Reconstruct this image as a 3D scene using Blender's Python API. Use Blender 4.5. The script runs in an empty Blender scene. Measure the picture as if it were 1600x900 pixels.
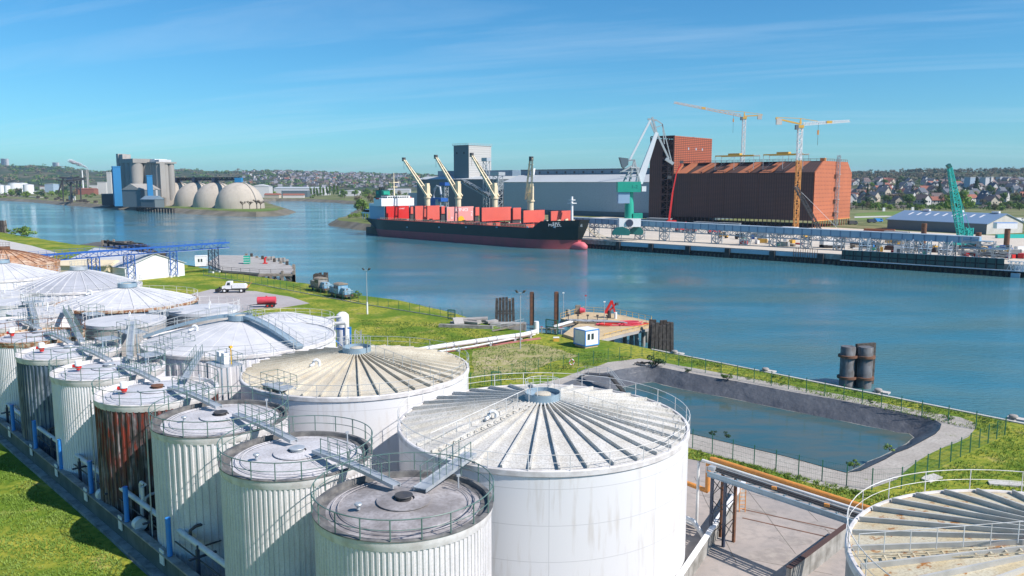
import bpy, math, random
from math import sin, cos, pi, radians, atan2, hypot, sqrt, tan
from mathutils import Vector, Matrix, noise
from mathutils.geometry import tessellate_polygon

random.seed(7)
sc = bpy.context.scene
COL = sc.collection

# ------------------------------------------------------------------ camera
F_PX, HOR, CAM_H = 1250.0, 285.0, 28.0
TH = math.atan((450 - HOR) / F_PX)
cam_d = bpy.data.cameras.new("camera")
cam = bpy.data.objects.new("camera", cam_d)
COL.objects.link(cam)
cam.location = (0, 0, CAM_H)
cam.rotation_euler = (pi / 2 - TH, 0, 0)
cam_d.sensor_width = 36
cam_d.lens = F_PX / 1600 * 36
cam_d.clip_start = 0.5
cam_d.clip_end = 30000
sc.camera = cam

# ------------------------------------------------------------------ light
SUN_EL = radians(44)
SUN_AZ = Vector((.875, -.485)).normalized()
sun_d = bpy.data.lights.new("sun", 'SUN')
sun_d.energy = 5.0
sun_d.angle = radians(.5)
sun_d.color = (1, .925, .875)
sun = bpy.data.objects.new("sun", sun_d)
COL.objects.link(sun)
sdir = Vector((SUN_AZ.x * cos(SUN_EL), SUN_AZ.y * cos(SUN_EL), sin(SUN_EL)))
sun.rotation_euler = sdir.to_track_quat('Z', 'Y').to_euler()
sun.location = (60, -40, 120)

w = bpy.data.worlds.new("World")
sc.world = w
w.use_nodes = True
nt = w.node_tree
nt.nodes.clear()
out = nt.nodes.new('ShaderNodeOutputWorld')
bg = nt.nodes.new('ShaderNodeBackground')
sky = nt.nodes.new('ShaderNodeTexSky')
sky.sky_type = 'NISHITA'
sky.sun_disc = False
sky.sun_elevation = SUN_EL
sky.sun_rotation = atan2(SUN_AZ.x, SUN_AZ.y)
sky.altitude = 0
sky.air_density = 1.0
sky.dust_density = .25
sky.ozone_density = 2.5
bg.inputs[1].default_value = .105
tc = nt.nodes.new('ShaderNodeTexCoord')
sep = nt.nodes.new('ShaderNodeSeparateXYZ')
nt.links.new(tc.outputs['Generated'], sep.inputs[0])
def mth(op, a, b=None, t=nt):
    n = t.nodes.new('ShaderNodeMath')
    n.operation = op
    for i, x in enumerate((a, b)):
        if x is None: continue
        if isinstance(x, (int, float)): n.inputs[i].default_value = x
        else: t.links.new(x, n.inputs[i])
    return n.outputs[0]
zz = mth('ADD', mth('MAXIMUM', sep.outputs[2], 0), .10)
cx = mth('DIVIDE', sep.outputs[0], zz)
cy = mth('DIVIDE', sep.outputs[1], zz)
com = nt.nodes.new('ShaderNodeCombineXYZ')
nt.links.new(mth('ADD', mth('MULTIPLY', cx, .30), mth('MULTIPLY', cy, .16)), com.inputs[0])
nt.links.new(mth('ADD', mth('MULTIPLY', cy, 1.5), mth('MULTIPLY', cx, .5)), com.inputs[1])
no = nt.nodes.new('ShaderNodeTexNoise')
no.inputs['Scale'].default_value = 1.0
no.inputs['Detail'].default_value = 9
no.inputs['Roughness'].default_value = .62
no.inputs['Distortion'].default_value = .7
nt.links.new(com.outputs[0], no.inputs['Vector'])
rmp = nt.nodes.new('ShaderNodeValToRGB')
rmp.color_ramp.elements[0].position = .48
rmp.color_ramp.elements[1].position = .95
nt.links.new(no.outputs[0], rmp.inputs[0])
hs = nt.nodes.new('ShaderNodeHueSaturation')
hs.inputs['Hue'].default_value = .5
hs.inputs['Saturation'].default_value = 1.06
hs.inputs['Value'].default_value = .82
wb = nt.nodes.new('ShaderNodeMix')
wb.data_type = 'RGBA'
wb.blend_type = 'MULTIPLY'
wb.inputs[0].default_value = 1.0
wb.inputs[7].default_value = (.53, .985, 1.24, 1)
nt.links.new(sky.outputs[0], wb.inputs[6])
nt.links.new(wb.outputs[2], hs.inputs['Color'])
mx = nt.nodes.new('ShaderNodeMix')
mx.data_type = 'RGBA'
nt.links.new(mth('MULTIPLY', rmp.outputs[0], .34), mx.inputs[0])
nt.links.new(hs.outputs[0], mx.inputs[6])
mx.inputs[7].default_value = (6.6, 7.6, 8.6, 1)
nt.links.new(mx.outputs[2], bg.inputs[0])
nt.links.new(bg.outputs[0], out.inputs[0])

vs = sc.view_settings
vs.view_transform = 'Standard'
vs.look = 'None'
vs.exposure = 0.33
vs.gamma = 1
vs.use_curve_mapping = False
sc.cycles.max_bounces = 6
sc.cycles.volume_bounces = 0

# ------------------------------------------------------------------ survey helpers (points on known planes)
_c, _s = cos(TH), sin(TH)
def ray(px, py):
    a = (px - 800) / F_PX; b = (450 - py) / F_PX
    return Vector((a, _c + b * _s, -_s + b * _c))
def G(px, py, z=0.0):
    r = ray(px, py); t = (z - CAM_H) / r.z
    return Vector((r.x * t, r.y * t, z))
def PD(px, py, D):
    r = ray(px, py); t = D / r.y
    return Vector((r.x * t, D, CAM_H + r.z * t))
# far quay frame: a along the quay (to the right), b inland
QO = Vector((39.2, 390.9)); QU = Vector((.748, -.664)); QV = Vector((.664, .748)); QROT = atan2(QU.y, QU.x)
def FQ(a, b, z=0.0):
    p = QO + QU * a + QV * b
    return Vector((p.x, p.y, z))
def Pb(px, py, b):
    r = ray(px, py); d = Vector((r.x, r.y)); t = (b + QO.dot(QV)) / d.dot(QV)
    p = d * t - QO
    return Vector((p.dot(QU), b, CAM_H + r.z * t))
def Pa(px, py, a):
    r = ray(px, py); d = Vector((r.x, r.y)); t = (a + QO.dot(QU)) / d.dot(QU)
    p = d * t - QO
    return Vector((a, p.dot(QV), CAM_H + r.z * t))

# ------------------------------------------------------------------ mesh builder
class MB:
    def __init__(self): self.v = []; self.f = []
    def add(self, vs, fs):
        o = len(self.v); self.v += [tuple(x) for x in vs]; self.f += [[i + o for i in q] for q in fs]; return self
    def box(self, c, s, rz=0.0):
        x, y, z = (k / 2 for k in s); co, si = cos(rz), sin(rz); vs = []
        for dz in (-z, z):
            for dx, dy in ((-x, -y), (x, -y), (x, y), (-x, y)):
                vs.append((c[0] + dx * co - dy * si, c[1] + dx * si + dy * co, c[2] + dz))
        return self.add(vs, [(3, 2, 1, 0), (4, 5, 6, 7), (0, 1, 5, 4), (1, 2, 6, 5), (2, 3, 7, 6), (3, 0, 4, 7)])
    def bx(self, x0, x1, y0, y1, z0, z1):
        return self.box(((x0 + x1) / 2, (y0 + y1) / 2, (z0 + z1) / 2), (x1 - x0, y1 - y0, z1 - z0))
    def _fr(self, p, q):
        d = (Vector(q) - Vector(p)); L = d.length; d = d / max(L, 1e-9)
        up = Vector((0, 0, 1)) if abs(d.z) < .95 else Vector((1, 0, 0))
        s = d.cross(up).normalized(); u = s.cross(d).normalized()
        return d, s, u
    def bar(self, p, q, w, h=None, w2=None, h2=None):
        h = h or w; w2 = w2 or w; h2 = h2 or h
        p = Vector(p); q = Vector(q); d, s, u = self._fr(p, q); vs = []
        for c, ww, hh in ((p, w / 2, h / 2), (q, w2 / 2, h2 / 2)):
            vs += [c - s * ww - u * hh, c + s * ww - u * hh, c + s * ww + u * hh, c - s * ww + u * hh]
        return self.add(vs, [(0, 1, 2, 3), (7, 6, 5, 4), (1, 0, 4, 5), (2, 1, 5, 6), (3, 2, 6, 7), (0, 3, 7, 4)])
    def tube(self, pts, r, n=6, closed=False):
        pts = [Vector(p) for p in pts]; m = len(pts); o = len(self.v)
        for i, p in enumerate(pts):
            a = pts[i - 1] if (i or closed) else p; b = pts[(i + 1) % m] if (i < m - 1 or closed) else p
            d, s, u = self._fr(a, b); rr = r[i] if isinstance(r, (list, tuple)) else r
            for k in range(n):
                t = 2 * pi * k / n; self.v.append(tuple(p + s * cos(t) * rr + u * sin(t) * rr))
        for i in range(m if closed else m - 1):
            j = (i + 1) % m
            for k in range(n):
                l = (k + 1) % n; self.f.append([o + i * n + k, o + i * n + l, o + j * n + l, o + j * n + k])
        if not closed:
            self.f.append([o + k for k in range(n)][::-1]); self.f.append([o + (m - 1) * n + k for k in range(n)])
        return self
    def cyl(self, p, q, r, r2=None, n=12): return self.tube([p, q], [r, r if r2 is None else r2], n)
    def lathe(self, prof, n=32, c=(0, 0), a0=0.0, a1=2 * pi):
        full = abs(a1 - a0 - 2 * pi) < 1e-6; m = n if full else n + 1; o = len(self.v); k = len(prof)
        for i in range(m):
            t = a0 + (a1 - a0) * i / n
            for r, z in prof: self.v.append((c[0] + r * cos(t), c[1] + r * sin(t), z))
        for i in range(n):
            j = (i + 1) % m
            for l in range(k - 1):
                self.f.append([o + i * k + l, o + j * k + l, o + j * k + l + 1, o + i * k + l + 1])
        return self
    def prism(self, pts, z0, z1):
        n = len(pts); o = len(self.v)
        A = sum(pts[i][0] * pts[(i + 1) % n][1] - pts[(i + 1) % n][0] * pts[i][1] for i in range(n))
        if A < 0: pts = pts[::-1]
        self.v += [(p[0], p[1], z0) for p in pts] + [(p[0], p[1], z1) for p in pts]
        self.f.append([o + i for i in range(n)][::-1]); self.f.append([o + n + i for i in range(n)])
        for i in range(n):
            j = (i + 1) % n; self.f.append([o + i, o + j, o + n + j, o + n + i])
        return self
    def vprism(self, prof, x0, x1):
        """profile in (y,z) swept along x"""
        n = len(prof); vs = [(x0, p[0], p[1]) for p in prof] + [(x1, p[0], p[1]) for p in prof]
        fs = [list(range(n))[::-1], [n + i for i in range(n)]] + [[i, (i + 1) % n, n + (i + 1) % n, n + i] for i in range(n)]
        return self.add(vs, fs)
    def xprism(self, prof, y0, y1):
        n = len(prof); vs = [(p[0], y0, p[1]) for p in prof] + [(p[0], y1, p[1]) for p in prof]
        fs = [list(range(n)), [n + i for i in range(n)][::-1]] + [[(i + 1) % n, i, n + i, n + (i + 1) % n] for i in range(n)]
        return self.add(vs, fs)
    def quad(self, a, b, c, d): return self.add([a, b, c, d], [(0, 1, 2, 3)])
    def lattice(self, p, q, w, h, n, r, w2=None, h2=None, k=4):
        """box truss from p to q: four chords and zig-zag webs"""
        p = Vector(p); q = Vector(q); d, s, u = self._fr(p, q); w2 = w2 or w; h2 = h2 or h
        cor = [(-1, -1), (1, -1), (1, 1), (-1, 1)] if k == 4 else [(-1, -1), (1, -1), (0, 1)]
        st = []
        for i in range(n + 1):
            t = i / n; c = p.lerp(q, t); ww = (w + (w2 - w) * t) / 2; hh = (h + (h2 - h) * t) / 2
            st.append([c + s * ww * x + u * hh * y for x, y in cor])
        m = len(cor)
        for j in range(m): self.bar(st[0][j], st[-1][j], r * 1.5)
        for i in range(n):
            for j in range(m):
                l = (j + 1) % m
                a, b = (st[i][j], st[i + 1][l]) if (i + j) % 2 else (st[i][l], st[i + 1][j])
                self.bar(a, b, r)
                if i: self.bar(st[i][j], st[i][l], r)
        return self
    def build(self, name, mat, parent=None, smooth=False, ang=35):
        me = bpy.data.meshes.new(name); me.from_pydata(self.v, [], self.f); me.materials.append(mat)
        if smooth:
            me.polygons.foreach_set('use_smooth', [True] * len(me.polygons))
            me.set_sharp_from_angle(angle=radians(ang))
        me.update()
        o = bpy.data.objects.new(name, me); COL.objects.link(o)
        if parent: o.parent = parent
        return o

def tag(o, label=None, cat=None, group=None, kind=None):
    if label: o['label'] = label
    if cat: o['category'] = cat
    if group: o['group'] = group
    if kind: o['kind'] = kind
    return o
def thing(name, label, cat, loc=(0, 0, 0), rz=0.0, group=None):
    o = bpy.data.objects.new(name, None); COL.objects.link(o)
    o.location = loc; o.rotation_euler = (0, 0, rz); o.empty_display_size = .5
    return tag(o, label, cat, group)
def struct(o): o['kind'] = 'structure'; return o
KIDS = {}
def kids(o): return [c for c in ALLP.get(o.name, [])]
def copy_tree(o, loc=None, rz=None, label=None, scale=None, parent=None):
    c = o.copy(); COL.objects.link(c)
    if parent: c.parent = parent
    if loc is not None: c.location = loc
    if rz is not None: c.rotation_euler = (0, 0, rz)
    if scale is not None: c.scale = scale if hasattr(scale, '__len__') else (scale,) * 3
    if label: c['label'] = label
    for ch in o.children:
        copy_tree(ch, parent=c)
    return c
def text(name, s, size, mat, parent, loc, rot, sx=1.0, ext=.01):
    cu = bpy.data.curves.new(name, 'FONT'); cu.body = s; cu.size = size; cu.extrude = ext
    cu.align_x = 'CENTER'; cu.align_y = 'CENTER'
    t = bpy.data.objects.new(name, cu); COL.objects.link(t)
    bpy.context.view_layer.update()
    me = bpy.data.meshes.new_from_object(t.evaluated_get(bpy.context.evaluated_depsgraph_get()))
    bpy.data.objects.remove(t)
    me.materials.clear(); me.materials.append(mat)
    o = bpy.data.objects.new(name, me); COL.objects.link(o)
    o.parent = parent; o.location = loc; o.rotation_euler = rot; o.scale = (sx, 1, 1)
    return o

# ------------------------------------------------------------------ materials
MATS = {}
def rgb(c): return (c[0], c[1], c[2], 1)
def mat(name, col, rough=.7, metal=0.0, col2=None, amt=.5, scale=1.0, det=5, lo=.4, hi=.65, streak=None, st_amt=.6, st_scale=3.0,
        st_lo=.5, st_hi=.75, st_z=.12, rust=None, r_lo=.6, r_hi=.7, r_scale=1.5, bump=0.0, b_scale=8.0, b_dist=.03, spec=.5, brick=None, fine=None, top_rust=None, stretch=None, dots=None):
    m = bpy.data.materials.new(name); m.use_nodes = True; t = m.node_tree; N = t.nodes; Lk = t.links
    p = N['Principled BSDF']; p.inputs['Roughness'].default_value = rough; p.inputs['Metallic'].default_value = metal
    p.inputs['Specular IOR Level'].default_value = spec
    tc = N.new('ShaderNodeTexCoord'); cur = None
    def nz(sc_, det_, mp=None, rg=.55):
        n = N.new('ShaderNodeTexNoise'); n.inputs['Scale'].default_value = sc_; n.inputs['Detail'].default_value = det_; n.inputs['Roughness'].default_value = rg
        if mp:
            q = N.new('ShaderNodeMapping'); q.inputs['Scale'].default_value = mp; Lk.new(tc.outputs['Object'], q.inputs[0]); Lk.new(q.outputs[0], n.inputs[0])
        else: Lk.new(tc.outputs['Object'], n.inputs[0])
        return n.outputs[0]
    def ramp(x, a, b, amt_):
        r = N.new('ShaderNodeMapRange'); r.inputs[1].default_value = a; r.inputs[2].default_value = b; r.inputs[3].default_value = 0; r.inputs[4].default_value = amt_
        r.clamp = True; Lk.new(x, r.inputs[0]); return r.outputs[0]
    def mixc(base, fac, c):
        n = N.new('ShaderNodeMix'); n.data_type = 'RGBA'
        Lk.new(fac, n.inputs[0])
        if base is None: n.inputs[6].default_value = rgb(col)
        else: Lk.new(base, n.inputs[6])
        n.inputs[7].default_value = rgb(c); return n.outputs[2]
    if col2: cur = mixc(cur, ramp(nz(scale, det, stretch), lo, hi, amt), col2)
    if fine: cur = mixc(cur, ramp(nz(fine[1], 3), .45, .62, fine[2]), fine[0])
    if streak: cur = mixc(cur, ramp(nz(st_scale, 4, (1, 1, st_z)), st_lo, st_hi, st_amt), streak)
    if rust: cur = mixc(cur, ramp(nz(r_scale, 8, None, .68), r_lo, r_hi, 1), rust)
    if top_rust:
        c_, z0, z1 = top_rust
        s_ = N.new('ShaderNodeSeparateXYZ'); Lk.new(tc.outputs['Object'], s_.inputs[0])
        g = ramp(s_.outputs[2], z0, z1, 1); a = N.new('ShaderNodeMath'); a.operation = 'MULTIPLY'
        Lk.new(g, a.inputs[0]); Lk.new(ramp(nz(2.2, 8, (1, 1, .22), .65), .46, .58, 1), a.inputs[1]); cur = mixc(cur, a.outputs[0], c_)
    if brick:
        bc, bw, bh, ms, ax = brick   # mortar colour, width, height, mortar, axis
        s_ = N.new('ShaderNodeSeparateXYZ'); Lk.new(tc.outputs['Object'], s_.inputs[0])
        q = N.new('ShaderNodeCombineXYZ'); Lk.new(s_.outputs[ax], q.inputs[0]); Lk.new(s_.outputs[2], q.inputs[1])
        b = N.new('ShaderNodeTexBrick'); b.offset = 0.0; b.inputs['Scale'].default_value = 1; b.inputs['Mortar Size'].default_value = ms
        b.inputs['Brick Width'].default_value = bw; b.inputs['Row Height'].default_value = bh; b.inputs['Mortar Smooth'].default_value = .1
        Lk.new(q.outputs[0], b.inputs[0]); cur = mixc(cur, b.outputs['Fac'], bc)
    if dots:
        dc, sp_, rd_ = dots; s_ = N.new('ShaderNodeSeparateXYZ'); Lk.new(tc.outputs['Object'], s_.inputs[0])
        def fr(o_):
            x_ = mth('DIVIDE', o_, sp_, t); x_ = mth('FRACT', x_, None, t); return mth('ABSOLUTE', mth('SUBTRACT', x_, .5, t), None, t)
        fy_, fz_ = fr(s_.outputs[1]), fr(s_.outputs[2]); dd_ = mth('SQRT', mth('ADD', mth('MULTIPLY', fy_, fy_, t), mth('MULTIPLY', fz_, fz_, t), t), None, t)
        cur = mixc(cur, mth('LESS_THAN', dd_, rd_, t), dc)
    if cur is None: p.inputs['Base Color'].default_value = rgb(col)
    else: Lk.new(cur, p.inputs['Base Color'])
    if bump:
        bn = N.new('ShaderNodeBump'); bn.inputs['Strength'].default_value = bump; bn.inputs['Distance'].default_value = b_dist
        Lk.new(nz(b_scale, 5), bn.inputs['Height']); Lk.new(bn.outputs[0], p.inputs['Normal'])
    return m
M = {}
def DM(k, *a, **kw): M[k] = mat(k, *a, **kw); return M[k]
DM('white_cladding', (.72, .70, .70), .5, col2=(.56, .55, .55), amt=.5, scale=.5, streak=(.42, .42, .41), st_amt=.5, st_scale=2.6, fine=((.5, .48, .42), 9, .35))
DM('white_clean', (.78, .77, .78), .45, col2=(.64, .63, .64), amt=.5, scale=.4, streak=(.56, .56, .53), st_amt=.55)
DM('white_smooth', (.73, .73, .73), .42, col2=(.73, .73, .72), amt=.6, scale=.25, streak=(.52, .48, .42), st_amt=.6, st_scale=2.2, st_lo=.54, rust=(.45, .36, .27), r_lo=.74, r_hi=.8, r_scale=2.5, brick=((.55, .55, .55), 7.0, 2.35, .02, 0))
DM('blue_cladding', (.09, .14, .20), .45, col2=(.03, .05, .075), amt=.7, scale=.5, streak=(.55, .58, .6), st_amt=.5)
DM('dark_cladding', (.24, .22, .22), .6, col2=(.06, .05, .055), amt=.95, scale=1.1, streak=(.035, .028, .028), st_amt=.95, st_scale=3, st_lo=.40, st_hi=.52, top_rust=((.20, .028, .014), 1.0, 8.0))
DM('roof_pale', (.60, .61, .64), .6, col2=(.42, .42, .44), amt=.6, scale=.6, fine=((.33, .32, .30), 7, .3))
DM('roof_grey', (.60, .59, .60), .65, col2=(.42, .41, .41), amt=.6, scale=.7, fine=((.28, .26, .23), 6, .35))
DM('roof_dark', (.42, .40, .40), .7, col2=(.19, .175, .17), amt=.85, scale=.55, fine=((.16, .14, .13), 5, .4))
DM('roof_cream', (.60, .56, .46), .7, col2=(.42, .37, .28), amt=.7, scale=.4, fine=((.36, .31, .22), 11, .55), rust=(.42, .26, .10), r_lo=.69, r_hi=.78)
DM('roof_speck', (.62, .61, .57), .7, col2=(.50, .48, .42), amt=.8, scale=.6, fine=((.33, .31, .27), 9, .6))
DM('roof_yellowed', (.64, .59, .44), .7, col2=(.58, .47, .27), amt=.9, scale=.45, fine=((.38, .31, .2), 9, .5), rust=(.36, .15, .035), r_lo=.565, r_hi=.63, r_scale=1.6)
DM('roof_white', (.60, .60, .61), .55, col2=(.44, .45, .47), amt=.7, scale=.5, fine=((.55, .54, .5), 8, .25))
DM('roof_metal', (.42, .43, .46), .5, col2=(.30, .31, .33), amt=.6, scale=.3)
DM('roof_rusty', (.42, .20, .09), .8, col2=(.60, .46, .34), amt=.9, scale=.5, rust=(.20, .07, .03), r_lo=.5, r_hi=.62)
DM('rim_dark', (.10, .10, .10), .7, col2=(.25, .24, .22), amt=.7, scale=1.5)
DM('rim_white', (.70, .68, .66), .6, col2=(.45, .42, .39), amt=.7, scale=1.2)
DM('rim_rust', (.50, .40, .28), .8, col2=(.25, .09, .03), amt=.9, scale=2, lo=.45, hi=.55)
DM('rail_green', (.07, .15, .13), .5, col2=(.20, .25, .23), amt=.6, scale=1)
DM('rail_grey', (.42, .45, .45), .5, col2=(.3, .32, .32), amt=.6, scale=1)
DM('rail_white', (.72, .72, .70), .5, col2=(.45, .40, .34), amt=.6, scale=1)
DM('galv', (.48, .51, .53), .45, .3, col2=(.30, .34, .36), amt=.6, scale=1.2)
DM('galv_blue', (.30, .40, .47), .45, .2, col2=(.22, .3, .35), amt=.6, scale=1)
DM('steel_dark', (.05, .05, .055), .6, col2=(.10, .09, .08), amt=.6, scale=2)
DM('steel_navy', (.03, .045, .08), .5, col2=(.06, .07, .10), amt=.5, scale=2)
DM('steel_blue', (.02, .10, .38), .5, col2=(.04, .14, .42), amt=.5, scale=1)
DM('bright_blue', (.03, .25, .70), .45, col2=(.04, .2, .5), amt=.4, scale=3)
DM('red', (.60, .02, .015), .45, col2=(.42, .02, .02), amt=.5, scale=3)
DM('pink_red', (.62, .06, .10), .5, col2=(.5, .05, .07), amt=.6, scale=1.5)
DM('orange', (.75, .30, .06), .6, col2=(.55, .24, .07), amt=.7, scale=1.2, fine=((.45, .2, .06), 5, .4))
DM('yellow', (.80, .45, .03), .5)
DM('white', (.80, .80, .79), .5, col2=(.66, .66, .64), amt=.5, scale=2)
DM('black', (.02, .02, .022), .6)
DM('tyre', (.025, .025, .025), .85)
DM('glass', (.03, .05, .06), .08)
DM('rusty_steel', (.20, .09, .045), .8, col2=(.10, .05, .035), amt=.8, scale=1.5)
DM('pipe_white', (.72, .72, .70), .5, col2=(.5, .49, .46), amt=.6, scale=.8)
DM('pipe_grey', (.35, .37, .38), .5, col2=(.25, .26, .27), amt=.6, scale=1)
DM('rib_grey', (.55, .54, .49), .7, col2=(.36, .36, .33), amt=.7, scale=1)
DM('concrete', (.42, .40, .37), .85, col2=(.30, .28, .26), amt=.7, scale=.4, fine=((.25, .23, .21), 4, .3), bump=.3)
DM('concrete_pale', (.55, .53, .49), .85, col2=(.42, .40, .36), amt=.6, scale=.3, fine=((.36, .34, .3), 3, .3))
DM('concrete_stain', (.36, .35, .32), .85, col2=(.16, .15, .13), amt=.8, scale=.8, streak=(.08, .08, .07), st_amt=.7, st_scale=1.5)
DM('wall_green', (.07, .10, .095), .8, col2=(.14, .16, .15), amt=.7, scale=.8, streak=(.05, .07, .06), st_amt=.7)
DM('yard', (.40, .35, .31), .9, col2=(.30, .27, .25), amt=.8, scale=.16, fine=((.27, .25, .23), 1.3, .5), bump=.2, rust=(.22, .2, .18), r_lo=.60, r_hi=.7, r_scale=.35)
DM('farm_floor', (.20, .20, .19), .9, col2=(.30, .29, .27), amt=.7, scale=.4, fine=((.12, .12, .11), 2, .4))
DM('pad', (.42, .39, .38), .9, col2=(.34, .31, .3), amt=.7, scale=.15, fine=((.3, .28, .27), 1, .3))
DM('gravel', (.36, .33, .29), .95, col2=(.46, .43, .38), amt=.7, scale=.3, fine=((.24, .22, .19), 3, .5), rust=(.14, .17, .05), r_lo=.64, r_hi=.68, r_scale=.5, bump=.4)
DM('timber', (.05, .042, .036), .9, col2=(.13, .11, .09), amt=.7, scale=2, streak=(.02, .018, .016), st_amt=.6)
DM('timber_pale', (.28, .24, .19), .9, col2=(.16, .13, .10), amt=.8, scale=1.2)
DM('deck_tan', (.58, .44, .25), .85, col2=(.44, .35, .22), amt=.7, scale=.5, fine=((.3, .22, .14), 3, .4))
DM('liner', (.085, .09, .10), .42, col2=(.12, .13, .14), amt=.5, scale=.2, bump=.7, b_scale=.45, b_dist=.6, spec=.6, streak=(.17, .18, .20), st_amt=.3, st_scale=1.2)
DM('green_paint', (.02, .36, .24), .5, col2=(.015, .28, .2), amt=.5, scale=.4)
DM('green_dark', (.01, .12, .11), .5)
DM('fence_green', (.02, .13, .08), .5)
DM('cream', (.72, .62, .42), .6, col2=(.6, .5, .33), amt=.5, scale=.5)
DM('hatch_red', (.66, .12, .085), .55, col2=(.56, .10, .075), amt=.6, scale=.15)
DM('hatch_strong', (.58, .02, .015), .5, col2=(.52, .02, .015), amt=.5, scale=.2)
DM('hull_black', (.010, .016, .015), .45, col2=(.02, .026, .025), amt=.5, scale=.1)
DM('hull_red', (.40, .075, .085), .6, col2=(.30, .07, .07), amt=.7, scale=.15, streak=(.22, .08, .07), st_amt=.4, st_scale=.4)
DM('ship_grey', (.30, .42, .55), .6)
DM('rust_clad', (.43, .135, .06), .75, col2=(.52, .16, .07), amt=.7, scale=.06, brick=((.42, .12, .05), 9.5, 40, .14, 1), dots=((.20, .06, .035), 2.5, .17))
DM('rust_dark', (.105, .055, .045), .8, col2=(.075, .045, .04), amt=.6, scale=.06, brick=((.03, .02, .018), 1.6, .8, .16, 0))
DM('rust_tower', (.40, .115, .05), .8, col2=(.45, .12, .05), amt=.6, scale=.1, brick=((.13, .04, .025), 3.0, 1.25, .3, 1))
DM('rust_plain', (.42, .145, .065), .8, col2=(.38, .13, .06), amt=.7, scale=.1)
DM('rust_brown', (.07, .04, .035), .85, col2=(.12, .06, .045), amt=.6, scale=.1)
DM('grey_clad', (.42, .50, .55), .55, col2=(.36, .44, .49), amt=.5, scale=.02, brick=((.38, .44, .48), 13.0, 60.0, .14, 0), fine=((.20, .25, .29), .9, .25))
DM('slate_clad', (.12, .16, .18), .6, col2=(.10, .13, .15), amt=.5, scale=.03)
DM('slate_light', (.17, .24, .30), .6, brick=((.08, .12, .15), 9.0, 30.0, .12, 0))
DM('roof_grey_sheet', (.46, .49, .50), .6, col2=(.40, .43, .44), amt=.5, scale=.04)
DM('tower_dark', (.12, .17, .20), .6)
DM('tower_slats', (.47, .46, .43), .6, brick=((.36, .36, .34), 30, 2.2, .25, 1))
DM('crane_white', (.70, .72, .72), .5)
DM('crane_salmon', (.72, .46, .30), .5)
DM('crane_yellow', (.70, .40, .06), .5)
DM('crane_orange', (.62, .28, .07), .5)
DM('teal', (.02, .42, .36), .5)
DM('blue_roof', (.17, .26, .38), .5, col2=(.14, .22, .33), amt=.4, scale=.05)
DM('gallery_blue', (.20, .36, .50), .5, col2=(.14, .28, .42), amt=.5, scale=.15, brick=((.08, .18, .30), 4.0, 10, .3, 0))
DM('quay_deck', (.60, .53, .43), .9, col2=(.46, .41, .34), amt=.7, scale=.05, fine=((.40, .36, .30), .5, .35))
DM('quay_wall', (.035, .034, .034), .85, col2=(.07, .065, .06), amt=.6, scale=.5, streak=(.02, .02, .02), st_amt=.6)
DM('panel_blue', (.36, .46, .55), .6, col2=(.28, .36, .42), amt=.5, scale=.2)
DM('screen_green', (.05, .10, .09), .7, brick=((.015, .02, .02), 3.2, 30, .25, 0))
DM('silo_concrete', (.34, .325, .295), .9, col2=(.27, .255, .235), amt=.6, scale=.05, streak=(.24, .23, .21), st_amt=.5, st_scale=.25)
DM('dome_concrete', (.47, .42, .35), .9, col2=(.38, .34, .28), amt=.6, scale=.06, streak=(.28, .25, .21), st_amt=.55, st_scale=.22)
DM('blue_clad', (.02, .19, .40), .6)
DM('roof_tile_red', (.30, .11, .07), .85, col2=(.22, .09, .06), amt=.6, scale=.6)
DM('roof_tile_brown', (.16, .12, .11), .85, col2=(.11, .085, .08), amt=.6, scale=.6)
DM('roof_slate', (.10, .115, .14), .8, col2=(.07, .08, .10), amt=.6, scale=.6)
DM('render_white', (.58, .56, .53), .8, col2=(.6, .58, .53), amt=.5, scale=.5)
DM('render_cream', (.50, .44, .35), .8, col2=(.5, .43, .33), amt=.5, scale=.5)
DM('far_wall', (.55, .55, .55), .8)
DM('bark', (.10, .075, .055), .95)
DM('rock', (.28, .26, .24), .95, col2=(.42, .39, .35), amt=.7, scale=.6, bump=.6)
DM('sand', (.52, .44, .33), .95, col2=(.42, .36, .28), amt=.6, scale=.4)
DM('mud', (.10, .085, .065), .6, col2=(.17, .15, .11), amt=.6, scale=.3)
DM('smoke', (.9, .9, .9), 1)
def leaf(k, c, c2, sc_=.35):
    return DM(k, c, .8, col2=c2, amt=1.0, scale=sc_, lo=.42, hi=.6, spec=.2)
leaf('leaf_green', (.08, .15, .03), (.14, .22, .05))
leaf('leaf_spring', (.16, .26, .04), (.24, .33, .07))
leaf('leaf_dark', (.03, .07, .035), (.055, .10, .045))
leaf('leaf_blossom', (.46, .38, .37), (.32, .30, .23))
leaf('leaf_brown', (.22, .17, .11), (.15, .16, .08))
DM('grass', (.13, .205, .022), .95, col2=(.36, .34, .05), amt=.95, scale=.11, det=8, lo=.42, hi=.6, fine=((.075, .15, .015), 1.3, .75), rust=(.36, .31, .13), r_lo=.58, r_hi=.70, r_scale=.22, bump=.8, b_scale=4, b_dist=.15, spec=.1)
DM('far_ground', (.15, .18, .06), .95, col2=(.27, .24, .15), amt=.8, scale=.012, fine=((.05, .08, .025), .05, .6), spec=.1)
DM('hill_wood', (.05, .085, .03), .95, col2=(.13, .12, .065), amt=.95, scale=.006, det=9, lo=.44, hi=.56, fine=((.018, .035, .02), .02, .85), rust=(.20, .19, .12), r_lo=.60, r_hi=.66, r_scale=.005, spec=.1)

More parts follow.
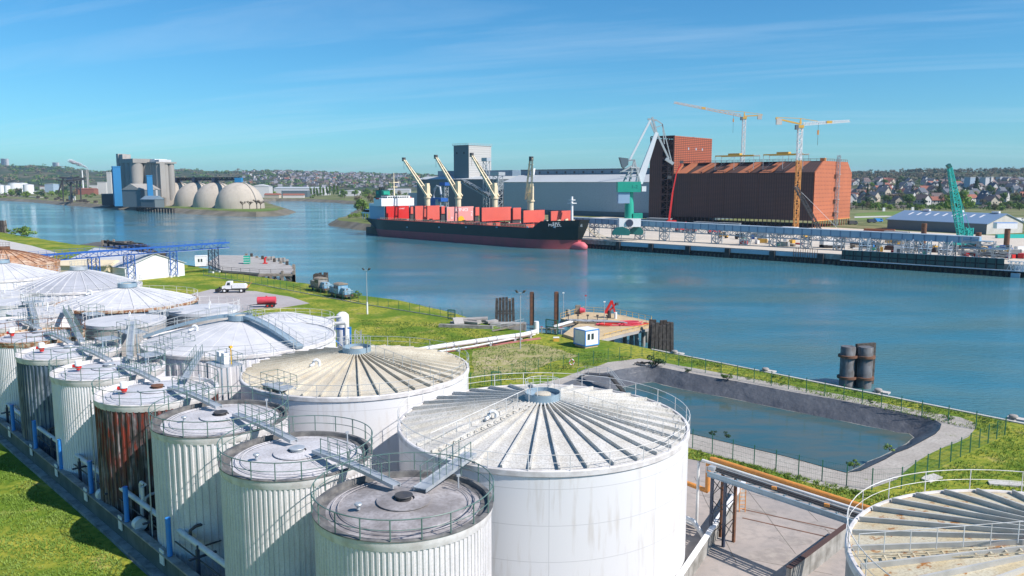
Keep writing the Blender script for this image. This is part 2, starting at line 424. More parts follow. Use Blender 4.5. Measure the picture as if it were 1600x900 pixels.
def water_mat(name, base, scl, strength, patch=True, dist=1.0, rough=.06):
    m = bpy.data.materials.new(name); m.use_nodes = True; t = m.node_tree; N = t.nodes; Lk = t.links
    p = N['Principled BSDF']; p.inputs['Base Color'].default_value = rgb(base); p.inputs['Roughness'].default_value = rough; p.inputs['IOR'].default_value = 1.33
    tc = N.new('ShaderNodeTexCoord')
    def nz(s, d, mp, rg=.55):
        q = N.new('ShaderNodeMapping'); q.inputs['Scale'].default_value = mp; q.inputs['Rotation'].default_value = (0, 0, .7); Lk.new(tc.outputs['Object'], q.inputs[0])
        n = N.new('ShaderNodeTexNoise'); n.inputs['Scale'].default_value = s; n.inputs['Detail'].default_value = d; n.inputs['Roughness'].default_value = rg; Lk.new(q.outputs[0], n.inputs[0]); return n.outputs[0]
    b1 = N.new('ShaderNodeBump'); b1.inputs['Distance'].default_value = dist
    Lk.new(nz(scl, 6, (1, 2.2, 1), .62), b1.inputs['Height'])
    if patch:
        r = N.new('ShaderNodeMapRange'); r.inputs[1].default_value = .38; r.inputs[2].default_value = .62; r.inputs[3].default_value = strength * .25; r.inputs[4].default_value = strength * 1.2
        Lk.new(nz(.010, 5, (1, 2.6, 1)), r.inputs[0]); Lk.new(r.outputs[0], b1.inputs['Strength'])
    else: b1.inputs['Strength'].default_value = strength
    mc = N.new('ShaderNodeMix'); mc.data_type = 'RGBA'; mc.inputs[6].default_value = rgb(base); mc.inputs[7].default_value = rgb((base[0] * 1.9 + .01, base[1] * 1.05, base[2] * .80))
    mr = N.new('ShaderNodeMapRange'); mr.inputs[1].default_value = .40; mr.inputs[2].default_value = .64; Lk.new(nz(.018 if patch else .12, 7, (1, 2.8, 1), .62), mr.inputs[0]); Lk.new(mr.outputs[0], mc.inputs[0]); Lk.new(mc.outputs[2], p.inputs['Base Color'])
    Lk.new(b1.outputs[0], p.inputs['Normal'])
    M[name] = m; return m
water_mat('river_water', (.044, .185, .245), .6, .27, dist=1.0)
water_mat('pond_water', (.040, .105, .118), .8, .04, False, .3, .04)

# ================================================================== GROUND AND WATER
def xy(p): return (p[0], p[1])
def pxs(l, z=0.0): return [xy(G(a, b, z)) for a, b in l]
def area2(P): return sum(P[i][0] * P[(i + 1) % len(P)][1] - P[(i + 1) % len(P)][0] * P[i][1] for i in range(len(P)))
def sheet(name, P, z, m, holes=(), sub=0):
    loops = [[Vector((p[0], p[1], 0)) for p in P]] + [[Vector((p[0], p[1], 0)) for p in h] for h in holes]
    tr = tessellate_polygon(loops); vs = [v for l in loops for v in l]
    mb = MB(); mb.v = [(v.x, v.y, z) for v in vs]
    for a, b, c in tr:
        A, B, C = vs[a], vs[b], vs[c]
        if (B - A).cross(C - A).z < 0: a, c = c, a
        mb.f.append([a, b, c])
    return struct(mb.build(name, m))
def skirt(mb, P, widths, z0, z1):
    """sloping bank outside polygon P (ccw); widths per vertex, None edge = skipped"""
    n = len(P); o = len(mb.v); off = []
    for i in range(n):
        a = Vector(P[i - 1]); b = Vector(P[i]); c = Vector(P[(i + 1) % n])
        d1 = (b - a).normalized(); d2 = (c - b).normalized()
        nn = Vector((d1.y, -d1.x)) + Vector((d2.y, -d2.x)); nn = nn.normalized() if nn.length > .01 else Vector((d1.y, -d1.x))
        off.append(b + nn * widths[i])
    mb.v += [(p[0], p[1], z1) for p in P] + [(p.x, p.y, z0) for p in off]
    for i in range(n):
        j = (i + 1) % n; mb.f.append([o + i, o + n + i, o + n + j, o + j])
def noisy(P, step, amp, seed=0, closed=False):
    out = []
    for i in range(len(P) - (0 if closed else 1)):
        a = Vector(P[i]); b = Vector(P[(i + 1) % len(P)]); L = (b - a).length; n = max(1, int(L / step)); d = (b - a).normalized(); nn = Vector((-d.y, d.x))
        for k in range(n):
            q = a.lerp(b, k / n); t = noise.noise(Vector((q.x * .13, q.y * .13, seed))) * amp * (0 if k == 0 else 1); out.append(tuple(q + nn * t))
    if not closed: out.append(tuple(P[-1]))
    return out

# water
wm = MB(); wm.quad((-9000, -600, -4), (9000, -600, -4), (9000, 4200, -4), (-9000, 4200, -4))
struct(wm.build('river', M['river_water']))

# near bank ---------------------------------------------------------
Q1 = G(1020, 546); Q2 = G(1570, 656); qd = (Q2 - Q1).normalized(); qn = Vector((-qd.y, qd.x, 0))
quay_pts = [xy(Q2 + qd * 150), xy(Q1)]
shore_px = [(1020, 546), (938, 531), (860, 521), (800, 515), (748, 500), (700, 487), (640, 473), (600, 466), (560, 461), (520, 453), (480, 443), (440, 438), (400, 432), (345, 424), (300, 415), (250, 405), (200, 394), (150, 385), (110, 381), (70, 374), (40, 369), (0, 363), (-120, 347)]
shore = noisy(pxs(shore_px), 4, 1.6, 3)
near = [quay_pts[0]] + shore + [(-700, 420), (-700, -120), (300, -120)]
if area2(near) < 0: near = near[::-1]
# pond
pond_px = [(985, 575), (1015, 572), (1150, 596), (1290, 622), (1400, 642), (1455, 653), (1471, 663), (1462, 678), (1400, 708), (1345, 736), (1322, 739), (1200, 707), (1070, 676), (950, 648), (880, 628), (868, 606), (905, 590)]
pond = pxs(pond_px)
if area2(pond) < 0: pond = pond[::-1]
pond = noisy(pond, 2.0, .5, 9, True)
def inset(P, d):
    n = len(P); r = []
    for i in range(n):
        a = Vector(P[i - 2]); b = Vector(P[i]); c = Vector(P[(i + 2) % n]); t = (c - a).normalized(); r.append(tuple(b + Vector((-t.y, t.x)) * d))
    return r
sheet('grass_ground', near, 0, M['grass'], [pond])
sk = MB(); skirt(sk, near, [(.25 if (Vector(p) - Vector(xy(Q1))).dot(Vector(xy(qd))) > -2 else 3.2 + 1.2 * noise.noise(Vector((p[0] * .2, p[1] * .2, 0)))) for p in near], -5, 0)
struct(sk.build('river_bank', M['mud']))
# quay kerb (near)
k = MB()
for a0, a1 in [(0, 24), (24.05, 46), (46.05, 70), (70.05, 95)]:
    p = Q1 + qd * a0 + qn * -.25; q = Q1 + qd * a1 + qn * -.25
    k.bar(p + Vector((0, 0, .06)), q + Vector((0, 0, .06)), .45, .16)
struct(k.build('quay_kerb', M['concrete_pale']))
# pond bowl
inn = inset(pond, 4.0); n_ = len(pond); rows = 7; lm = MB(); rnd = random.Random(4)
for r_ in range(rows + 1):
    t = r_ / rows
    for i in range(n_):
        a = Vector(pond[i]); b = Vector(inn[i]); p = a.lerp(b, t)
        wv = (noise.noise(Vector((p.x * .7, p.y * .7, 1))) * .35 + noise.noise(Vector((p.x * 1.9, p.y * 1.9, 5))) * .16) * sin(pi * min(1, t * 1.1 + .05)) if 0 < r_ else 0
        d = (b - a).normalized(); p = p + d * wv
        lm.v.append((p.x, p.y, .06 - 2.5 * t + wv * .35))
for r_ in range(rows):
    for i in range(n_):
        j = (i + 1) % n_; lm.f.append([r_ * n_ + i, r_ * n_ + j, (r_ + 1) * n_ + j, (r_ + 1) * n_ + i])
struct(lm.build('pond_liner', M['liner'], smooth=True, ang=70))
hole_w = inset(pond, 1.0)
sheet('pond_water', inset(pond, 2.0), -1.75, M['pond_water'])
sl_ = inset(pond, 2.86); sm_ = MB(); n_s = len(sl_)
for i in range(n_s):
    a_, b_ = sl_[i], sl_[(i + 1) % n_s]; sm_.bar((a_[0], a_[1], -1.74), (b_[0], b_[1], -1.74), .22 + .16 * noise.noise(Vector((a_[0] * .4, a_[1] * .4, 2))), .02)
struct(sm_.build('scum_line', DM('scum', (.22, .22, .19), .9, col2=(.35, .36, .34), amt=.8, scale=1.5)))
# gravel around the pond
gr_px = [(950, 566), (1000, 560), (1060, 571), (1300, 614), (1500, 652), (1527, 662), (1522, 672), (1370, 760), (1345, 768), (1300, 764), (1200, 733), (1070, 698), (900, 655), (800, 640), (800, 610), (880, 590)]
gr = pxs(gr_px)
if area2(gr) < 0: gr = gr[::-1]
sheet('gravel_path', noisy(gr, 3, .7, 2, True), .008, M['gravel'], [pond])
# concrete yard, tank farm floor, pad, paths
sheet('concrete_yard', pxs([(1068, 716), (1105, 722), (1340, 792), (1420, 830)]) + [(60, 20), (30, -20), (10, -20), (12, 54)], .010, M['yard'])
sheet('tank_farm_floor', [(-28.2, 56.3), (-6, 34), (0, 27), (22, 27), (25, 60), (19, 72), (12, 78), (-2, 92), (-18, 108), (-24, 122), (-62, 160), (-90, 195), (-150, 240), (-175, 210)], .006, M['farm_floor'])
sheet('tarmac_pad', noisy(pxs([(250, 470), (330, 452), (400, 455), (455, 464), (484, 474), (440, 481), (395, 483), (330, 500), (250, 500)]), 5, .8, 6, True), .012, M['pad'])
sheet('gravel_lane', pxs([(-160, 368), (0, 374), (50, 384), (92, 396), (80, 402), (-160, 402)]), .012, M['concrete_pale'])
DM('dry_grass', (.34, .30, .13), .95, col2=(.20, .23, .04), amt=1.0, scale=.45, det=9, lo=.42, hi=.56, fine=((.40, .33, .2), 2.2, .5), bump=.6, b_scale=4, b_dist=.1)
sheet('dry_grass_patch', noisy(pxs([(738, 548), (790, 538), (850, 540), (905, 556), (860, 566), (815, 580), (770, 588), (736, 592)]), 1.0, 1.6, 8, True), .006, M['dry_grass'])
sheet('worn_soil', noisy(pxs([(745, 558), (780, 554), (812, 562), (800, 570), (766, 578), (740, 576)]), .7, 1.5, 4, True), .010, DM('soil', (.42, .35, .20), .95, col2=(.27, .27, .07), amt=.9, scale=.7, det=8, lo=.44, hi=.56))
sheet('red_path', pxs([(690, 547), (845, 527), (845, 530), (690, 552)]), .014, DM('path_red', (.42, .13, .11), .9, col2=(.36, .2, .16), amt=.6, scale=1))
sheet('mud_beach', noisy(pxs([(105, 386), (150, 378), (205, 376), (245, 392), (215, 400), (150, 392)], -3.2), 5, 1, 4, True), -3.2, M['mud'])
jl = MB()
for (pa, pb_) in (((1085, 745), (1150, 880)), ((1150, 742), (1255, 880)), ((1225, 760), (1330, 868)), ((1290, 778), (1345, 830)), ((1080, 770), (1340, 842)), ((1140, 868), (1300, 898)), ((1095, 752), (1345, 815))):
    a_, b_ = G(*pa), G(*pb_); n_j = 6; pt = [a_.lerp(b_, q / n_j) + Vector((noise.noise(Vector((q * 1.7, pa[0], 0))) * .12, 0, .012)) for q in range(n_j + 1)]
    for q in range(n_j): jl.bar(pt[q], pt[q + 1], .05, .008)
struct(jl.build('yard_joints', DM('joint', (.14, .13, .11), .95)))
for k_, (pc, rx_, ry_) in enumerate((((1190, 800), 1.6, .8), ((1240, 845), 1.2, .9), ((1130, 775), 1.8, .6), ((1280, 820), 1.0, .7), ((1210, 868), 2.2, 1.0))):
    c_ = G(*pc); sheet('oil_stain', [(c_.x + rx_ * cos(t_) * (1 + .35 * noise.noise(Vector((cos(t_) * 1.5, sin(t_) * 1.5, k_ * 9.0)))), c_.y + ry_ * sin(t_) * (1 + .35 * noise.noise(Vector((cos(t_) * 1.5, sin(t_) * 1.5, k_ * 5.0 + 3))))) for t_ in [2 * pi * q / 22 for q in range(22)]], .0135 + k_ * .001, DM('stain%d' % k_, (.28, .25, .225), .85, col2=(.37, .33, .29), amt=1.0, scale=1.4, det=8) if k_ == 0 else MATS.get('x') or M['stain0'])
# yard rails set in the concrete
rl = MB()
for o_ in (0, 1.5):
    a = G(1160, 796 + o_ * 9); b = G(1345, 836 + o_ * 10)
    rl.bar(a + Vector((0, 0, .02)), b + Vector((0, 0, .02)), .14, .03)
struct(rl.build('yard_rail_track', M['rusty_steel']))

# far land ------------------------------------------------------------
farL_px = [(-400, 301), (-150, 305), (0, 309.3), (60, 312), (100, 315), (150, 318.5), (200, 321), (270, 325), (330, 329), (400, 331.5), (428, 330), (442, 327), (446, 325.5), (425, 320), (409, 314), (406, 311), (430, 310), (480, 310.6), (530, 312.5), (566, 315), (577, 320), (565, 327), (556, 335), (530, 340), (527, 343), (545, 346), (580, 350)]
farP = noisy(pxs(farL_px), 14, 5, 5)
qs = FQ(-176, 3)
farP += [xy(FQ(-176, 8)), xy(FQ(-176, 0)), xy(FQ(420, 0)), (2600, 700), (2600, 3600), (-3600, 3600), (-3600, 1500)]
if area2(farP) < 0: farP = farP[::-1]
sheet('far_ground', farP, 0, M['far_ground'])
sk = MB()
def fw(p):
    l = Vector(p) - QO; a_, b_ = l.dot(QU), l.dot(QV)
    return .2 if (a_ > -178 and b_ < 30) else (13 if p[1] > 700 else 8)
skirt(sk, farP, [fw(p) for p in farP], -4.6, 0)
struct(sk.build('far_bank', DM('stone_bank', (.12, .11, .08), .95, col2=(.24, .215, .165), amt=.7, scale=.08, streak=(.1, .09, .06), st_amt=.5, st_scale=.1)))
sheet('quay_deck', [xy(FQ(-150, .05)), xy(FQ(420, .05)), xy(FQ(420, 118)), xy(FQ(230, 150)), xy(FQ(70, 185)), xy(FQ(-150, 225))], .02, M['quay_deck'])
sheet('far_lawn', noisy(pxs([(1335, 334), (1400, 330), (1480, 331), (1560, 333), (1500, 338), (1400, 338), (1378, 345), (1335, 343)]), 20, 5, 2, True), .05, DM('lawn', (.10, .19, .02), .95, col2=(.2, .2, .05), amt=.6, scale=.03))
sheet('far_track', pxs([(1335, 338.4), (1385, 337.2), (1400, 338), (1385, 339.4), (1335, 340.6)]), .10, M['concrete_pale'])
sheet('headland_lawn', pxs([(330, 325.2), (400, 327), (430, 325.5), (438, 327), (425, 329), (400, 330), (330, 327.4), (270, 323.4), (265, 321)]), .15, M['lawn'])

# terrain: hills behind the town and behind the river
def hz(x, y):
    b = x / max(y, 1.0); D = y
    def sm(t): t = max(0, min(1, t)); return t * t * (3 - 2 * t)
    # right: town slope and wooded ridge
    if D < 800: r = 0
    elif D < 1800: r = 27 * ((D - 800) / 1000) ** 1.15
    elif D < 2600: r = 27 + (sm((D - 1800) / 800)) * (28 + 9 * sm((b - .42) / .1))
    else: r = 55 + 9 * sm((b - .42) / .1)
    # left: wooded scarp
    px = 800 + 1250 * b
    top = 128 - 22 * sm((px - 60) / 90) - 16 * sm((px - 100) / 60) + 6 * sm((px - 230) / 100) - 24 * sm((px - 400) / 260)
    if D < 2500: l = 0
    elif D < 5000: l = top * sm((D - 2500) / 2500)
    else: l = top
    k_ = sm((b - .02) / .26)
    h = l * (1 - k_) + r * k_
    if h > 6:
        wv = sm((h - 30) / 40)
        h += (noise.noise(Vector((x * .004, y * .004, 0))) * 8 + noise.noise(Vector((x * .016, y * .016, 3))) * 3.5) * wv
    return h
tm = MB(); nb, nr = 340, 90
for i in range(nb + 1):
    b = -1.15 + 2.3 * i / nb
    for j in range(nr + 1):
        D = 760 * (11 / .76 * 1.0) ** (j / nr)
        x = b * D; h = hz(x, D); tm.v.append((x, D, h - .6 - 7 * (1 - max(0, min(1, h / 1.5)))))
for i in range(nb):
    for j in range(nr):
        a = i * (nr + 1) + j; tm.f.append([a, a + nr + 1, a + nr + 2, a + 1])
struct(tm.build('hills', M['hill_wood'], smooth=True, ang=80))

# ================================================================== RAILINGS, TANKS
def ring_pts(R, z, n, a0=0.0, a1=2 * pi, c=(0, 0)):
    full = abs(a1 - a0 - 2 * pi) < 1e-6
    return [(c[0] + R * cos(a0 + (a1 - a0) * i / n), c[1] + R * sin(a0 + (a1 - a0) * i / n), z) for i in range(n if full else n + 1)]
def ring_rail(mb, R, z, h, posts, r=.022, a0=0.0, a1=2 * pi, c=(0, 0), mid=True, kick=False):
    full = abs(a1 - a0 - 2 * pi) < 1e-6; n = max(12, int(64 * (a1 - a0) / (2 * pi)))
    mb.tube(ring_pts(R, z + h, n, a0, a1, c), r, 5, full)
    if mid: mb.tube(ring_pts(R, z + h * .5, n, a0, a1, c), r * .7, 4, full)
    if kick: mb.tube(ring_pts(R, z + .1, n, a0, a1, c), r * 1.6, 4, full)
    for i in range(posts + (0 if full else 1)):
        t = a0 + (a1 - a0) * i / posts; x = c[0] + R * cos(t); y = c[1] + R * sin(t); mb.cyl((x, y, z), (x, y, z + h), r * 1.15, n=5)
def line_rail(mb, pts, h=1.0, step=1.5, r=.02, mid=True, posts=True):
    mb.tube([(p[0], p[1], p[2] + h) for p in pts], r, 5)
    if mid: mb.tube([(p[0], p[1], p[2] + h * .5) for p in pts], r * .7, 4)
    if posts:
        for i in range(len(pts) - 1):
            a = Vector(pts[i]); b = Vector(pts[i + 1]); n = max(1, round((b - a).length / step))
            for k in range(n + (1 if i == len(pts) - 2 else 0)):
                p = a.lerp(b, k / n); mb.cyl(p, p + Vector((0, 0, h)), r * 1.15, n=5)
def fluted(mb, R, z0, z1, n, d=.05, duty=.5):
    prof = []
    for i in range(n):
        for f, rr in ((0, R), (duty - .08, R), (duty, R + d), (.92, R + d)):
            t = 2 * pi * (i + f) / n; prof.append((rr * cos(t), rr * sin(t)))
    m = len(prof); o = len(mb.v)
    mb.v += [(x, y, z0) for x, y in prof] + [(x, y, z1) for x, y in prof]
    for i in range(m):
        j = (i + 1) % m; mb.f.append([o + i, o + j, o + m + j, o + m + i])
def cone_roof(mb, R, z0, z1, n=48, seg=6, dome=0.0, r_in=.0):
    prof = []
    for i in range(seg + 1):
        t = i / seg; r = R + (r_in - R) * t; prof.append((r, z0 + (z1 - z0) * (t if not dome else sin(t * pi / 2) * dome + t * (1 - dome))))
    mb.lathe(prof, n)
RIM = 10.5
# ---- small fluted tanks in one row
small_spec = [
 # x, y, r, flutes, wall, roof, rim, rail, label, cap
 (-5.99, 42.35, 4.84, 104, 'white_cladding', 'roof_dark', 'rim_dark', 'rail_green', 'nearest small tank, fluted white cladding under a dark stained roof', 0),
 (-14.01, 50.3, 4.74, 96, 'white_cladding', 'roof_grey', 'rim_dark', 'rail_green', 'small fluted white tank with a pale grey roof, directly behind the dark roofed one', 0),
 (-21.95, 58.5, 4.80, 62, 'white_cladding', 'roof_grey', 'rim_white', 'rail_green', 'small white tank with wide flutes standing next to the rust streaked tank', 0),
 (-30.22, 66.46, 4.80, 62, 'dark_cladding', 'roof_pale', 'rim_white', 'rail_green', 'dark small tank with rust red streaks running down its fluted wall', 1),
 (-38.4, 74.6, 4.85, 120, 'white_clean', 'roof_pale', 'rim_white', 'rail_green', 'clean white small tank with a red and white vent, behind the rust streaked tank', 1),
 (-46.7, 82.9, 4.85, 70, 'blue_cladding', 'roof_pale', 'rim_white', 'rail_green', 'slate blue fluted small tank, second from the left edge in the front row', 1),
 (-55.0, 91.3, 4.80, 120, 'white_clean', 'roof_pale', 'rim_rust', 'rail_green', 'white small tank cut by the left edge of the photo, brown railing on its roof', 1),
 (-63.4, 99.8, 4.75, 70, 'white_clean', 'roof_white', 'rim_white', 'rail_white', 'small white roofed tank behind the row, white railing, at the left edge', 0),
]
def small_tank(i, s):
    x, y, R, nf, wl, rf, rm, rr, lab, cap = s
    t = thing('storage_tank', lab, 'tank', (x, y, 0), 0, 'small tanks in the front row')
    m = MB(); fluted(m, R - .05, 0, RIM - .45, nf, .055 if nf > 90 else .08, .5 if nf > 90 else .62); m.build('shell', M[wl], t, True, 20)
    m = MB(); m.lathe([(R - .3, RIM - .62), (R + .02, RIM - .62), (R + .06, RIM - .44), (R + .09, RIM - .30), (R + .09, RIM - .12)], 96)
    m.build('rim', M['rim_white' if rm == 'rim_dark' else rm], t, True, 30)
    m = MB(); m.lathe([(R + .093, RIM - .12), (R + .13, RIM - .10), (R + .13, RIM - .04), (R + .02, RIM), (R - .14, RIM - .02), (R - .18, RIM - .28), (R - .62, RIM - .28)], 96)
    m.build('gutter', M['rim_dark' if i < 3 else rm], t, True, 30)
    m = MB(); cone_roof(m, R - .60, RIM - .27, RIM + .16, 96, 5); m.build('roof', M[rf], t, True, 30)
    m = MB()
    for q, sc_ in ((R - 1.25, 1), (R - .9, 1)): m.tube(ring_pts(q, RIM - .16 + (R - .74 - q) * .10, 64), .03, 4, True)
    m.lathe([(1.5, RIM + .06), (1.5, RIM + .11), (.6, RIM + .20)], 40)
    m.build('roof_plates', M[rf], t, True, 30)
    m = MB(); m.lathe([(0, RIM + .42), (.5, RIM + .40), (.52, RIM + .36), (.44, RIM + .34), (.42, RIM + .1)], 28); m.build('manhole', M['steel_dark' if i in (0, 2) else ('rusty_steel' if i == 3 else 'galv')], t, True, 40)
    px_, py_ = -2.3, -1.1
    if cap:
        m = MB(); m.lathe([(0, RIM + .95), (.27, RIM + .95), (.30, RIM + .9), (.30, RIM + .45), (.22, RIM + .42)], 20, (px_, py_)); v = m.build('breather_vent', M['white'], t, True, 40)
        m = MB(); m.lathe([(.2, RIM + .42), (.2, RIM + .05)], 16, (px_, py_)); m.cyl((px_, py_, RIM + .42), (px_ - .5, py_ - .05, RIM + .42), .17); m.cyl((px_, py_, RIM + .22), (px_, py_, RIM + .38), .26)
        m.build('flame_arrester', M['red'], v, True, 40)
    else:
        m = MB(); m.lathe([(0, RIM + .36), (.18, RIM + .36), (.22, RIM + .3), (.2, RIM + .24), (.1, RIM + .22), (.1, RIM)], 18, (px_, py_)); m.build('vent', M['galv'], t, True, 40)
    m = MB(); ring_rail(m, R + .12, RIM, 1.08, 20 if nf > 90 else 18, .034 if i < 3 else .028)
    m.build('railing', M[rr if i != 6 else 'rusty_steel'], t, True, 50)
    # hand valve + pipe stub on the roof edge
    m = MB(); m.cyl((2.9, 1.9, RIM), (2.9, 1.9, RIM + .75), .05, n=6); m.box((2.9, 1.9, RIM + .78), (.22, .12, .12), .4); m.build('gauge', M['galv'], t)
    if i in (2, 3):
        m = MB(); m.tube([(-R - .1, -1.6, RIM - .5), (-R - .14, -1.6, 0)], .05, 6); m.build('downpipe', M['galv'], t, True)
    return t
for i, s in enumerate(small_spec): small_tank(i, s)

# ---- roof bridges along the row
def walkway(name, lab, p, q, wdt=.75, rail='rail_green', deck='galv', arch=0.0, rails=1.0, sides=(1, 1), curved=0):
    p = Vector(p); q = Vector(q); d = (q - p); L = hypot(d.x, d.y); ang = atan2(d.y, d.x)
    t = thing('roof_walkway', lab, 'walkway', tuple(p), ang, 'walkways between the tank roofs')
    n = 8; dz = q.z - p.z
    pts = [(L * i / n, 0, dz * i / n + arch * sin(pi * i / n)) for i in range(n + 1)]
    m = MB()
    for i in range(n):
        a, b = Vector(pts[i]), Vector(pts[i + 1]); m.bar(a, b, wdt, .05)
        for s_ in (-1, 1): m.bar(a + Vector((0, s_ * wdt / 2, -.06)), b + Vector((0, s_ * wdt / 2, -.06)), .06, .22)
    m.build('deck', M[deck], t)
    m = MB()
    for s_, on in zip((-1, 1), sides):
        if on:
            pp = [(x, s_ * (wdt / 2 + .02), z) for x, y, z in pts]
            line_rail(m, pp[1:-1], 1.0, 1.1, .02, True, True)
            for e in (pp[1], pp[-2]):
                m.cyl((e[0], e[1], e[2]), (e[0], e[1], e[2] + 1.02), .03, n=5)
    m.build('handrail', M[rail], t, True, 50)
    return t
for i in range(7):
    a, b = small_spec[i], small_spec[i + 1]; A = Vector((a[0], a[1])); B = Vector((b[0], b[1])); d = (B - A).normalized(); nn = Vector((d.y, -d.x)) * .55
    p = A + d * 1.35 + nn; q = B - d * 1.35 + nn
    lab = ['galvanised walkway from the dark roofed nearest tank to the pale roof behind it', 'galvanised walkway between the two pale roofed fluted white tanks', 'galvanised walkway leading onto the roof of the rust streaked tank', 'galvanised walkway between the rust streaked tank and the clean white tank', 'galvanised walkway between the clean white tank and the slate blue tank', 'galvanised walkway from the slate blue tank to the tank at the left edge', 'farthest galvanised walkway of the small tank row, at the left edge'][i]
    walkway('roof_walkway', lab, (p.x, p.y, RIM + .42), (q.x, q.y, RIM + .42), .5, arch=.12)
walkway('roof_walkway', 'short inclined walkway from the dark roofed tank up to the big white ribbed roof', (-5.2, 43.2, RIM + .40), (-2.6, 48.6, RIM + .62), .8)
# service platforms with cabinets behind the row
def platform(lab, x, y, sx, sy, z=RIM + .35, rz=radians(-45), cab=False):
    t = thing('service_platform', lab, 'platform', (x, y, 0), rz)
    m = MB(); m.box((0, 0, z), (sx, sy, .08)); m.build('deck', M['galv'], t)
    m = MB(); c = [(-sx / 2, -sy / 2, z), (sx / 2, -sy / 2, z), (sx / 2, sy / 2, z), (-sx / 2, sy / 2, z), (-sx / 2, -sy / 2, z)]; line_rail(m, c, 1.05, 1.2, .022); m.build('handrail', M['rail_green'], t, True, 50)
    m = MB()
    for dx in (-1, 1):
        for dy in (-1, 1): m.bar((dx * sx * .45, dy * sy * .45, 0), (dx * sx * .45, dy * sy * .45, z), .12)
    m.build('support_frame', M['galv_blue'], t)
    if cab:
        for k_ in range(2):
            m = MB(); m.bx(-.9 + k_ * 1.0, -.3 + k_ * 1.0, -.3, .2, z + .05, z + 1.1); m.build('cabinet', M['white'], t)
        m = MB(); m.cyl((.9, .3, z), (.9, .3, z + 1.6), .05); m.box((.9, .3, z + 1.7), (.3, .25, .2)); m.build('lamp', M['yellow'], t)
    return t
platform('service platform carrying white cabinets behind the rust streaked tank', -27.5, 74.8, 3.4, 2.2, cab=True)
platform('narrow service platform behind the clean white small tank', -35.6, 83.6, 3.4, 2.4)
platform('service platform behind the slate blue small tank', -44.0, 91.3, 3.6, 2.2)
platform('service platform beside the wide fluted white tank, behind its roof', -19.8, 66.3, 3.2, 1.6)

for lab, p, q, r_ in (('galvanised walkway from the rust streaked tank across to the footbridge dome', (-28.6, 68.2, 11.0), (-31.5, 79.6, 11.0), 'rail_green'), ('pale walkway from the clean white tank over to the flat roofed concrete tank', (-37.2, 76.2, 11.0), (-46.8, 97.4, 11.0), 'rail_grey'),
    ('walkway from the slate blue tank toward the half hidden flat roofed tank', (-46.2, 84.5, 11.0), (-60.5, 106.8, 11.0), 'rail_green'), ('walkway from the left edge white tank back to the flat roofed tank behind', (-56.0, 92.8, 11.0), (-69.8, 114.5, 11.0), 'rail_grey'),
    ('white walkway linking the flat roofed concrete tank and the pad side tank', (-48.4, 105.2, 11.0), (-44.6, 107.2, 11.0), 'rail_white'), ('low blue pipe bridge between the footbridge dome and the cream roofed tank', (-27.0, 80.2, 8.2), (-22.5, 75.8, 8.2), 'steel_blue')):
    walkway('roof_walkway', lab, p, q, .55, r_, 'galv' if r_ != 'steel_blue' else 'steel_blue')
platform('railed landing on the roof edge of the clean white small tank', -36.0, 78.2, 2.2, 2.0, RIM + .5)
platform('railed landing on the roof edge of the slate blue small tank', -44.2, 86.0, 2.4, 2.0, RIM + .6)
platform('railed landing between the half hidden flat roofed tanks at the left', -68.5, 113.0, 2.6, 2.2, RIM + .6)
platform('railed landing in front of the white ribbed dome', -55.4, 104.4, 3.0, 2.0, RIM + .3)

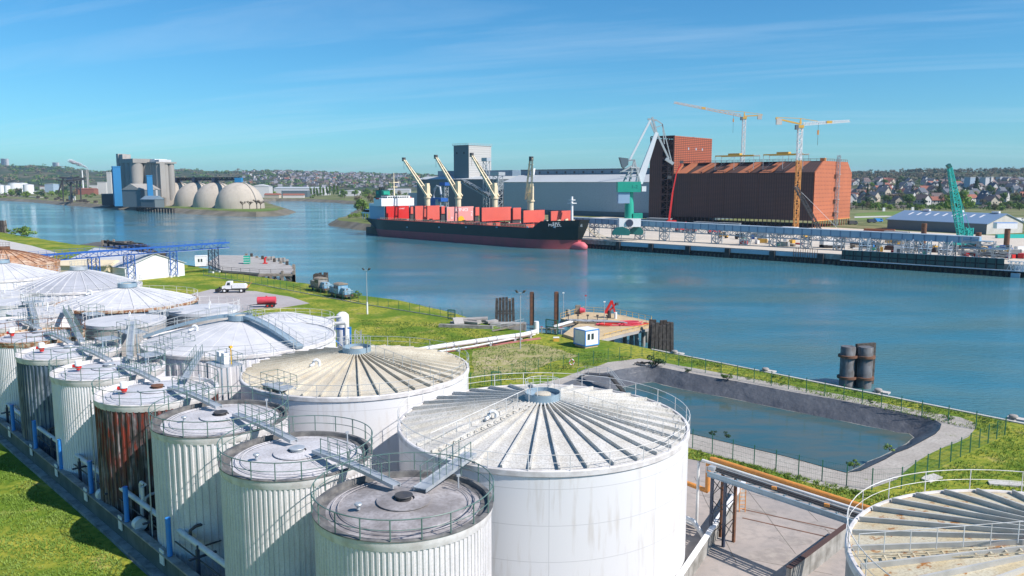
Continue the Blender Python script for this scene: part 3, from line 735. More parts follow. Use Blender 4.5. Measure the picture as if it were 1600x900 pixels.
# ---- big tanks
def big_tank(lab, x, y, R, zr, apex, wall, roof, rail, ribs=0, dome=0.0, flutes=0, hub=True, rib_w=.13, rib_h=.26, hubmat='galv_blue', posts=26, stairs=(), goose=None, gm='big white tanks', rimm='rim_white', z0=0, rib_mat=None, rail_h=1.0):
    t = thing('storage_tank', lab, 'tank', (x, y, 0), 0, gm)
    m = MB()
    if flutes: fluted(m, R - .06, z0, zr - .3, flutes, .06, .6)
    else: m.lathe([(R, z0), (R, zr - .3)], 96)
    m.build('shell', M[wall], t, True, 25)
    m = MB(); m.lathe([(R - .1, zr - .34), (R + .04, zr - .34), (R + .10, zr - .28), (R + .10, zr + .04), (R + .03, zr + .10), (R - .12, zr + .10), (R - .14, zr)], 96); m.build('rim', M[rimm], t, True, 30)
    m = MB(); cone_roof(m, R - .12, zr - .02, zr + apex, 96, 10, dome); m.build('roof', M[roof], t, True, 20)
    def zr_at(r):
        tt = 1 - r / (R - .12); return zr - .02 + apex * (tt if not dome else sin(tt * pi / 2) * dome + tt * (1 - dome))
    if ribs:
        m = MB(); r0 = 1.15
        for i in range(ribs):
            a = 2 * pi * (i + .35) / ribs; rr = R - .2
            n = 6 if dome else 2
            for k_ in range(n):
                ra = r0 + (rr - r0) * k_ / n; rb = r0 + (rr - r0) * (k_ + 1) / n
                m.bar((ra * cos(a), ra * sin(a), zr_at(ra) + rib_h / 2 - .01), (rb * cos(a), rb * sin(a), zr_at(rb) + rib_h / 2 - .01), rib_w if k_ else rib_w * .7, rib_h)
        m.build('roof_beams', M[rib_mat or roof], t)
    za = zr + apex
    if hub:
        m = MB(); m.lathe([(0, za + .42), (.55, za + .40), (.6, za + .36), (.6, za + .2)], 24); m.build('manhole_cover', M['roof_cream'], t, True, 40)
        m = MB(); m.lathe([(.62, za + .12), (1.25, za + .14), (1.25, za + .48), (1.32, za + .48), (1.34, za - .12), (1.2, za - .12)], 36); m.build('hub_ring', M[hubmat], t, True, 40)
        m = MB(); ring_rail(m, 1.3, za + .45, .9, 9, .02, radians(20), radians(250)); m.build('hub_railing', M[rail], t, True, 50)
    m = MB(); ring_rail(m, R + .06, zr + .1, rail_h, posts, .024); m.build('railing', M[rail], t, True, 50)
    for a in stairs:
        m = MB(); a = radians(a)
        pts = [((R - .3 + (1.4 - R + .3) * k_ / 8) * cos(a), (R - .3 + (1.4 - R + .3) * k_ / 8) * sin(a)) for k_ in range(9)]
        pz = [zr_at(hypot(*p)) + (rib_h if ribs else .05) for p in pts]
        line_rail(m, [(p[0], p[1], z) for p, z in zip(pts, pz)], 1.0, 1.25, .022, False)
        m.build('stair_handrail', M[rail], t, True, 50)
        m = MB(); off = Vector((-sin(a), cos(a), 0))
        for k_ in range(14):
            r_ = 1.8 + (R - 2.6) * k_ / 13; c = Vector((r_ * cos(a), r_ * sin(a), zr_at(r_) + rib_h * .6)) + off * .35
            m.bar(c - off * .28, c + off * .28, .08, .04)
        for o_ in (-.28, .28): m.bar(Vector((1.7 * cos(a), 1.7 * sin(a), zr_at(1.7) + rib_h * .6 - .03)) + off * (.35 + o_), Vector(((R - .7) * cos(a), (R - .7) * sin(a), zr_at(R - .7) + rib_h * .6 - .03)) + off * (.35 + o_), .03, .05)
        m.build('roof_steps', M[roof], t)
    if goose:
        m = MB(); a, r_ = goose; c = Vector((r_ * cos(radians(a)), r_ * sin(radians(a)), zr_at(r_)))
        m.tube([c + Vector((.28 * cos(s_) , .0, .34 + .28 * sin(s_))) for s_ in [radians(v) for v in range(-30, 211, 24)]], .13, 10)
        m.cyl(c + Vector((.24, 0, .3)), c + Vector((.24, 0, -.1)), .13); m.tube([c + Vector((-.25, 0, .2)), c + Vector((-.5, -.3, .12))], .12, 8)
        m.build('gooseneck_vent', M['white'], t, True, 50)
    return t
T2 = big_tank('largest white tank in the middle, pale roof with radial beams, smooth panelled wall', 2.27, 57.37, 10.55, 10.5, 1.75, 'white_smooth', 'roof_speck', 'rail_white', 36, stairs=(222, -28), goose=(218, 4.6))
T3 = big_tank('big white tank with a yellowed cream beamed roof, behind the two pale roofed small tanks', -14.65, 74.07, 10.5, 10.5, 1.7, 'white_smooth', 'roof_cream', 'rail_grey', 40, stairs=(-35,), goose=(226, 4.4))
T4 = big_tank('big tank cut off by the lower right corner, yellow stained roof with grey beams', 26.2, 33.3, 10.55, 10.5, 1.9, 'concrete', 'roof_yellowed', 'rail_white', 34, stairs=(168,), posts=24, rib_w=.13, rib_h=.26, rail_h=1.15, rib_mat='rib_grey')
T5 = big_tank('big white domed tank with a footbridge over its smooth roof', -30.8, 89.5, 10.45, 10.5, 2.2, 'white_clean', 'roof_white', 'rail_grey', 26, .35, 70, goose=(215, 5), rib_w=.05, rib_h=.05)
T6 = big_tank('white domed tank half hidden behind the footbridge of the larger dome', -31.9, 109.5, 7.0, 8.5, 1.7, 'white_clean', 'roof_white', 'rail_white', 20, .35, 60, hub=False, rib_w=.1, rib_h=.08, gm='mid sized white tanks', posts=20)
T7 = big_tank('white ribbed dome tank with rust marks at its rim, beyond the small row', -56.9, 117.4, 9.6, 10.5, 2.3, 'blue_cladding', 'roof_white', 'rail_white', 28, .3, 60, rib_w=.12, rib_h=.1, rimm='rim_rust', goose=(200, 5))
T8 = big_tank('grey metal dome tank with pale ribs, beyond the white ribbed dome', -73.6, 135.2, 9.6, 10.5, 2.9, 'white_clean', 'roof_metal', 'rail_grey', 30, .5, 60, rib_w=.1, rib_h=.12, rib_mat='roof_white', hub=True, hubmat='galv')
T9 = big_tank('white dome tank with crossed ribs at the left edge, beside the grey dome', -96.0, 149.8, 9.5, 10.5, 2.6, 'white_clean', 'roof_white', 'rail_white', 30, .4, 56, rib_w=.1, rib_h=.1)
T10 = big_tank('rust brown dome tank at the far left end of the tank farm', -112, 175.7, 10.7, 10.5, 3.0, 'roof_rusty', 'roof_rusty', 'rusty_steel', 26, .5, 0, rib_w=.12, rib_h=.12, rimm='roof_rusty', rib_mat='rusty_steel', hubmat='rusty_steel')
# walkway over dome T5 : left leg and right leg
def leg_over(lab, T, R, zr, apex, a, w_=.9):
    c = Vector((T[0], T[1], 0)); t = thing('footbridge', lab, 'footbridge', tuple(c), radians(a))
    n = 8; pts = [(1.2 + (R - 1.0) * k_ / n, 0, zr + apex + .35 - (apex + .1) * (k_ / n) ** 1.5) for k_ in range(n + 1)]
    m = MB()
    for i in range(n): m.bar(pts[i], pts[i + 1], w_, .3)
    m.build('deck', M['galv_blue'], t)
    m = MB()
    for s_ in (-1, 1): line_rail(m, [(x, s_ * w_ / 2, z) for x, y, z in pts], 1.0, 1.3, .022)
    m.build('handrail', M['rail_grey'], t, True, 50)
leg_over('blue grey footbridge climbing the white dome from its left rim', (-30.8, 89.5), 10.5, 10.5, 2.2, 184)
leg_over('blue grey footbridge running down the white dome to its right rim', (-30.8, 89.5), 10.5, 10.5, 2.2, -38)
# flat roofed small tanks
for x, y, R, lab, wl in ((-49.66, 101.3, 4.75, 'flat white roofed tank with bare concrete wall in front of the white ribbed dome', 'concrete'), (-43.0, 110.6, 4.6, 'white flat roof tank next to the tarmac pad', 'concrete'),
                     (-64.5, 109.0, 4.4, 'white flat roof tank half hidden by platforms at the left', 'white_clean'), (-73.0, 117.5, 4.4, 'white flat roof tank partly hidden below the grey metal dome', 'white_clean'), (-81, 126, 4.4, 'flat roof tank at the left edge under the white crossed rib dome', 'white_clean')):
    t = thing('storage_tank', lab, 'tank', (x, y, 0), 0, 'flat roofed tanks')
    m = MB(); m.lathe([(R, 0), (R, 10.2)], 64)
    for z in range(1, 10): m.lathe([(R + .004, z), (R + .03, z + .02), (R + .03, z + .08), (R + .004, z + .1)], 64)
    m.build('shell', M[wl], t, True, 30)
    m = MB(); m.lathe([(R - .1, 10.1), (R + .12, 10.1), (R + .14, 10.5), (0, 10.72)], 64); m.build('roof', M['roof_white'], t, True, 30)
    m = MB(); ring_rail(m, R + .05, 10.5, 1.1, 16, .024, radians(-60), radians(200)); m.build('railing', M['rail_white'], t, True, 50)
    m = MB(); m.tube([(1, -1, 10.6), (1, -1, 11.6), (1.2, -1.2, 11.75), (1.4, -1.4, 11.6), (1.4, -1.4, 11.2)], .06, 6); m.build('vent', M['white'], t, True)

# ---- upright vessel with blue frames beyond the cream roof
t = thing('process_vessel', 'white upright vessel with blue steel frames beyond the cream roofed tank', 'vessel', tuple(G(537, 560)))
v0 = G(537, 560); 
m = MB(); m.lathe([(0, 7.6), (.5, 7.5), (.95, 7.1), (1.0, 6.7), (1.0, 0)], 28); m.build('vessel', M['white'], t, True, 40)
m = MB()
for dx, dy in ((-2.8, -1.2), (.5, -1.6), (-2.8, .9), (1.4, -1.0)): m.bar((dx, dy, 0), (dx, dy, 5.3), .26)
m.bar((-2.8, -1.2, 5.1), (.5, -1.6, 5.1), .26); m.bar((-2.8, .9, 5.1), (1.4, -1.0, 5.1), .2); m.bar((-2.8, -1.2, 4.9), (.5, -1.6, 2.0), .12)
m.build('support_frame', M['bright_blue'], t)
m = MB(); m.tube([(-8.5, -1.3, 5.5), (.9, -1.9, 6.1)], .28, 10); m.tube([(.9, -1.9, 6.0), (.9, -1.9, 0)], .22, 10); m.tube([(-8, -.8, 6.3), (0, -.9, 6.9)], .18, 8); m.build('pipework', M['pipe_white'], t, True)
m = MB(); m.lattice((2.7, -1.6, 0), (2.7, -1.6, 4.9), .9, .9, 6, .05); m.build('caged_ladder', M['galv'], t)

# ---- left side: bund wall, pipe rack
W0 = Vector((-27.2, 56.9, 0)); wd = Vector((-.7071, .7071, 0)); wn = Vector((-.7071, -.7071, 0))
t = thing('bund_wall', 'dark mossy concrete wall along the foot of the small tank row', 'wall', tuple(W0), atan2(wd.y, wd.x))
m = MB(); m.bx(-40, 110, 0, .35, 0, 1.75); m.build('wall', M['wall_green'], t)
m = MB(); m.bx(-40, 110, -.05, .55, 1.753, 1.86); m.build('coping', M['concrete_stain'], t)
m = MB(); m.bx(-40, 110, .36, 1.0, 0, .22); m.build('footing', M['concrete_stain'], t)
# local frame of the wall: x along wall (away), y toward the grass (left)
t = thing('pipe_rack', 'steel pipe rack with blue posts running along the wall of the small tanks', 'pipe rack', tuple(W0), atan2(wd.y, wd.x))
m = MB(); m.tube([(-40, -.55, 3.45), (110, -.55, 3.45)], .2, 12); m.build('main_pipe', M['pipe_white'], t, True)
m = MB(); m.tube([(-40, -.95, 3.0), (110, -.95, 3.0)], .1, 8); m.tube([(-40, -.35, 2.6), (110, -.35, 2.6)], .05, 8); m.build('small_pipes', M['steel_dark'], t, True)
x = -8.0; i = 0
while x < 60:
    m = MB(); m.bar((x, -.3, 0), (x, -.3, 3.3), .22, .22); m.bar((x, -1.6, 2.75), (x, .3, 2.75), .18, .12); m.bar((x, -.3, 3.3), (x, -.3, 3.6), .1); m.build('post', M['steel_navy'], t)
    m = MB(); xm = x + 3.4; m.cyl((xm, .25, 1.9), (xm, .25, 4.7), .19, n=12); m.build('valve_post', M['bright_blue'], t, True)
    m = MB(); m.bx(xm + .6, xm + 1.3, .42, .5, 1.0, 2.1); m.build('sign_board', M['white'], t)
    # branch pipes to the tank
    m = MB(); m.tube([(xm - 1.4, -.7, 3.1), (xm - 1.4, -.7, 3.9), (xm - 1.4, -1.1, 4.1), (xm - 1.4, -4.4, 4.1)], .12, 8); m.tube([(xm - 2.1, -1.1, 2.8), (xm - 2.1, -4.8, 2.8)], .06, 6)
    m.cyl((xm - 1.4, -2.2, 4.1), (xm - 1.4, -2.9, 4.1), .22, n=10)
    for q in range(4): m.bar((xm - 1.1 - q * .55, -4.1, 0), (xm - 1.1 - q * .55, -4.1, 3.6 - q * .4), .1)
    m.build('branch_pipe', M['pipe_grey' if i % 2 else 'steel_dark'], t, True)
    if i in (1, 2):
        m = MB(); m.tube([(xm - .9, -.7, 3.0), (xm - .9, -.7, 4.6), (xm - .9, -.9, 4.8), (xm - 0.2, -.9, 4.8), (xm, -.9, 4.6), (xm, -.9, 2.0)], .14, 8); m.build('expansion_loop', M['pipe_white'], t, True)
        m = MB(); m.cyl((xm - 1.9, -.1, 2.1), (xm - 1.3, -.1, 2.1), .5, n=18); m.build('pump_drum', M['pipe_white'], t, True)
    x += 8.15; i += 1
# ---- right side: bund wall, gantry with pipes
b0 = G(1158, 775); b1 = G(1068, 912); d = (b1 - b0).normalized(); t = thing('bund_wall', 'white topped concrete wall between the yard and the steel gantry tower', 'wall', (b0.x, b0.y, 0), atan2(d.y, d.x))
m = MB(); m.bx(0, 22, 0, .3, 0, 1.3); m.build('wall', M['concrete_stain'], t)
m = MB(); m.bx(-.05, 22, -.06, .36, 1.304, 1.38); m.build('coping', M['white'], t)
b0 = G(1255, 905); b1 = G(1325, 850); d = (b1 - b0).normalized(); t = thing('bund_wall', 'stained concrete wall around the corner tank at the lower right', 'wall', (b0.x, b0.y, 0), atan2(d.y, d.x))
m = MB(); m.bx(-2, 9, 0, .35, 0, 1.5); m.build('wall', M['concrete_stain'], t)
m = MB(); m.bx(-2.05, 9.05, -.03, .38, 1.503, 1.56); m.build('coping', M['rust_brown'], t)

ga = G(1118, 850); gz = 5.6
t = thing('pipe_gantry', 'blue steel gantry carrying an orange and a grey pipe over the concrete yard', 'pipe gantry', (ga.x, ga.y, 0), 0)
E1 = G(1112, 735, gz + .2); E2 = G(1345, 812, gz + .2)
dl = (E2 - E1); dl.z = 0; L = dl.length; rz_ = atan2(dl.y, dl.x); t.location = (E1.x, E1.y, 0); t.rotation_euler = (0, 0, rz_)
m = MB()
for yy in (0, 1.35):
    m.bx(-.4, L + 2.5, yy - .07, yy + .07, gz - .02, gz + .02); m.bx(-.4, L + 2.5, yy - .02, yy + .02, gz - .35, gz - .021); m.bx(-.4, L + 2.5, yy - .07, yy + .07, gz - .39, gz - .351)
for q in range(8): m.bar((q * 2.0, .07, gz - .1), (q * 2.0, 1.28, gz - .1), .09)
for q in range(7): m.bar((q * 2.0 + .1, .1, gz - .2), (q * 2.0 + 1.9, 1.25, gz - .2), .05)
m.build('beams', M['steel_blue' if 0 else 'galv_blue'], t)
for yy in (0, 1.35):
    for xx in (0.1, 1.3):
        m = MB(); m.bar((xx, yy, 0), (xx, yy, gz - .4), .2); m.build('leg', M['steel_navy' if yy == 0 else 'rusty_steel'], t)
m = MB()
for xx in (.1, 1.3):
    for z in (0.6, 2.2, 3.8):
        m.bar((xx, 0, z), (xx, 1.35, z + 1.3), .05); m.bar((xx, 1.35, z), (xx, 0, z + 1.3), .05)
for yy in (0, 1.35):
    for z in (0.6, 2.2, 3.8): m.bar((.1, yy, z), (1.3, yy, z + 1.4), .05)
m.build('bracing', M['steel_dark'], t)
m = MB(); m.tube([(-1.6, 1.75, gz - 2.4), (-1.6, 1.75, gz + .1), (-1.3, 1.75, gz + .36), (-1.0, 1.75, gz + .4), (L + 3, 1.75, gz + .4)], .2, 12); m.tube([(-7, 2.2, gz - 2.5), (-1.6, 1.75, gz - 2.4)], .2, 10)
m.build('orange_pipe', M['orange'], t, True)
m = MB(); m.tube([(-2.0, 1.0, .2), (-2.0, 1.0, gz + .1), (-1.7, 1.1, gz + .3), (L + 3, 1.2, gz + .3)], .12, 10); m.tube([(-2.0, 1.0, .25), (-7, 1.4, .25)], .12, 8); m.build('grey_pipe', M['pipe_white'], t, True)
m = MB(); m.tube([(-.4, .75, gz + .12), (L + 3, .75, gz + .12)], .09, 8); m.tube([(-.4, .45, gz + .12), (L + 3, .45, gz + .12)], .07, 8); m.tube([(-.4, .98, gz + .1), (L + 3, .98, gz + .1)], .06, 8); m.build('dark_pipes', M['steel_dark'], t, True)
m = MB(); m.box((5.2, .4, gz + .26), (.35, .2, .2), .4); m.box((9.3, .4, gz + .26), (.35, .2, .2), .4); m.build('valve', M['orange'], t)
m = MB(); m.box((-.2, .3, gz + .25), (.5, .4, .3), .2); m.cyl((-.6, .2, gz + .3), (-.6, .2, gz - .2), .06); m.build('junction_box', M['galv'], t)
# elbow pipe from the tank base
pe = G(1080, 842); t = thing('elbow_pipe', 'short white elbow pipe leaving the base of the largest tank', 'pipe', (pe.x, pe.y, 0))
m = MB(); m.tube([(-2, .6, 1.6), (-.6, .2, 1.7), (0.1, 0, 1.5), (.8, -.3, .5), (1.0, -.4, 0)], .2, 12); m.build('pipe', M['white'], t, True)
t = thing('pipe_bundle', 'low run of grey pipes lying between the largest tank and the gantry', 'pipes', (ga.x - 7, ga.y + 4, 0), rz_)
for q in range(4):
    m = MB(); m.tube([(-4, q * .5, .3), (5, q * .5, .3)], .13, 8); m.build('pipe', M['pipe_grey'], t, True)
t = thing('yellow_ladder', 'small yellow ladder frame fixed to the wall beside the gantry tower', 'ladder', tuple(G(1155, 800)))
m = MB()
for dx in (0, .5): m.bar((dx, 0, 0), (dx, 0, 2.6), .06)
for z in range(7): m.bar((0, 0, .3 + z * .35), (.5, 0, .3 + z * .35), .045)
m.build('ladder', M['orange'], t)

# ================================================================== NEAR BANK OBJECTS
def fence(lab, pts, h=2.0, step=2.6, dense=.22, kerb=False, mat_='fence_green'):
    p0 = Vector(pts[0]); t = thing('mesh_fence', lab, 'fence', (p0.x, p0.y, 0))
    P = [Vector((p[0], p[1], 0)) - Vector((p0.x, p0.y, 0)) for p in pts]
    m = MB(); pm = None; cnt = 0
    for i in range(len(P) - 1):
        a, b = P[i], P[i + 1]; L = (b - a).length; n = max(1, round(L / step)); d = (b - a) / L
        for z in (.08, .55, 1.0, 1.5, h - .03): m.bar(a + Vector((0, 0, z)), b + Vector((0, 0, z)), .012)
        k_ = int(L / dense)
        for k in range(k_): m.bar(a + d * (k * dense) + Vector((0, 0, .05)), a + d * (k * dense) + Vector((0, 0, h)), .006)
        for k in range(n + (1 if i == len(P) - 2 else 0)):
            c = a + d * (L * k / n)
            if pm is None:
                q = MB(); q.bx(-.04, .04, -.04, .04, 0, h + .12); pm = q.build('post', M[mat_], t); pm.location = c
            else:
                o = pm.copy(); COL.objects.link(o); o.parent = t; o.location = c
            cnt += 1
    m.build('mesh_panel', M[mat_], t)
    if kerb:
        m = MB()
        for i in range(len(P) - 1): m.bar(P[i] + Vector((0, -.1, .08)), P[i + 1] + Vector((0, -.1, .08)), .12, .14)
        m.build('kerb_board', M['concrete_pale'], t)
    return t
fence('green mesh fence with a low kerb board following the grassy river bank', pxs([(318, 430), (400, 444), (480, 459), (560, 474), (640, 487), (722, 500)]), 1.9, 3.4, .3, True)
fence('green mesh fence between the soil patch and the far side of the pond', pxs([(735, 606), (800, 590), (880, 576), (950, 565), (1003, 557), (1102, 583), (1205, 603), (1318, 625), (1440, 652), (1570, 680)]), 2.0, 2.6, .2)
fence('green mesh fence between the pond gravel and the concrete yard', pxs([(1570, 680), (1485, 722), (1408, 764), (1362, 766), (1284, 752), (1178, 727), (1082, 700)]), 2.0, 2.5, .2)
def gate(lab, px, py, wd_, hgt, rz):
    t = thing('mesh_gate', lab, 'gate', tuple(G(px, py)), rz); m = MB()
    for a, b in (((0, 0, 0), (0, 0, hgt)), ((wd_, 0, 0), (wd_, 0, hgt)), ((0, 0, hgt), (wd_, 0, hgt)), ((0, 0, .1), (wd_, 0, .1)), ((0, 0, hgt / 2), (wd_, 0, hgt / 2))): m.bar(a, b, .14)
    m.build('frame', M['fence_green'], t); m = MB()
    for k in range(int(wd_ / .12)): m.bar((k * .12, 0, .1), (k * .12, 0, hgt), .02)
    for k in range(int(hgt / .25)): m.bar((0, 0, k * .25), (wd_, 0, k * .25), .02)
    m.build('mesh_panel', M['fence_green'], t)
gate('dark green gate standing at the jetty entrance beside the white cabin', 853, 521, 2.6, 2.7, radians(-38))
gate('dark green gate in the fence behind the largest tank', 768, 607, 1.3, 2.3, 0)
gate('small green gate panel at the end of the river bank fence', 700, 499, 1.6, 2.0, radians(-20))

# white ground pipeline
def pipe_line(name, lab, pts, r, mt, sup=4.0, rings=True):
    p0 = Vector(pts[0]); t = thing(name, lab, 'pipeline', (p0.x, p0.y, 0)); P = [Vector(p) - Vector((p0.x, p0.y, 0)) for p in pts]
    m = MB(); m.tube(P, r, 14); m.build('pipe', M[mt], t, True)
    m = MB()
    for i in range(len(P) - 1):
        a, b = P[i], P[i + 1]; n = max(1, int((b - a).length / sup)); d = (b - a).normalized()
        for k in range(n):
            c = a.lerp(b, (k + .5) / n); m.cyl(c - d * .1, c + d * .1, r + .06, n=14); m.box((c.x, c.y, (c.z - r) / 2), (.5, .5, max(.1, c.z - r)), atan2(d.y, d.x))
    m.build('support_ring', M['pipe_grey'], t, True)
    return t
pipe_line('ground_pipeline', 'thick white pipeline crossing the grass from the cream roofed tank to the jetty', [G(600, 556, .9), G(690, 541, .9), G(760, 531, .9), G(818, 523, .9), G(838, 518, .9)], .42, 'pipe_white')
pipe_line('ground_pipeline', 'second slimmer white pipeline lying beside the thick one', [G(640, 556, .5), G(740, 541, .5), G(836, 522.5, .5)], .16, 'pipe_white', 6)
t = thing('valve_cluster', 'cluster of grey valves and red handwheels where the white pipeline meets the bank', 'valves', tuple(G(838, 521)))
m = MB(); m.lathe([(0, 2.3), (.45, 2.3), (.5, 1.6), (.5, 0)], 20); m.build('drum', M['white'], t, True, 40)
m = MB()
for k in range(5): m.cyl((1.0 + k * .9, -.2 * k, 0), (1.0 + k * .9, -.2 * k, 1.2), .12); m.tube([(.6 + k * .9, -.2 * k, 1.0), (1.6 + k * .9, -.2 * k, 1.0)], .16, 8)
m.build('valve_bodies', M['pipe_grey'], t, True)
m = MB()
for k in range(3): m.lathe([(.22, 1.25), (.26, 1.28), (.22, 1.31)], 12, (1.0 + k * 1.8, -.3 * k))
m.build('handwheel', M['red'], t)

# lamp posts
def lamp(lab, px, py, h, sleeve=True):
    t = thing('lamp_post', lab, 'lamp post', tuple(G(px, py)))
    m = MB(); m.cyl((0, 0, 0), (0, 0, h), .11, .06, 10); m.build('pole', M['galv'], t, True)
    if sleeve: m = MB(); m.cyl((0, 0, .02), (0, 0, 2.6), .19, n=12); m.build('sleeve', M['white'], t, True)
    m = MB(); m.bar((-.6, 0, h), (.6, 0, h), .08); m.build('crossarm', M['galv'], t)
    for s_ in (-1, 1):
        m = MB(); m.bar((s_ * .5, -.05, h + .05), (s_ * .75, -.25, h + .45), .5, .16); m.build('floodlight', M['steel_dark'], t)
lamp('grey twin floodlight post with a white sleeve, standing on the grass by the locomotives', 574, 491, 9.5)
lamp('grey twin floodlight post on the grass left of the jetty gate', 813, 545, 9.6, False)

# jetty with tan deck --------------------------------------------------
c0 = G(950, 520)
t = thing('jetty', 'river jetty with a tan deck on concrete piles beside the white cabin', 'jetty', (c0.x, c0.y, 0))
def loc(P, z=None): return [(p[0] - c0.x, p[1] - c0.y) if z is None else (p[0] - c0.x, p[1] - c0.y, z) for p in P]
dk = loc([G(a, b, .5) for a, b in [(876, 497.5), (912, 487), (960, 490), (1018, 502), (1017, 508), (980, 516), (944, 525), (915, 533), (880, 522), (893, 512), (905, 505)]])
m = MB(); m.prism(dk, .0, .5); m.build('deck', M['deck_tan'], t)
m = MB()
for i in range(len(dk)):
    a, b = dk[i], dk[(i + 1) % len(dk)]; m.bar((a[0], a[1], -.28), (b[0], b[1], -.28), .5, .5)
m.build('edge_beam', M['concrete'], t)
for px, py in ((957, 540), (978, 541), (986, 545), (997, 545), (1005, 541), (1012, 535), (890, 510), (900, 512), (958, 520), (975, 520)):
    g = G(px, py, -4) - c0; m = MB(); m.cyl((g.x, g.y, -5.5), (g.x + random.uniform(-.5, .5), g.y + .4, -.2), .42, n=12); m.build('pile', M['concrete_stain'], t, True)
m = MB(); line_rail(m, [(p[0], p[1], .5) for p in dk[0:5]], 1.05, 2.0, .035); m.build('railing', M['crane_yellow'], t, True, 50)
m = MB(); line_rail(m, [(p[0], p[1], .5) for p in dk[4:7]], .35, 2.0, .05, False); m.build('low_rail', M['crane_yellow'], t, True, 50)
def onj(px, py, z=.5): return tuple(G(px, py, z))
t = thing('loading_arm_crane', 'red folded hydraulic crane arm standing on the tan jetty deck', 'crane', onj(952, 497))
m = MB(); m.cyl((0, 0, 0), (0, 0, 1.6), .35, n=12); m.build('pedestal', M['steel_dark'], t, True)
m = MB(); m.bar((-.9, 0, 1.0), (.5, 0, 3.6), .5); m.bar((.5, 0, 3.6), (1.1, .1, 1.2), .35); m.bar((-.5, .1, .9), (1.3, .2, 2.9), .3); m.build('arm', M['red'], t)
m = MB(); m.box((1.5, .2, 2.9), (.6, .4, .5), .5); m.build('head', M['steel_dark'], t)
m = MB(); m.cyl((1.2, -.6, 0), (1.2, -.6, 1.3), .3, n=12); m.build('tank', M['white'], t, True)
t = thing('hose_pile', 'tangle of red hoses coiled on the tan jetty deck', 'hoses', onj(968, 507))
rnd = random.Random(3)
for k in range(8):
    m = MB(); cx_, cy_ = rnd.uniform(-4.5, 5), rnd.uniform(-1.6, 1.6); rr = rnd.uniform(.9, 1.9)
    m.tube([(cx_ + rr * 1.4 * cos(a * .3 + k), cy_ + rr * .6 * sin(a * .3 + k), .12 + .03 * k) for a in range(int(rnd.uniform(14, 21)))], .12, 8); m.build('hose', M['pink_red' if k % 3 else 'red'], t, True)
t = thing('jetty_pipes', 'grey pipes and valves laid along the jetty deck behind the cabin', 'pipes', onj(920, 505))
for k in range(4):
    m = MB(); m.tube([(-4.5 + k, 1.2 - k * .6, .5), (3.5 + k, .2 - k * .6, .5), (4.3 + k, -.4 - k * .5, .3)], .16, 8); m.build('pipe', M['pipe_grey' if k % 2 else 'galv'], t, True)
for k in range(5): m = MB(); m.bar((-4 + k * 1.9, .8 - k * .2, 0), (-4 + k * 1.9, .8 - k * .2, 1.5), .14); m.box((-4 + k * 1.9, .8 - k * .2, 1.5), (.45, .3, .3)); m.build('valve_stand', M['steel_dark'], t)
t = thing('monitor_cabinet', 'dark cabinet with a red horn shaped reel at the far corner of the jetty', 'cabinet', onj(903, 490))
m = MB(); m.box((0, 0, .9), (1.1, .8, 1.8)); m.build('cabinet', M['timber_pale'], t)
m = MB(); m.cyl((.5, -.5, .8), (1.4, -.8, .8), .65, .4, 14); m.build('hose_reel', M['pink_red'], t, True, 40)
for lab, px, py, h in (('thin grey mast on the left corner of the jetty', 880, 497, 5.2), ('thin mast with a red tip at the back of the jetty', 915, 488, 3.6), ('grey pole with a small white lamp on the jetty deck', 944, 508, 4.6)):
    t = thing('mast', lab, 'mast', onj(px, py)); m = MB(); m.cyl((0, 0, 0), (0, 0, h), .07, n=6); m.build('pole', M['galv'], t, True)
    m = MB(); m.box((0, 0, h), (.4, .25, .2)); m.build('lamp', M['red' if 'red' in lab else 'white'], t)
t = thing('gangway', 'narrow white pipe bridge running out to the jetty from the green gate', 'pipe bridge', tuple(G(865, 517)))
e = G(898, 507) - G(865, 517); m = MB()
for k in range(3): m.tube([(0, k * .5, .7), (e.x, e.y + k * .5, .7)], .2, 8)
m.build('pipes', M['pipe_white'], t, True); m = MB(); m.bar((-1, -.4, .3), (e.x, e.y - .4, .3), .9, .2); m.build('footway', M['timber_pale'], t)

# white cabin with blue edges
def cabin(lab, px, py, sx, sy, h, rz, trim, z=.45, roof='white', win=True):
    t = thing('site_cabin', lab, 'cabin', tuple(G(px, py)), rz)
    m = MB(); m.bx(-sx / 2, sx / 2, -sy / 2, sy / 2, z, z + h); m.build('wall', M['white'], t)
    m = MB()
    for zz_ in (z, z + h):
        for a, b in (((-1, -1), (1, -1)), ((1, -1), (1, 1)), ((1, 1), (-1, 1)), ((-1, 1), (-1, -1))): m.bar((a[0] * sx / 2, a[1] * sy / 2, zz_), (b[0] * sx / 2, b[1] * sy / 2, zz_), .16, .14)
    for a in (-1, 1):
        for b in (-1, 1): m.bar((a * sx / 2, b * sy / 2, z), (a * sx / 2, b * sy / 2, z + h), .14)
    m.build('trim', M[trim], t)
    m = MB(); m.bx(-sx / 2 + .1, sx / 2 - .1, -sy / 2 + .1, sy / 2 - .1, 0, z); m.build('base', M['deck_tan'], t)
    m = MB(); m.bx(-sx / 2 + .05, sx / 2 - .05, -sy / 2 + .05, sy / 2 - .05, z + h + .01, z + h + .1); m.build('roof', M[roof], t)
    if win:
        for fx, fy, ax in ((sx / 2 + .02, .2, 0), (0.1, -sy / 2 - .02, 1), (-.75, -sy / 2 - .02, 1)):
            m = MB()
            if ax == 0: m.box((fx, fy, z + h * .58), (.06, .95, 1.0))
            else: m.box((fx, fy, z + h * .58), (.5, .06, 1.0))
            w_ = m.build('window', M['glass'], t)
cabin('white site cabin with blue corner trim on the grass beside the tan jetty', 916, 541, 3.0, 3.0, 2.6, radians(35), 'bright_blue')
t = thing('grit_box', 'small yellow and white box on the grass beside the green jetty gate', 'box', tuple(G(869, 533)))
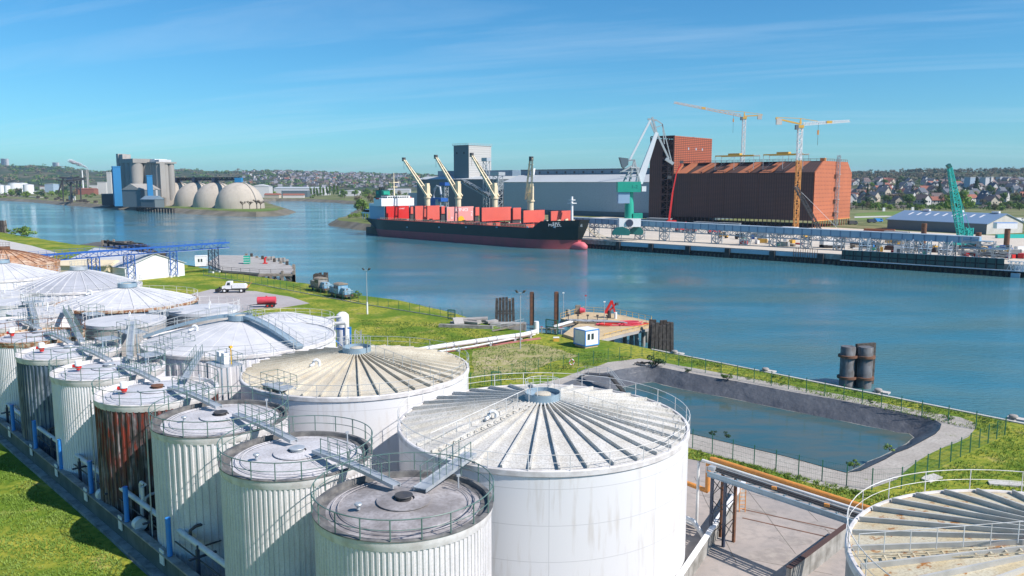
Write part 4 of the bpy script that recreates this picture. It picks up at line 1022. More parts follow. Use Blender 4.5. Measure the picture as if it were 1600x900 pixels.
m = MB(); m.box((0, 0, .3), (1.0, .7, .6)); m.build('body', M['crane_yellow'], t); m = MB(); m.box((0, 0, .66), (1.06, .76, .12)); m.build('lid', M['white'], t)

# dolphins and piles
def timber_dolphin(lab, px, py, W, top, n=(6, 4), zb=-6):
    t = thing('timber_dolphin', lab, 'mooring dolphin', tuple(G(px, py, -4))); t.location.z = 0; rr = random.Random(int(px))
    for i in range(n[0]):
        for j in range(n[1]):
            if 0 < i < n[0] - 1 and 0 < j < n[1] - 1: continue
            x_ = (-.5 + i / (n[0] - 1)) * W; y_ = (-.5 + j / (n[1] - 1)) * W * .8
            m = MB(); m.bar((x_ * 1.12, y_ * 1.12, zb), (x_, y_, top - rr.random() * .8), .6); m.build('timber_pile', M['timber' if rr.random() < .85 else 'timber_pale'], t)
    for z in (top - 3.4,):
        m = MB()
        for a, b in (((-1, -1), (1, -1)), ((1, -1), (1, 1)), ((1, 1), (-1, 1)), ((-1, 1), (-1, -1))): m.bar((a[0] * W * .58, a[1] * W * .47, z), (b[0] * W * .58, b[1] * W * .47, z), .22, .26)
        m.build('waling', M['timber'], t)
timber_dolphin('dark timber mooring dolphin in the river left of the two steel piles', 789, 507, 3.6, 2.2)
timber_dolphin('dark timber mooring dolphin at the right end of the tan jetty', 1032, 551, 3.4, 2.2)
timber_dolphin('dark timber dolphin rising behind the blue locomotives', 502, 462, 3.0, 2.6)
timber_dolphin('dark timber dolphin at the left edge of the photo on the river bank', 0, 366, 5.5, 5.0)
timber_dolphin('dark timber dolphin behind the white gabled shed', 250, 414, 3.6, 1.4)
t = thing('steel_dolphin', 'mooring dolphin of two thick steel tubes standing in open water before the quay', 'mooring dolphin', tuple(G(1335, 604, -4))); t.location.z = 0
for k, (x_, y_) in enumerate(((-1.35, -.1), (1.25, -.5))):
    m = MB(); m.lathe([(0, 2.5), (1.05, 2.5), (1.1, 2.44), (1.1, -7)], 32, (x_, y_)); m.build('tube', M['steel_tube'] if 'steel_tube' in M else DM('steel_tube', (.16, .165, .17), .6, col2=(.07, .06, .05), amt=.8, scale=.8, streak=(.05, .04, .035), st_amt=.7), t, True, 40)
    for z in (.8, -2.6):
        m = MB(); m.lathe([(1.1, z), (1.45, z), (1.45, z + .35), (1.1, z + .35)], 28, (x_, y_)); m.build('collar', M['rusty_steel'], t, True, 40)
m = MB(); m.box((2.0, 1.3, -1.4), (3.6, .5, 8.2), radians(18)); m.build('fender_panel', M['timber'], t)
for b_ in ((0, .4, -2.3), (0, .4, 1.0)): m = MB(); m.box(b_, (3.0, .5, .5)); m.build('brace', M['rusty_steel'], t)
for lab, px, py, h, top in (('left one of the two rusty steel piles beside the jetty gate', 831, 508, 0, 3.6), ('right one of the two rusty steel piles, directly left of the jetty deck', 869, 517, 0, 4.6)):
    t = thing('steel_pile', lab, 'steel pile', tuple(G(px, py, -4))); t.location.z = 0
    m = MB(); m.bx(-.4, .4, -.3, .3, -6, top); m.build('pile', M['rusty_steel'], t); m = MB(); m.bx(-.5, -.4, -.42, .42, -6, top - .1); m.bx(.4, .5, -.42, .42, -6, top - .3); m.build('flange', M['steel_dark'], t)
# bollards
bo = None
for px, py, lab in ((1054, 553, 'mushroom bollard on the quay edge next to the jetty end dolphin'), (1196, 581, 'mushroom bollard on the quay edge left of the steel tube dolphin'), (1372, 614, 'mushroom bollard on the quay edge right of the steel tube dolphin'), (1583, 656, 'mushroom bollard on the quay edge at the right side of the photo')):
    if bo is None:
        t = bo = thing('mooring_bollard', lab, 'bollard', tuple(G(px, py)), group='bollards on the near quay')
        m = MB(); m.lathe([(0, .62), (.42, .60), (.5, .5), (.5, .36), (.3, .3), (.28, .1), (.42, 0)], 20); m.build('head', M['rock'], t, True, 50); m = MB(); m.box((.5, .1, .1), (2.0, 1.1, .2), radians(-42)); m.build('plinth', M['concrete_pale'], t)
    else: copy_tree(bo, tuple(G(px, py)), label=lab)

# concrete ramp and rubble
t = thing('slipway_ruin', 'broken concrete slabs tipped at the river edge left of the timber dolphin', 'rubble', tuple(G(735, 508)))
rr = random.Random(2)
for k in range(9):
    m = MB(); m.bar((rr.uniform(-4, 4), rr.uniform(-1, 3), rr.uniform(.0, .8)), (rr.uniform(-4, 6), rr.uniform(-1, 3), rr.uniform(.0, 1.2)), rr.uniform(1, 2.4), .4); m.build('slab', M['rock' if k % 2 else 'concrete'], t)
m = MB(); m.bar((-6, -2, .1), (4.5, -4.0, .1), .9, 1.0); m.build('wall', M['concrete_stain'], t)
m = MB(); m.bar((4, 0, -.2), (11, -.5, -.2), 2.5, 1.4); m.build('landing', M['concrete_stain'], t)
t = thing('site_stair', 'narrow timber footbridge ramp beside the concrete landing', 'footbridge', tuple(G(790, 516)))
m = MB(); m.bar((-2.5, -1.2, .1), (3.5, 1.0, 1.1), .8, .12); m.build('deck', M['timber_pale'], t); m = MB(); line_rail(m, [(-2.5, -1.6, .1), (3.5, .6, 1.1)], 1.0, 1.5, .03); m.build('handrail', M['galv'], t, True)

# locomotives
def loco(lab, px, py, rz, body, cabm, hood):
    t = thing('shunting_locomotive', lab, 'locomotive', tuple(G(px, py)), rz); Lh = 4.0
    m = MB(); m.bx(-Lh, Lh, -1.35, 1.35, .75, 1.15); m.bx(-Lh - .2, -Lh, -1.3, 1.3, .6, 1.2); m.bx(Lh, Lh + .2, -1.3, 1.3, .6, 1.2); m.build('frame', M['steel_dark'], t)
    m = MB(); m.bx(-.9, 1.5, -1.3, 1.3, 1.16, 3.3); c_ = m.build('cab', M[cabm], t)
    m = MB(); m.vprism([(-1.4, 3.3), (1.4, 3.3), (1.1, 3.6), (0, 3.75), (-1.1, 3.6)], -1.1, 1.7); m.build('roof', M['timber_pale'], t)
    m = MB(); m.bx(1.5, 3.8, -.85, .85, 1.16, 2.4); m.bx(1.6, 3.6, -.7, .7, 2.4, 2.6); m.build('engine_hood', M[hood], t)
    m = MB(); m.bx(-3.8, -.9, -.95, .95, 1.16, 2.6); m.build('rear_hood', M['steel_dark' if 0 else body], t)
    for s_ in (-1, 1):
        for x_ in (-.45, .55):
            m = MB(); m.box((x_ + .2, s_ * 1.31, 2.7), (.7, .05, .65)); m.build('window', M['glass'], t)
    for x_ in (-2.6, 0, 2.6):
        for s_ in (-1, 1):
            m = MB(); m.cyl((x_, s_ * .75, .48), (x_, s_ * 1.0, .48), .48, n=18); m.build('wheel', M['tyre'], t, True, 40)
    m = MB()
    for x_ in (-Lh - .45, Lh + .45):
        for s_ in (-1, 1): m.cyl((x_ * .96, s_ * .85, .95), (x_, s_ * .85, .95), .22, n=10)
    m.build('buffers', M['rusty_steel'], t, True, 40)
    m = MB(); line_rail(m, [(3.9, -1.3, 1.15), (3.9, 1.3, 1.15)], .9, 1.2, .03); line_rail(m, [(-3.9, -1.3, 1.15), (-3.9, 1.3, 1.15)], .9, 1.2, .03); m.build('handrail', M['galv'], t)
DM('loco_blue', (.16, .36, .52), .7, col2=(.35, .42, .42), amt=.8, scale=1.0, rust=(.12, .08, .06), r_lo=.55, r_hi=.62)
DM('loco_grey', (.30, .29, .26), .8, col2=(.12, .10, .09), amt=.8, scale=1.2)
la = atan2(G(560, 470).y - G(480, 452).y, G(560, 470).x - G(480, 452).x)
loco('faded blue shunting locomotive, the front one of two at the river bank', 532, 465, la, 'loco_blue', 'loco_blue', 'loco_blue')
loco('dirty grey and brown shunting locomotive behind the faded blue one', 501, 455, la, 'loco_grey', 'loco_grey', 'loco_blue')
a = G(560, 473); b = G(455, 447); t = thing('rail_siding', 'overgrown rail siding under the two old locomotives', 'railway track', (a.x, a.y, 0)); e = b - a
for s_ in (-.72, .72):
    nn = Vector((-e.y, e.x, 0)).normalized() * s_; m = MB(); m.bar(nn + Vector((0, 0, .04)), e + nn + Vector((0, 0, .04)), .07, .1); m.build('rail', M['rusty_steel'], t)

# truck
t = thing('utility_truck', 'white short bonnet utility truck with black tyres parked on the grass edge', 'truck', tuple(G(367, 457)), radians(4)); 
m = MB(); m.bx(-3.4, 3.2, -.9, .9, .75, 1.05); m.bx(-3.7, -3.4, -1.1, 1.1, .6, 1.0); m.build('chassis', M['steel_dark'], t)
m = MB(); m.xprism([(-2.9, 1.05), (-.6, 1.05), (-.6, 2.9), (-1.75, 2.9), (-2.1, 1.9), (-2.9, 1.7)], -1.05, 1.05); c_ = m.build('cab', M['white'], t)
m = MB(); m.xprism([(-1.72, 2.0), (-.85, 2.0), (-.85, 2.7), (-1.5, 2.7)], -1.08, 1.08); m.build('side_window', M['glass'], t)
m = MB(); m.bar((-2.14, 0, 1.95), (-1.83, 0, 2.75), 1.8, .05); m.build('windscreen', M['glass'], t)
m = MB(); m.xprism([(-.4, 1.2), (3.0, 1.2), (3.0, 1.9), (2.6, 2.25), (-.4, 2.25)], -1.05, 1.05); m.build('box_body', M['white'], t)
m = MB(); m.bx(-4.6, -3.7, -1.2, 1.2, .35, 1.0); m.bx(-3.9, -3.6, -.3, .3, .6, 1.5); m.build('front_tool', M['black'], t)
for x_ in (-2.3, 1.9):
    for s_ in (-1, 1):
        m = MB(); m.cyl((x_, s_ * .7, .6), (x_, s_ * 1.1, .6), .6, n=22); wh = m.build('wheel', M['tyre'], t, True, 40)
        m = MB(); m.cyl((x_, s_ * 1.1, .6), (x_, s_ * 1.13, .6), .28, n=16); m.build('rim', M['white'], wh, True, 40)
m = MB(); m.bar((3.0, .6, 1.4), (4.3, .3, 2.6), .15); m.bar((3.1, -.4, 1.2), (3.9, -.2, 1.9), .12); m.build('rear_arm', M['crane_orange'], t)
# tank trailer
t = thing('tank_trailer', 'pink red cylindrical tank trailer standing on the tarmac pad', 'tank trailer', tuple(G(417, 480)), radians(8))
m = MB(); m.tube([(-2.1, 0, 1.6), (-2.0, 0, 1.6), (2.0, 0, 1.6), (2.1, 0, 1.6)], [.5, .82, .82, .5], 26); tk = m.build('tank', M['pink_red'], t, True, 40)
m = MB(); m.cyl((0, 0, 2.35), (0, 0, 2.6), .2, n=12); m.build('filler_cap', M['pink_red'], tk, True, 40)
m = MB(); m.bx(-2.2, 2.2, -.5, .5, .65, .8); m.bar((-2.2, 0, .7), (-4.0, 0, .5), .12); m.bar((-3.7, 0, .5), (-3.7, 0, 0), .08); m.build('chassis', M['black'], t)
for x_ in (.3, 1.3):
    for s_ in (-1, 1):
        m = MB(); m.cyl((x_, s_ * .75, .45), (x_, s_ * 1.05, .45), .45, n=20); wh = m.build('wheel', M['tyre'], t, True, 40); m = MB(); m.cyl((x_, s_ * 1.05, .45), (x_, s_ * 1.08, .45), .2, n=14); m.build('rim', M['red'], wh, True, 40)

# blue inclined conveyor
A = Vector((-128, 202, 0)); B = Vector((-90.2, 253.5, 0)); d = B - A; L = d.length
t = thing('conveyor_bridge', 'long blue lattice conveyor bridge ending above the timber jetty', 'conveyor', tuple(A), atan2(d.y, d.x))
m = MB(); m.lattice((0, 0, 8.4), (L, 0, 8.4), 1.7, 1.7, 22, .11); m.build('truss', M['steel_blue'], t)
m = MB(); m.bx(0, L, -.9, .9, 7.40, 7.52); m.build('belt_floor', M['white'], t); m = MB(); m.bx(0, L, -.98, -.9, 8.9, 9.3); m.build('top_fascia', M['steel_blue'], t)
m = MB(); line_rail(m, [(0, 1.1, 9.25), (L, 1.1, 9.25)], .9, 2.0, .04); m.build('handrail', M['steel_blue'], t)
for x_ in (20.5, 30.5, 43.5, 57.5):
    m = MB(); x_ = min(x_, L - 3)
    for dx in (0, 2.2):
        for s_ in (-1, 1): m.bar((x_ + dx, s_ * 1.0, 0), (x_ + dx, s_ * 1.0, 7.5), .22)
    for z in range(4):
        for s_ in (-1, 1): m.bar((x_, s_, z * 1.9), (x_ + 2.2, s_, z * 1.9 + 1.9), .09); m.bar((x_ + 2.2, s_, z * 1.9), (x_, s_, z * 1.9 + 1.9), .09)
        m.bar((x_, -1, z * 1.9), (x_, 1, z * 1.9 + 1.9), .09); m.bar((x_ + 2.2, -1, z * 1.9), (x_ + 2.2, 1, z * 1.9 + 1.9), .09)
    m.build('trestle', M['steel_navy'] if x_ > 50 else M['steel_blue'], t)
    m = MB(); m.bx(x_ - .3, x_ + .3, -1.3, 1.3, 0, .5); m.bx(x_ + 1.9, x_ + 2.5, -1.3, 1.3, 0, .5); m.build('footing', M['white'], t)
# shed with white gable
A = Vector((-110, 226, 0)); B = Vector((-99.2, 241, 0)); d = B - A; L = d.length
t = thing('gabled_shed', 'white gabled storage shed under the blue conveyor bridge', 'shed', tuple(A), atan2(d.y, d.x))
m = MB(); m.add([(0, 0, 0), (L, 0, 0), (L, 0, 3.9), (L / 2, 0, 7.2), (0, 0, 3.9), (0, 34, 0), (L, 34, 0), (L, 34, 3.9), (L / 2, 34, 7.2), (0, 34, 3.9)], [(0, 1, 2, 3, 4), (9, 8, 7, 6, 5), (1, 6, 7, 2), (5, 0, 4, 9)]); m.build('wall', M['white_clean'], t)
m = MB(); m.bar((L * .25 - .3, -.4, 5.52), (L * .25 - .3, 34.4, 5.52), .001)
m = MB()
for s_ in (0, 1):
    x0, x1 = (-.5, L / 2) if s_ == 0 else (L + .5, L / 2)
    m.add([(x0, -.4, 3.75), (x1, -.4, 7.25), (x1, 34.4, 7.25), (x0, 34.4, 3.75), (x0, -.4, 3.9), (x1, -.4, 7.42), (x1, 34.4, 7.42), (x0, 34.4, 3.9)], [(0, 1, 2, 3), (4, 7, 6, 5), (0, 4, 5, 1), (3, 2, 6, 7), (0, 3, 7, 4)])
m.build('roof', M['roof_white'], t)
t = thing('storage_shed', 'long cream roofed building between the rusty dome and the white shed', 'shed', tuple(G(128, 438)), radians(-8))
m = MB(); m.bx(-10, 8, 0, 9, 0, 4.4); m.build('wall', M['cream'], t); m = MB(); m.vprism([(-.5, 4.3), (4.5, 5.6), (9.5, 4.3), (9.5, 4.15), (-.5, 4.15)], -10.4, 8.4); m.build('roof', M['cream'], t)
cabin('white control cabin with dark windows beside the timber jetty', 315, 416, 3.8, 3.6, 3.2, radians(20), 'white', .3)
# timber jetty
c0 = G(390, 415)
t = thing('timber_jetty', 'old timber and concrete jetty on braced legs at the river bank', 'jetty', (c0.x, c0.y, 0))
dk = [(g.x - c0.x, g.y - c0.y) for g in [G(a, b, .8) for a, b in ((322, 411), (343, 398.5), (385, 399), (424, 405), (459, 416.5), (459, 426), (405, 426.5), (348, 422.5))]]
m = MB(); m.prism(dk, .3, .8); m.build('deck', M['concrete'], t)
m = MB()
for i in range(3, 7): m.bar((dk[i][0], dk[i][1], .1), (dk[i + 1][0] if i < 7 else 0, dk[i + 1][1], .1), .6, .7)
m.build('fascia', M['timber_pale'], t)
for k in range(9):
    x_, y_ = dk[2][0] + (dk[4][0] - dk[2][0]) * k / 8, dk[2][1] + (dk[4][1] - dk[2][1]) * k / 8; m = MB(); m.bar((x_, y_, -5.5), (x_, y_, 1.5 + (k % 2) * .5), .8); m.build('post', M['timber' if k % 2 else 'timber_pale'], t)
for (xa, ya), (xb, yb) in ((dk[4], dk[5]), (dk[5], dk[6])):
    for k in range(4):
        x_, y_ = xa + (xb - xa) * k / 3, ya + (yb - ya) * k / 3
        m = MB(); m.bar((x_, y_, -5.5), (x_, y_, 1.4 if k < 2 else .2), .7); m.build('leg', M['timber_pale'], t)
        m = MB(); m.bar((x_, y_, -3.5), (x_ - 2.8, y_ + .2, -.2), .35); m.build('brace', M['timber_pale'], t)
m = MB(); m.bar((dk[5][0], dk[5][1], -3.0), (dk[6][0], dk[6][1], -3.0), .35); m.build('lower_beam', M['timber_pale'], t)
m = MB(); line_rail(m, [(p[0], p[1], .8) for p in (dk[0], dk[7], dk[6], dk[5])], 1.1, 4.0, .05); m.build('railing', M['steel_dark'], t)
m = MB()
for k in range(7): m.box((dk[3][0] - 2 + k * 1.7, dk[3][1] + .5 - k * 1.6, 1.2), (1.2, .9, .9 + (k % 3) * .4), .3 * k)
m.build('parapet_blocks', M['rock'], t)
t = thing('equipment_container', 'green container standing on the timber jetty deck', 'container', tuple(G(386, 412, .8)), radians(10))
m = MB(); m.bx(-.95, .95, -1.2, 1.2, .1, 2.6); m.build('body', M['green_paint'], t); m = MB()
for k in range(3): m.bx(-1.0, 1.0, -1.26, -1.2, .5 + k * .8, .62 + k * .8)
m.build('door_bars', M['white'], t)
t = thing('fire_monitor', 'slim red machine standing at the right of the timber jetty', 'monitor', tuple(G(414, 412, .8)))
m = MB(); m.cyl((0, 0, 0), (0, 0, 1.9), .28, .4, 12); m.bar((0, 0, 1.8), (.6, 0, 2.3), .4); m.build('body', M['red'], t, True, 40); m = MB(); m.bx(-.6, .8, -.5, .5, 0, .35); m.build('base', M['red'], t)
t = thing('ruined_pier', 'broken dark timber pier lying low beyond the blue conveyor', 'pier', tuple(G(195, 384, -2)))
for k in range(4):
    m = MB(); o_ = G(160 + k * 3, 378 + k * .6, -1.4) - t.location; q_ = G(222 + k * 6, 383 + k * 2.2, -1.4) - t.location; m.bar(o_ + Vector((0, 0, .3)), q_ + Vector((0, 0, .3)), .9, 1.3); m.build('beam', M['timber'], t)
for k in range(8):
    m = MB(); o_ = G(160 + k * 9, 379 + k * 1.0, -1.4) - t.location; m.box((o_.x, o_.y, .0), (.8, .8, 3.6 + (k % 3))); m.build('pile', M['timber' if k % 2 else 'timber_pale'], t)

# pond stairs, lifebuoy
p0 = G(925, 588); t = thing('pond_stairs', 'grey steel platform and stairs going down into the lined pond', 'stairs', (p0.x, p0.y, 0)); 
q0 = G(905, 592) - p0; q1 = G(952, 586, .9) - p0; q1.z = .9; q2 = G(974, 611, -1.6) - p0; q2.z = -1.7; q0.z = .3
m = MB(); m.bar(q0, (q1 * .25 + q0 * .75) + Vector((0, 0, .4)), 1.3, .12); m.bar(q0 * .75 + q1 * .25 + Vector((0, 0, .4)), q1, 1.3, .12); m.build('platform', M['steel_dark'], t)
m = MB(); dd = (q2 - q1); sd = Vector((-dd.y, dd.x, 0)).normalized() * .6
for s_ in (-1, 1): m.bar(q1 + sd * s_, q2 + sd * s_, .08, .35)
for k in range(12): c_ = q1 + dd * (k / 11); m.bar(c_ - sd, c_ + sd, .32, .05)
m.build('stair_flight', M['steel_dark'], t)
m = MB()
for s_ in (-1, 1): line_rail(m, [q0 + sd * s_, q0.lerp(q1, .25) + sd * s_ + Vector((0, 0, .4)), q1 + sd * s_, q2 + sd * s_], 1.0, 1.4, .03)
m.build('handrail', M['galv'], t, True)
p0 = G(893, 577); t = thing('lifebuoy', 'white and red lifebuoy hung on the green fence near the pond stairs', 'lifebuoy', (p0.x, p0.y - .12, 1.15))
m = MB(); m.tube([(.34 * cos(a_ * pi / 12), 0, .42 * sin(a_ * pi / 12)) for a_ in range(24)], .075, 8, True); bo_ = m.build('ring', M['white'], t, True)
for k in range(4):
    m = MB(); m.tube([(.34 * cos(a_ * pi / 24 + k * pi / 2), 0, .42 * sin(a_ * pi / 24 + k * pi / 2)) for a_ in range(0, 5)], .085, 8); m.build('band', M['pink_red'], t, True)
for lab, px, py, s_ in (('flat pale concrete slab lying in the grass near the right edge', 1572, 757, 1.6), ('long broken concrete kerb piece in the grass beside the pond fence', 1455, 748, 1.2)):
    t = thing('concrete_slab', lab, 'slab', tuple(G(px, py)), radians(-10 if s_ > 1.4 else 35)); m = MB(); m.prism([(-s_, -.5), (s_ * .8, -.6), (s_, .4), (-.2, .55), (-s_ * .9, .4)], 0, .16); m.build('slab', M['concrete_pale'], t)
t = thing('debris_pile', 'small heap of dark debris on the bank behind the far corner of the pond', 'debris', tuple(G(1004, 571)))
for k in range(7):
    m = MB(); m.bar((rr.uniform(-1.4, 1.4), rr.uniform(-.7, .7), rr.uniform(0, .3)), (rr.uniform(-1.4, 1.4), rr.uniform(-.7, .7), rr.uniform(.2, .7)), .25, .2); m.build('piece', M['timber' if k % 2 else 'rock'], t)

# ---- plants near
def leaf_blob(mb, c, rx, ry, rz_, n, s, seed, clumps=9, hollow=.55):
    r = random.Random(seed); cl = []
    for i in range(clumps):
        u = Vector((r.gauss(0, 1), r.gauss(0, 1), r.gauss(0, .8))); u.normalize(); k = r.uniform(.35, .85)
        cl.append((Vector((u.x * rx * k, u.y * ry * k, u.z * rz_ * k)), r.uniform(.3, .55)))
    for i in range(n):
        q, cr = cl[r.randrange(clumps)]; u = Vector((r.gauss(0, 1), r.gauss(0, 1), r.gauss(0, 1))); u.normalize(); rad = cr * r.uniform(hollow, 1.0)
        p = Vector(c) + q + Vector((u.x * rx * rad, u.y * ry * rad, u.z * rz_ * rad))
        a = Vector((r.gauss(0, 1), r.gauss(0, 1), r.gauss(0, 1))).normalized(); b = a.cross(u).normalized() if a.cross(u).length > .01 else Vector((1, 0, 0)); k = s * r.uniform(.6, 1.3)
        a = b.cross(u).normalized() * k + u * k * r.uniform(-.5, .5); b = b * k * .8
        mb.add([p - a, p - b * .8, p + a, p + b * .8], [(0, 1, 2, 3)])
SH = []
for k, (lf, n, sz) in enumerate((('leaf_green', 420, .10), ('leaf_dark', 420, .10), ('leaf_spring', 360, .10))):
    o = None
    t = thing('shrub', 'proto', 'shrub', (0, 0, 0)); m = MB(); leaf_blob(m, (0, 0, .55), 1.0, 1.0, .6, n, sz, 20 + k, 7); m.build('leaves', M[lf], t); m = MB()
    for q in range(5): m.bar((0, 0, 0), (cos(q * 1.3) * .5, sin(q * 1.3) * .5, .7), .05)
    m.build('stems', M['bark'], t); SH.append([t, False])
def shrub(k, px, py, s, lab, grp=None, z=0):
    g = tuple(G(px, py, z)) if py is not None else px
    p, used = SH[k]
    if not used:
        SH[k][1] = True; p.location = g; p.scale = (s,) * 3; p['label'] = lab; o = p
    else: o = copy_tree(p, g, random.uniform(0, 6), lab, s)
    if grp: o['group'] = grp
    elif 'group' in o: del o['group']
    return o
shrub(0, 1137, 594, .9, 'round green shrub on the far gravel edge of the pond')
shrub(1, 1025, 573, 1.5, 'dark green shrub on the rim of the pond at its far left corner')
shrub(1, 1075, 582, .6, 'small dark plant on the pond rim between the two larger shrubs')
shrub(0, 1334, 731, .7, 'bright green plant growing at the nearest corner of the pond')
shrub(1, 1114, 680, .5, 'small dark shrub on the near pond edge left of its twin', None)
shrub(1, 1135, 684, .55, 'small dark shrub on the near pond edge right of its twin', None)
shrub(0, 1486, 612 + 45, .5, 'low green plant at the right end of the pond gravel')
shrub(2, 1390, 704, .6, 'low yellow green plant on the sunny right bank of the pond')
shrub(0, 558, 466, 1.6, 'green bush in front of the bank right of the blue locomotive')
for k, (px, py, s) in enumerate(((24, 366, 3.2), (34, 368, 4.6), (43, 369, 4.2), (14, 364, 2.2))):
    shrub(0 if k % 2 else 2, px, py, s, ['smaller pale bush on the grassy bank right of the left edge dolphin', 'large green bush on the grassy bank near the left edge', 'broad green bush at the right end of the bank bushes', 'low bush close to the left edge dolphin'][k], 'bushes on the left river bank')
rw = random.Random(5)
for k in range(46):
    px = rw.uniform(1030, 1560); py = 546 + (px - 1020) * .2 + rw.uniform(4, 17)
    shrub(rw.choice((0, 2)), px, py, rw.uniform(.18, .42), 'tuft of weeds on the grass strip between pond fence and quay edge', 'weed tufts along the quay strip')
for k in range(26):
    px = rw.uniform(1085, 1350); py = 708 + (px - 1085) * .25 + rw.uniform(-4, 4)
    shrub(rw.choice((0, 2)), px, py, rw.uniform(.18, .36), 'tuft of weeds in the grass strip between pond fence and yard', 'weed tufts along the yard strip')

# ---- grass tufts
def tufts(name, lab, poly, n, mt, h=.2, seed=1):
    r = random.Random(seed); m = MB(); P = pxs(poly); xs = [p[0] for p in P]; ys = [p[1] for p in P]; k = 0
    def inside(x, y):
        c_ = False; j = len(P) - 1
        for i in range(len(P)):
            if (P[i][1] > y) != (P[j][1] > y) and x < (P[j][0] - P[i][0]) * (y - P[i][1]) / (P[j][1] - P[i][1]) + P[i][0]: c_ = not c_
            j = i
        return c_
    while k < n:
        x, y = r.uniform(min(xs), max(xs)), r.uniform(min(ys), max(ys))
        if not inside(x, y): continue
        if noise.noise(Vector((x * .35, y * .35, 7))) < r.uniform(-.5, .25): k += .3; continue
        k += 1
        for q in range(4):
            a = r.uniform(0, 6.28); l = h * r.uniform(.5, 1.4); dx, dy = cos(a) * l * .6, sin(a) * l * .6; wx, wy = -sin(a) * .035, cos(a) * .035
            m.add([(x - wx, y - wy, 0), (x + wx, y + wy, 0), (x + dx, y + dy, l)], [(0, 1, 2)])
    o = m.build(name, M[mt], None); o['kind'] = 'stuff'; o['label'] = lab; o['category'] = 'grass'
tufts('grass_tufts', 'rough grass tufts on the lawn at the lower left', [(-60, 700), (0, 706), (215, 902), (215, 960), (-60, 960)], 9000, 'leaf_spring', .16, 1)
tufts('grass_tufts', 'rough grass tufts on the quay strip and the lawn right of the pond', [(1010, 556), (1030, 549), (1580, 660), (1660, 690), (1660, 800), (1420, 790), (1400, 770), (1570, 682), (1300, 622)], 6500, 'leaf_spring', .2, 2)
tufts('grass_tufts', 'rough grass tufts on the bank around the lamp post and pipeline', [(560, 500), (700, 505), (760, 520), (860, 540), (1000, 560), (880, 580), (740, 610), (600, 560)], 6500, 'leaf_green', .22, 3)
tufts('grass_tufts', 'rough grass tufts on the strip between pond fence and yard', [(1075, 702), (1340, 768), (1420, 775), (1420, 800), (1340, 790), (1075, 716)], 1800, 'leaf_spring', .22, 4)

# ================================================================== FAR QUAY
def fq_thing(name, lab, cat, a, b, z=0.0, group=None, rz=0.0):
    return thing(name, lab, cat, tuple(FQ(a, b, z)), QROT + rz, group)
# quay wall: sheet piling, buttresses, fender panels
t = fq_thing('quay_wall', 'dark sheet pile quay wall with pale fender panels along the far bank', 'quay wall', 0, 0)
m = MB(); vs_ = []
x = -140.0
while x < 330:
    vs_ += [(x, -.1), (x + .7, -.1), (x + .9, -.55), (x + 1.6, -.55), (x + 1.8, -.1)]; x += 1.9
o = len(m.v); m.v += [(a, b, -6) for a, b in vs_] + [(a, b, -1.9) for a, b in vs_]; n = len(vs_)
for i in range(n - 1): m.f.append([i, i + 1, n + i + 1, n + i])
m.build('sheet_piling', M['quay_wall'], t)
m = MB(); m.bx(-140, 330, -.8, 0, -1.9, .1); m.build('cap_beam', M['concrete_stain'], t)
m = MB(); m.bx(-140, 330, -.9, -.2, .103, .24); m.build('kerb', M['concrete_pale'], t)
def aq(px, py=385, b=-.8): return Pb(px, py, b).x
butt = [aq(v) for v in (967, 1018, 1076, 1138, 1208, 1284, 1345)]
for a in butt:
    m = MB(); m.bx(a - 1.1, a + 1.1, -1.9, -.8, -6, -.05); m.build('buttress', M['quay_wall'], t)
for i in range(len(butt) - 2):
    m = MB(); m.bx(butt[i] + 1.3, butt[i + 1] - 1.3, -1.15, -.81, -1.75, -.1); m.build('fender_panel', M['panel_blue'], t)
m = MB(); m.bx(aq(1588), aq(1588) + 60, -1.3, -.81, -2.2, -.1); m.build('fender_panel', M['panel_blue'], t)
t = fq_thing('screen_wall', 'long dark green screen of panels standing on the quay edge below the blue gallery', 'screen', 0, 0)
a0, a1 = aq(1318), aq(1572)
m = MB(); m.bx(a0, a1, -2.0, -1.7, -1.7, 2.0); m.build('panels', M['screen_green'], t)
m = MB(); m.bx(a0 - .2, a1 + 8, -3.4, -1.2, -2.0, -1.75); m.bx(a0, a1, -2.05, -1.65, 2.02, 2.12); m.build('ledge', M['panel_blue'], t)
m = MB(); x = a0
while x < a1: m.bx(x - .08, x + .08, -2.2, -2.01, -1.7, 2.1); x += 2.6
m.build('stanchions', M['steel_dark'], t)
t = fq_thing('access_cage', 'white tubular access cage at the right end of the green screen', 'cage', a1 + 3.0, -2.4)
m = MB(); m.lattice((-2, 0, -.2), (4, 0, -.2), 1.8, 3.2, 5, .12); m.build('frame', M['white'], t); m = MB(); m.bx(-.5, 2.2, -1.6, -1.2, -4.2, -2.5); m.build('hatch', M['panel_blue'], t)
t = fq_thing('piling_frame', 'row of short rusty bars sticking up above the quay edge', 'steel bars', aq(1245), -.4)
for k in range(11):
    m = MB(); m.bar((k * .95 - 1, -.9 - (k % 2) * .3, -3.4), (k * .95 - 1, -.9, 1.3 + (k % 3) * .4), .16); m.build('bar', M['rusty_steel'], t)

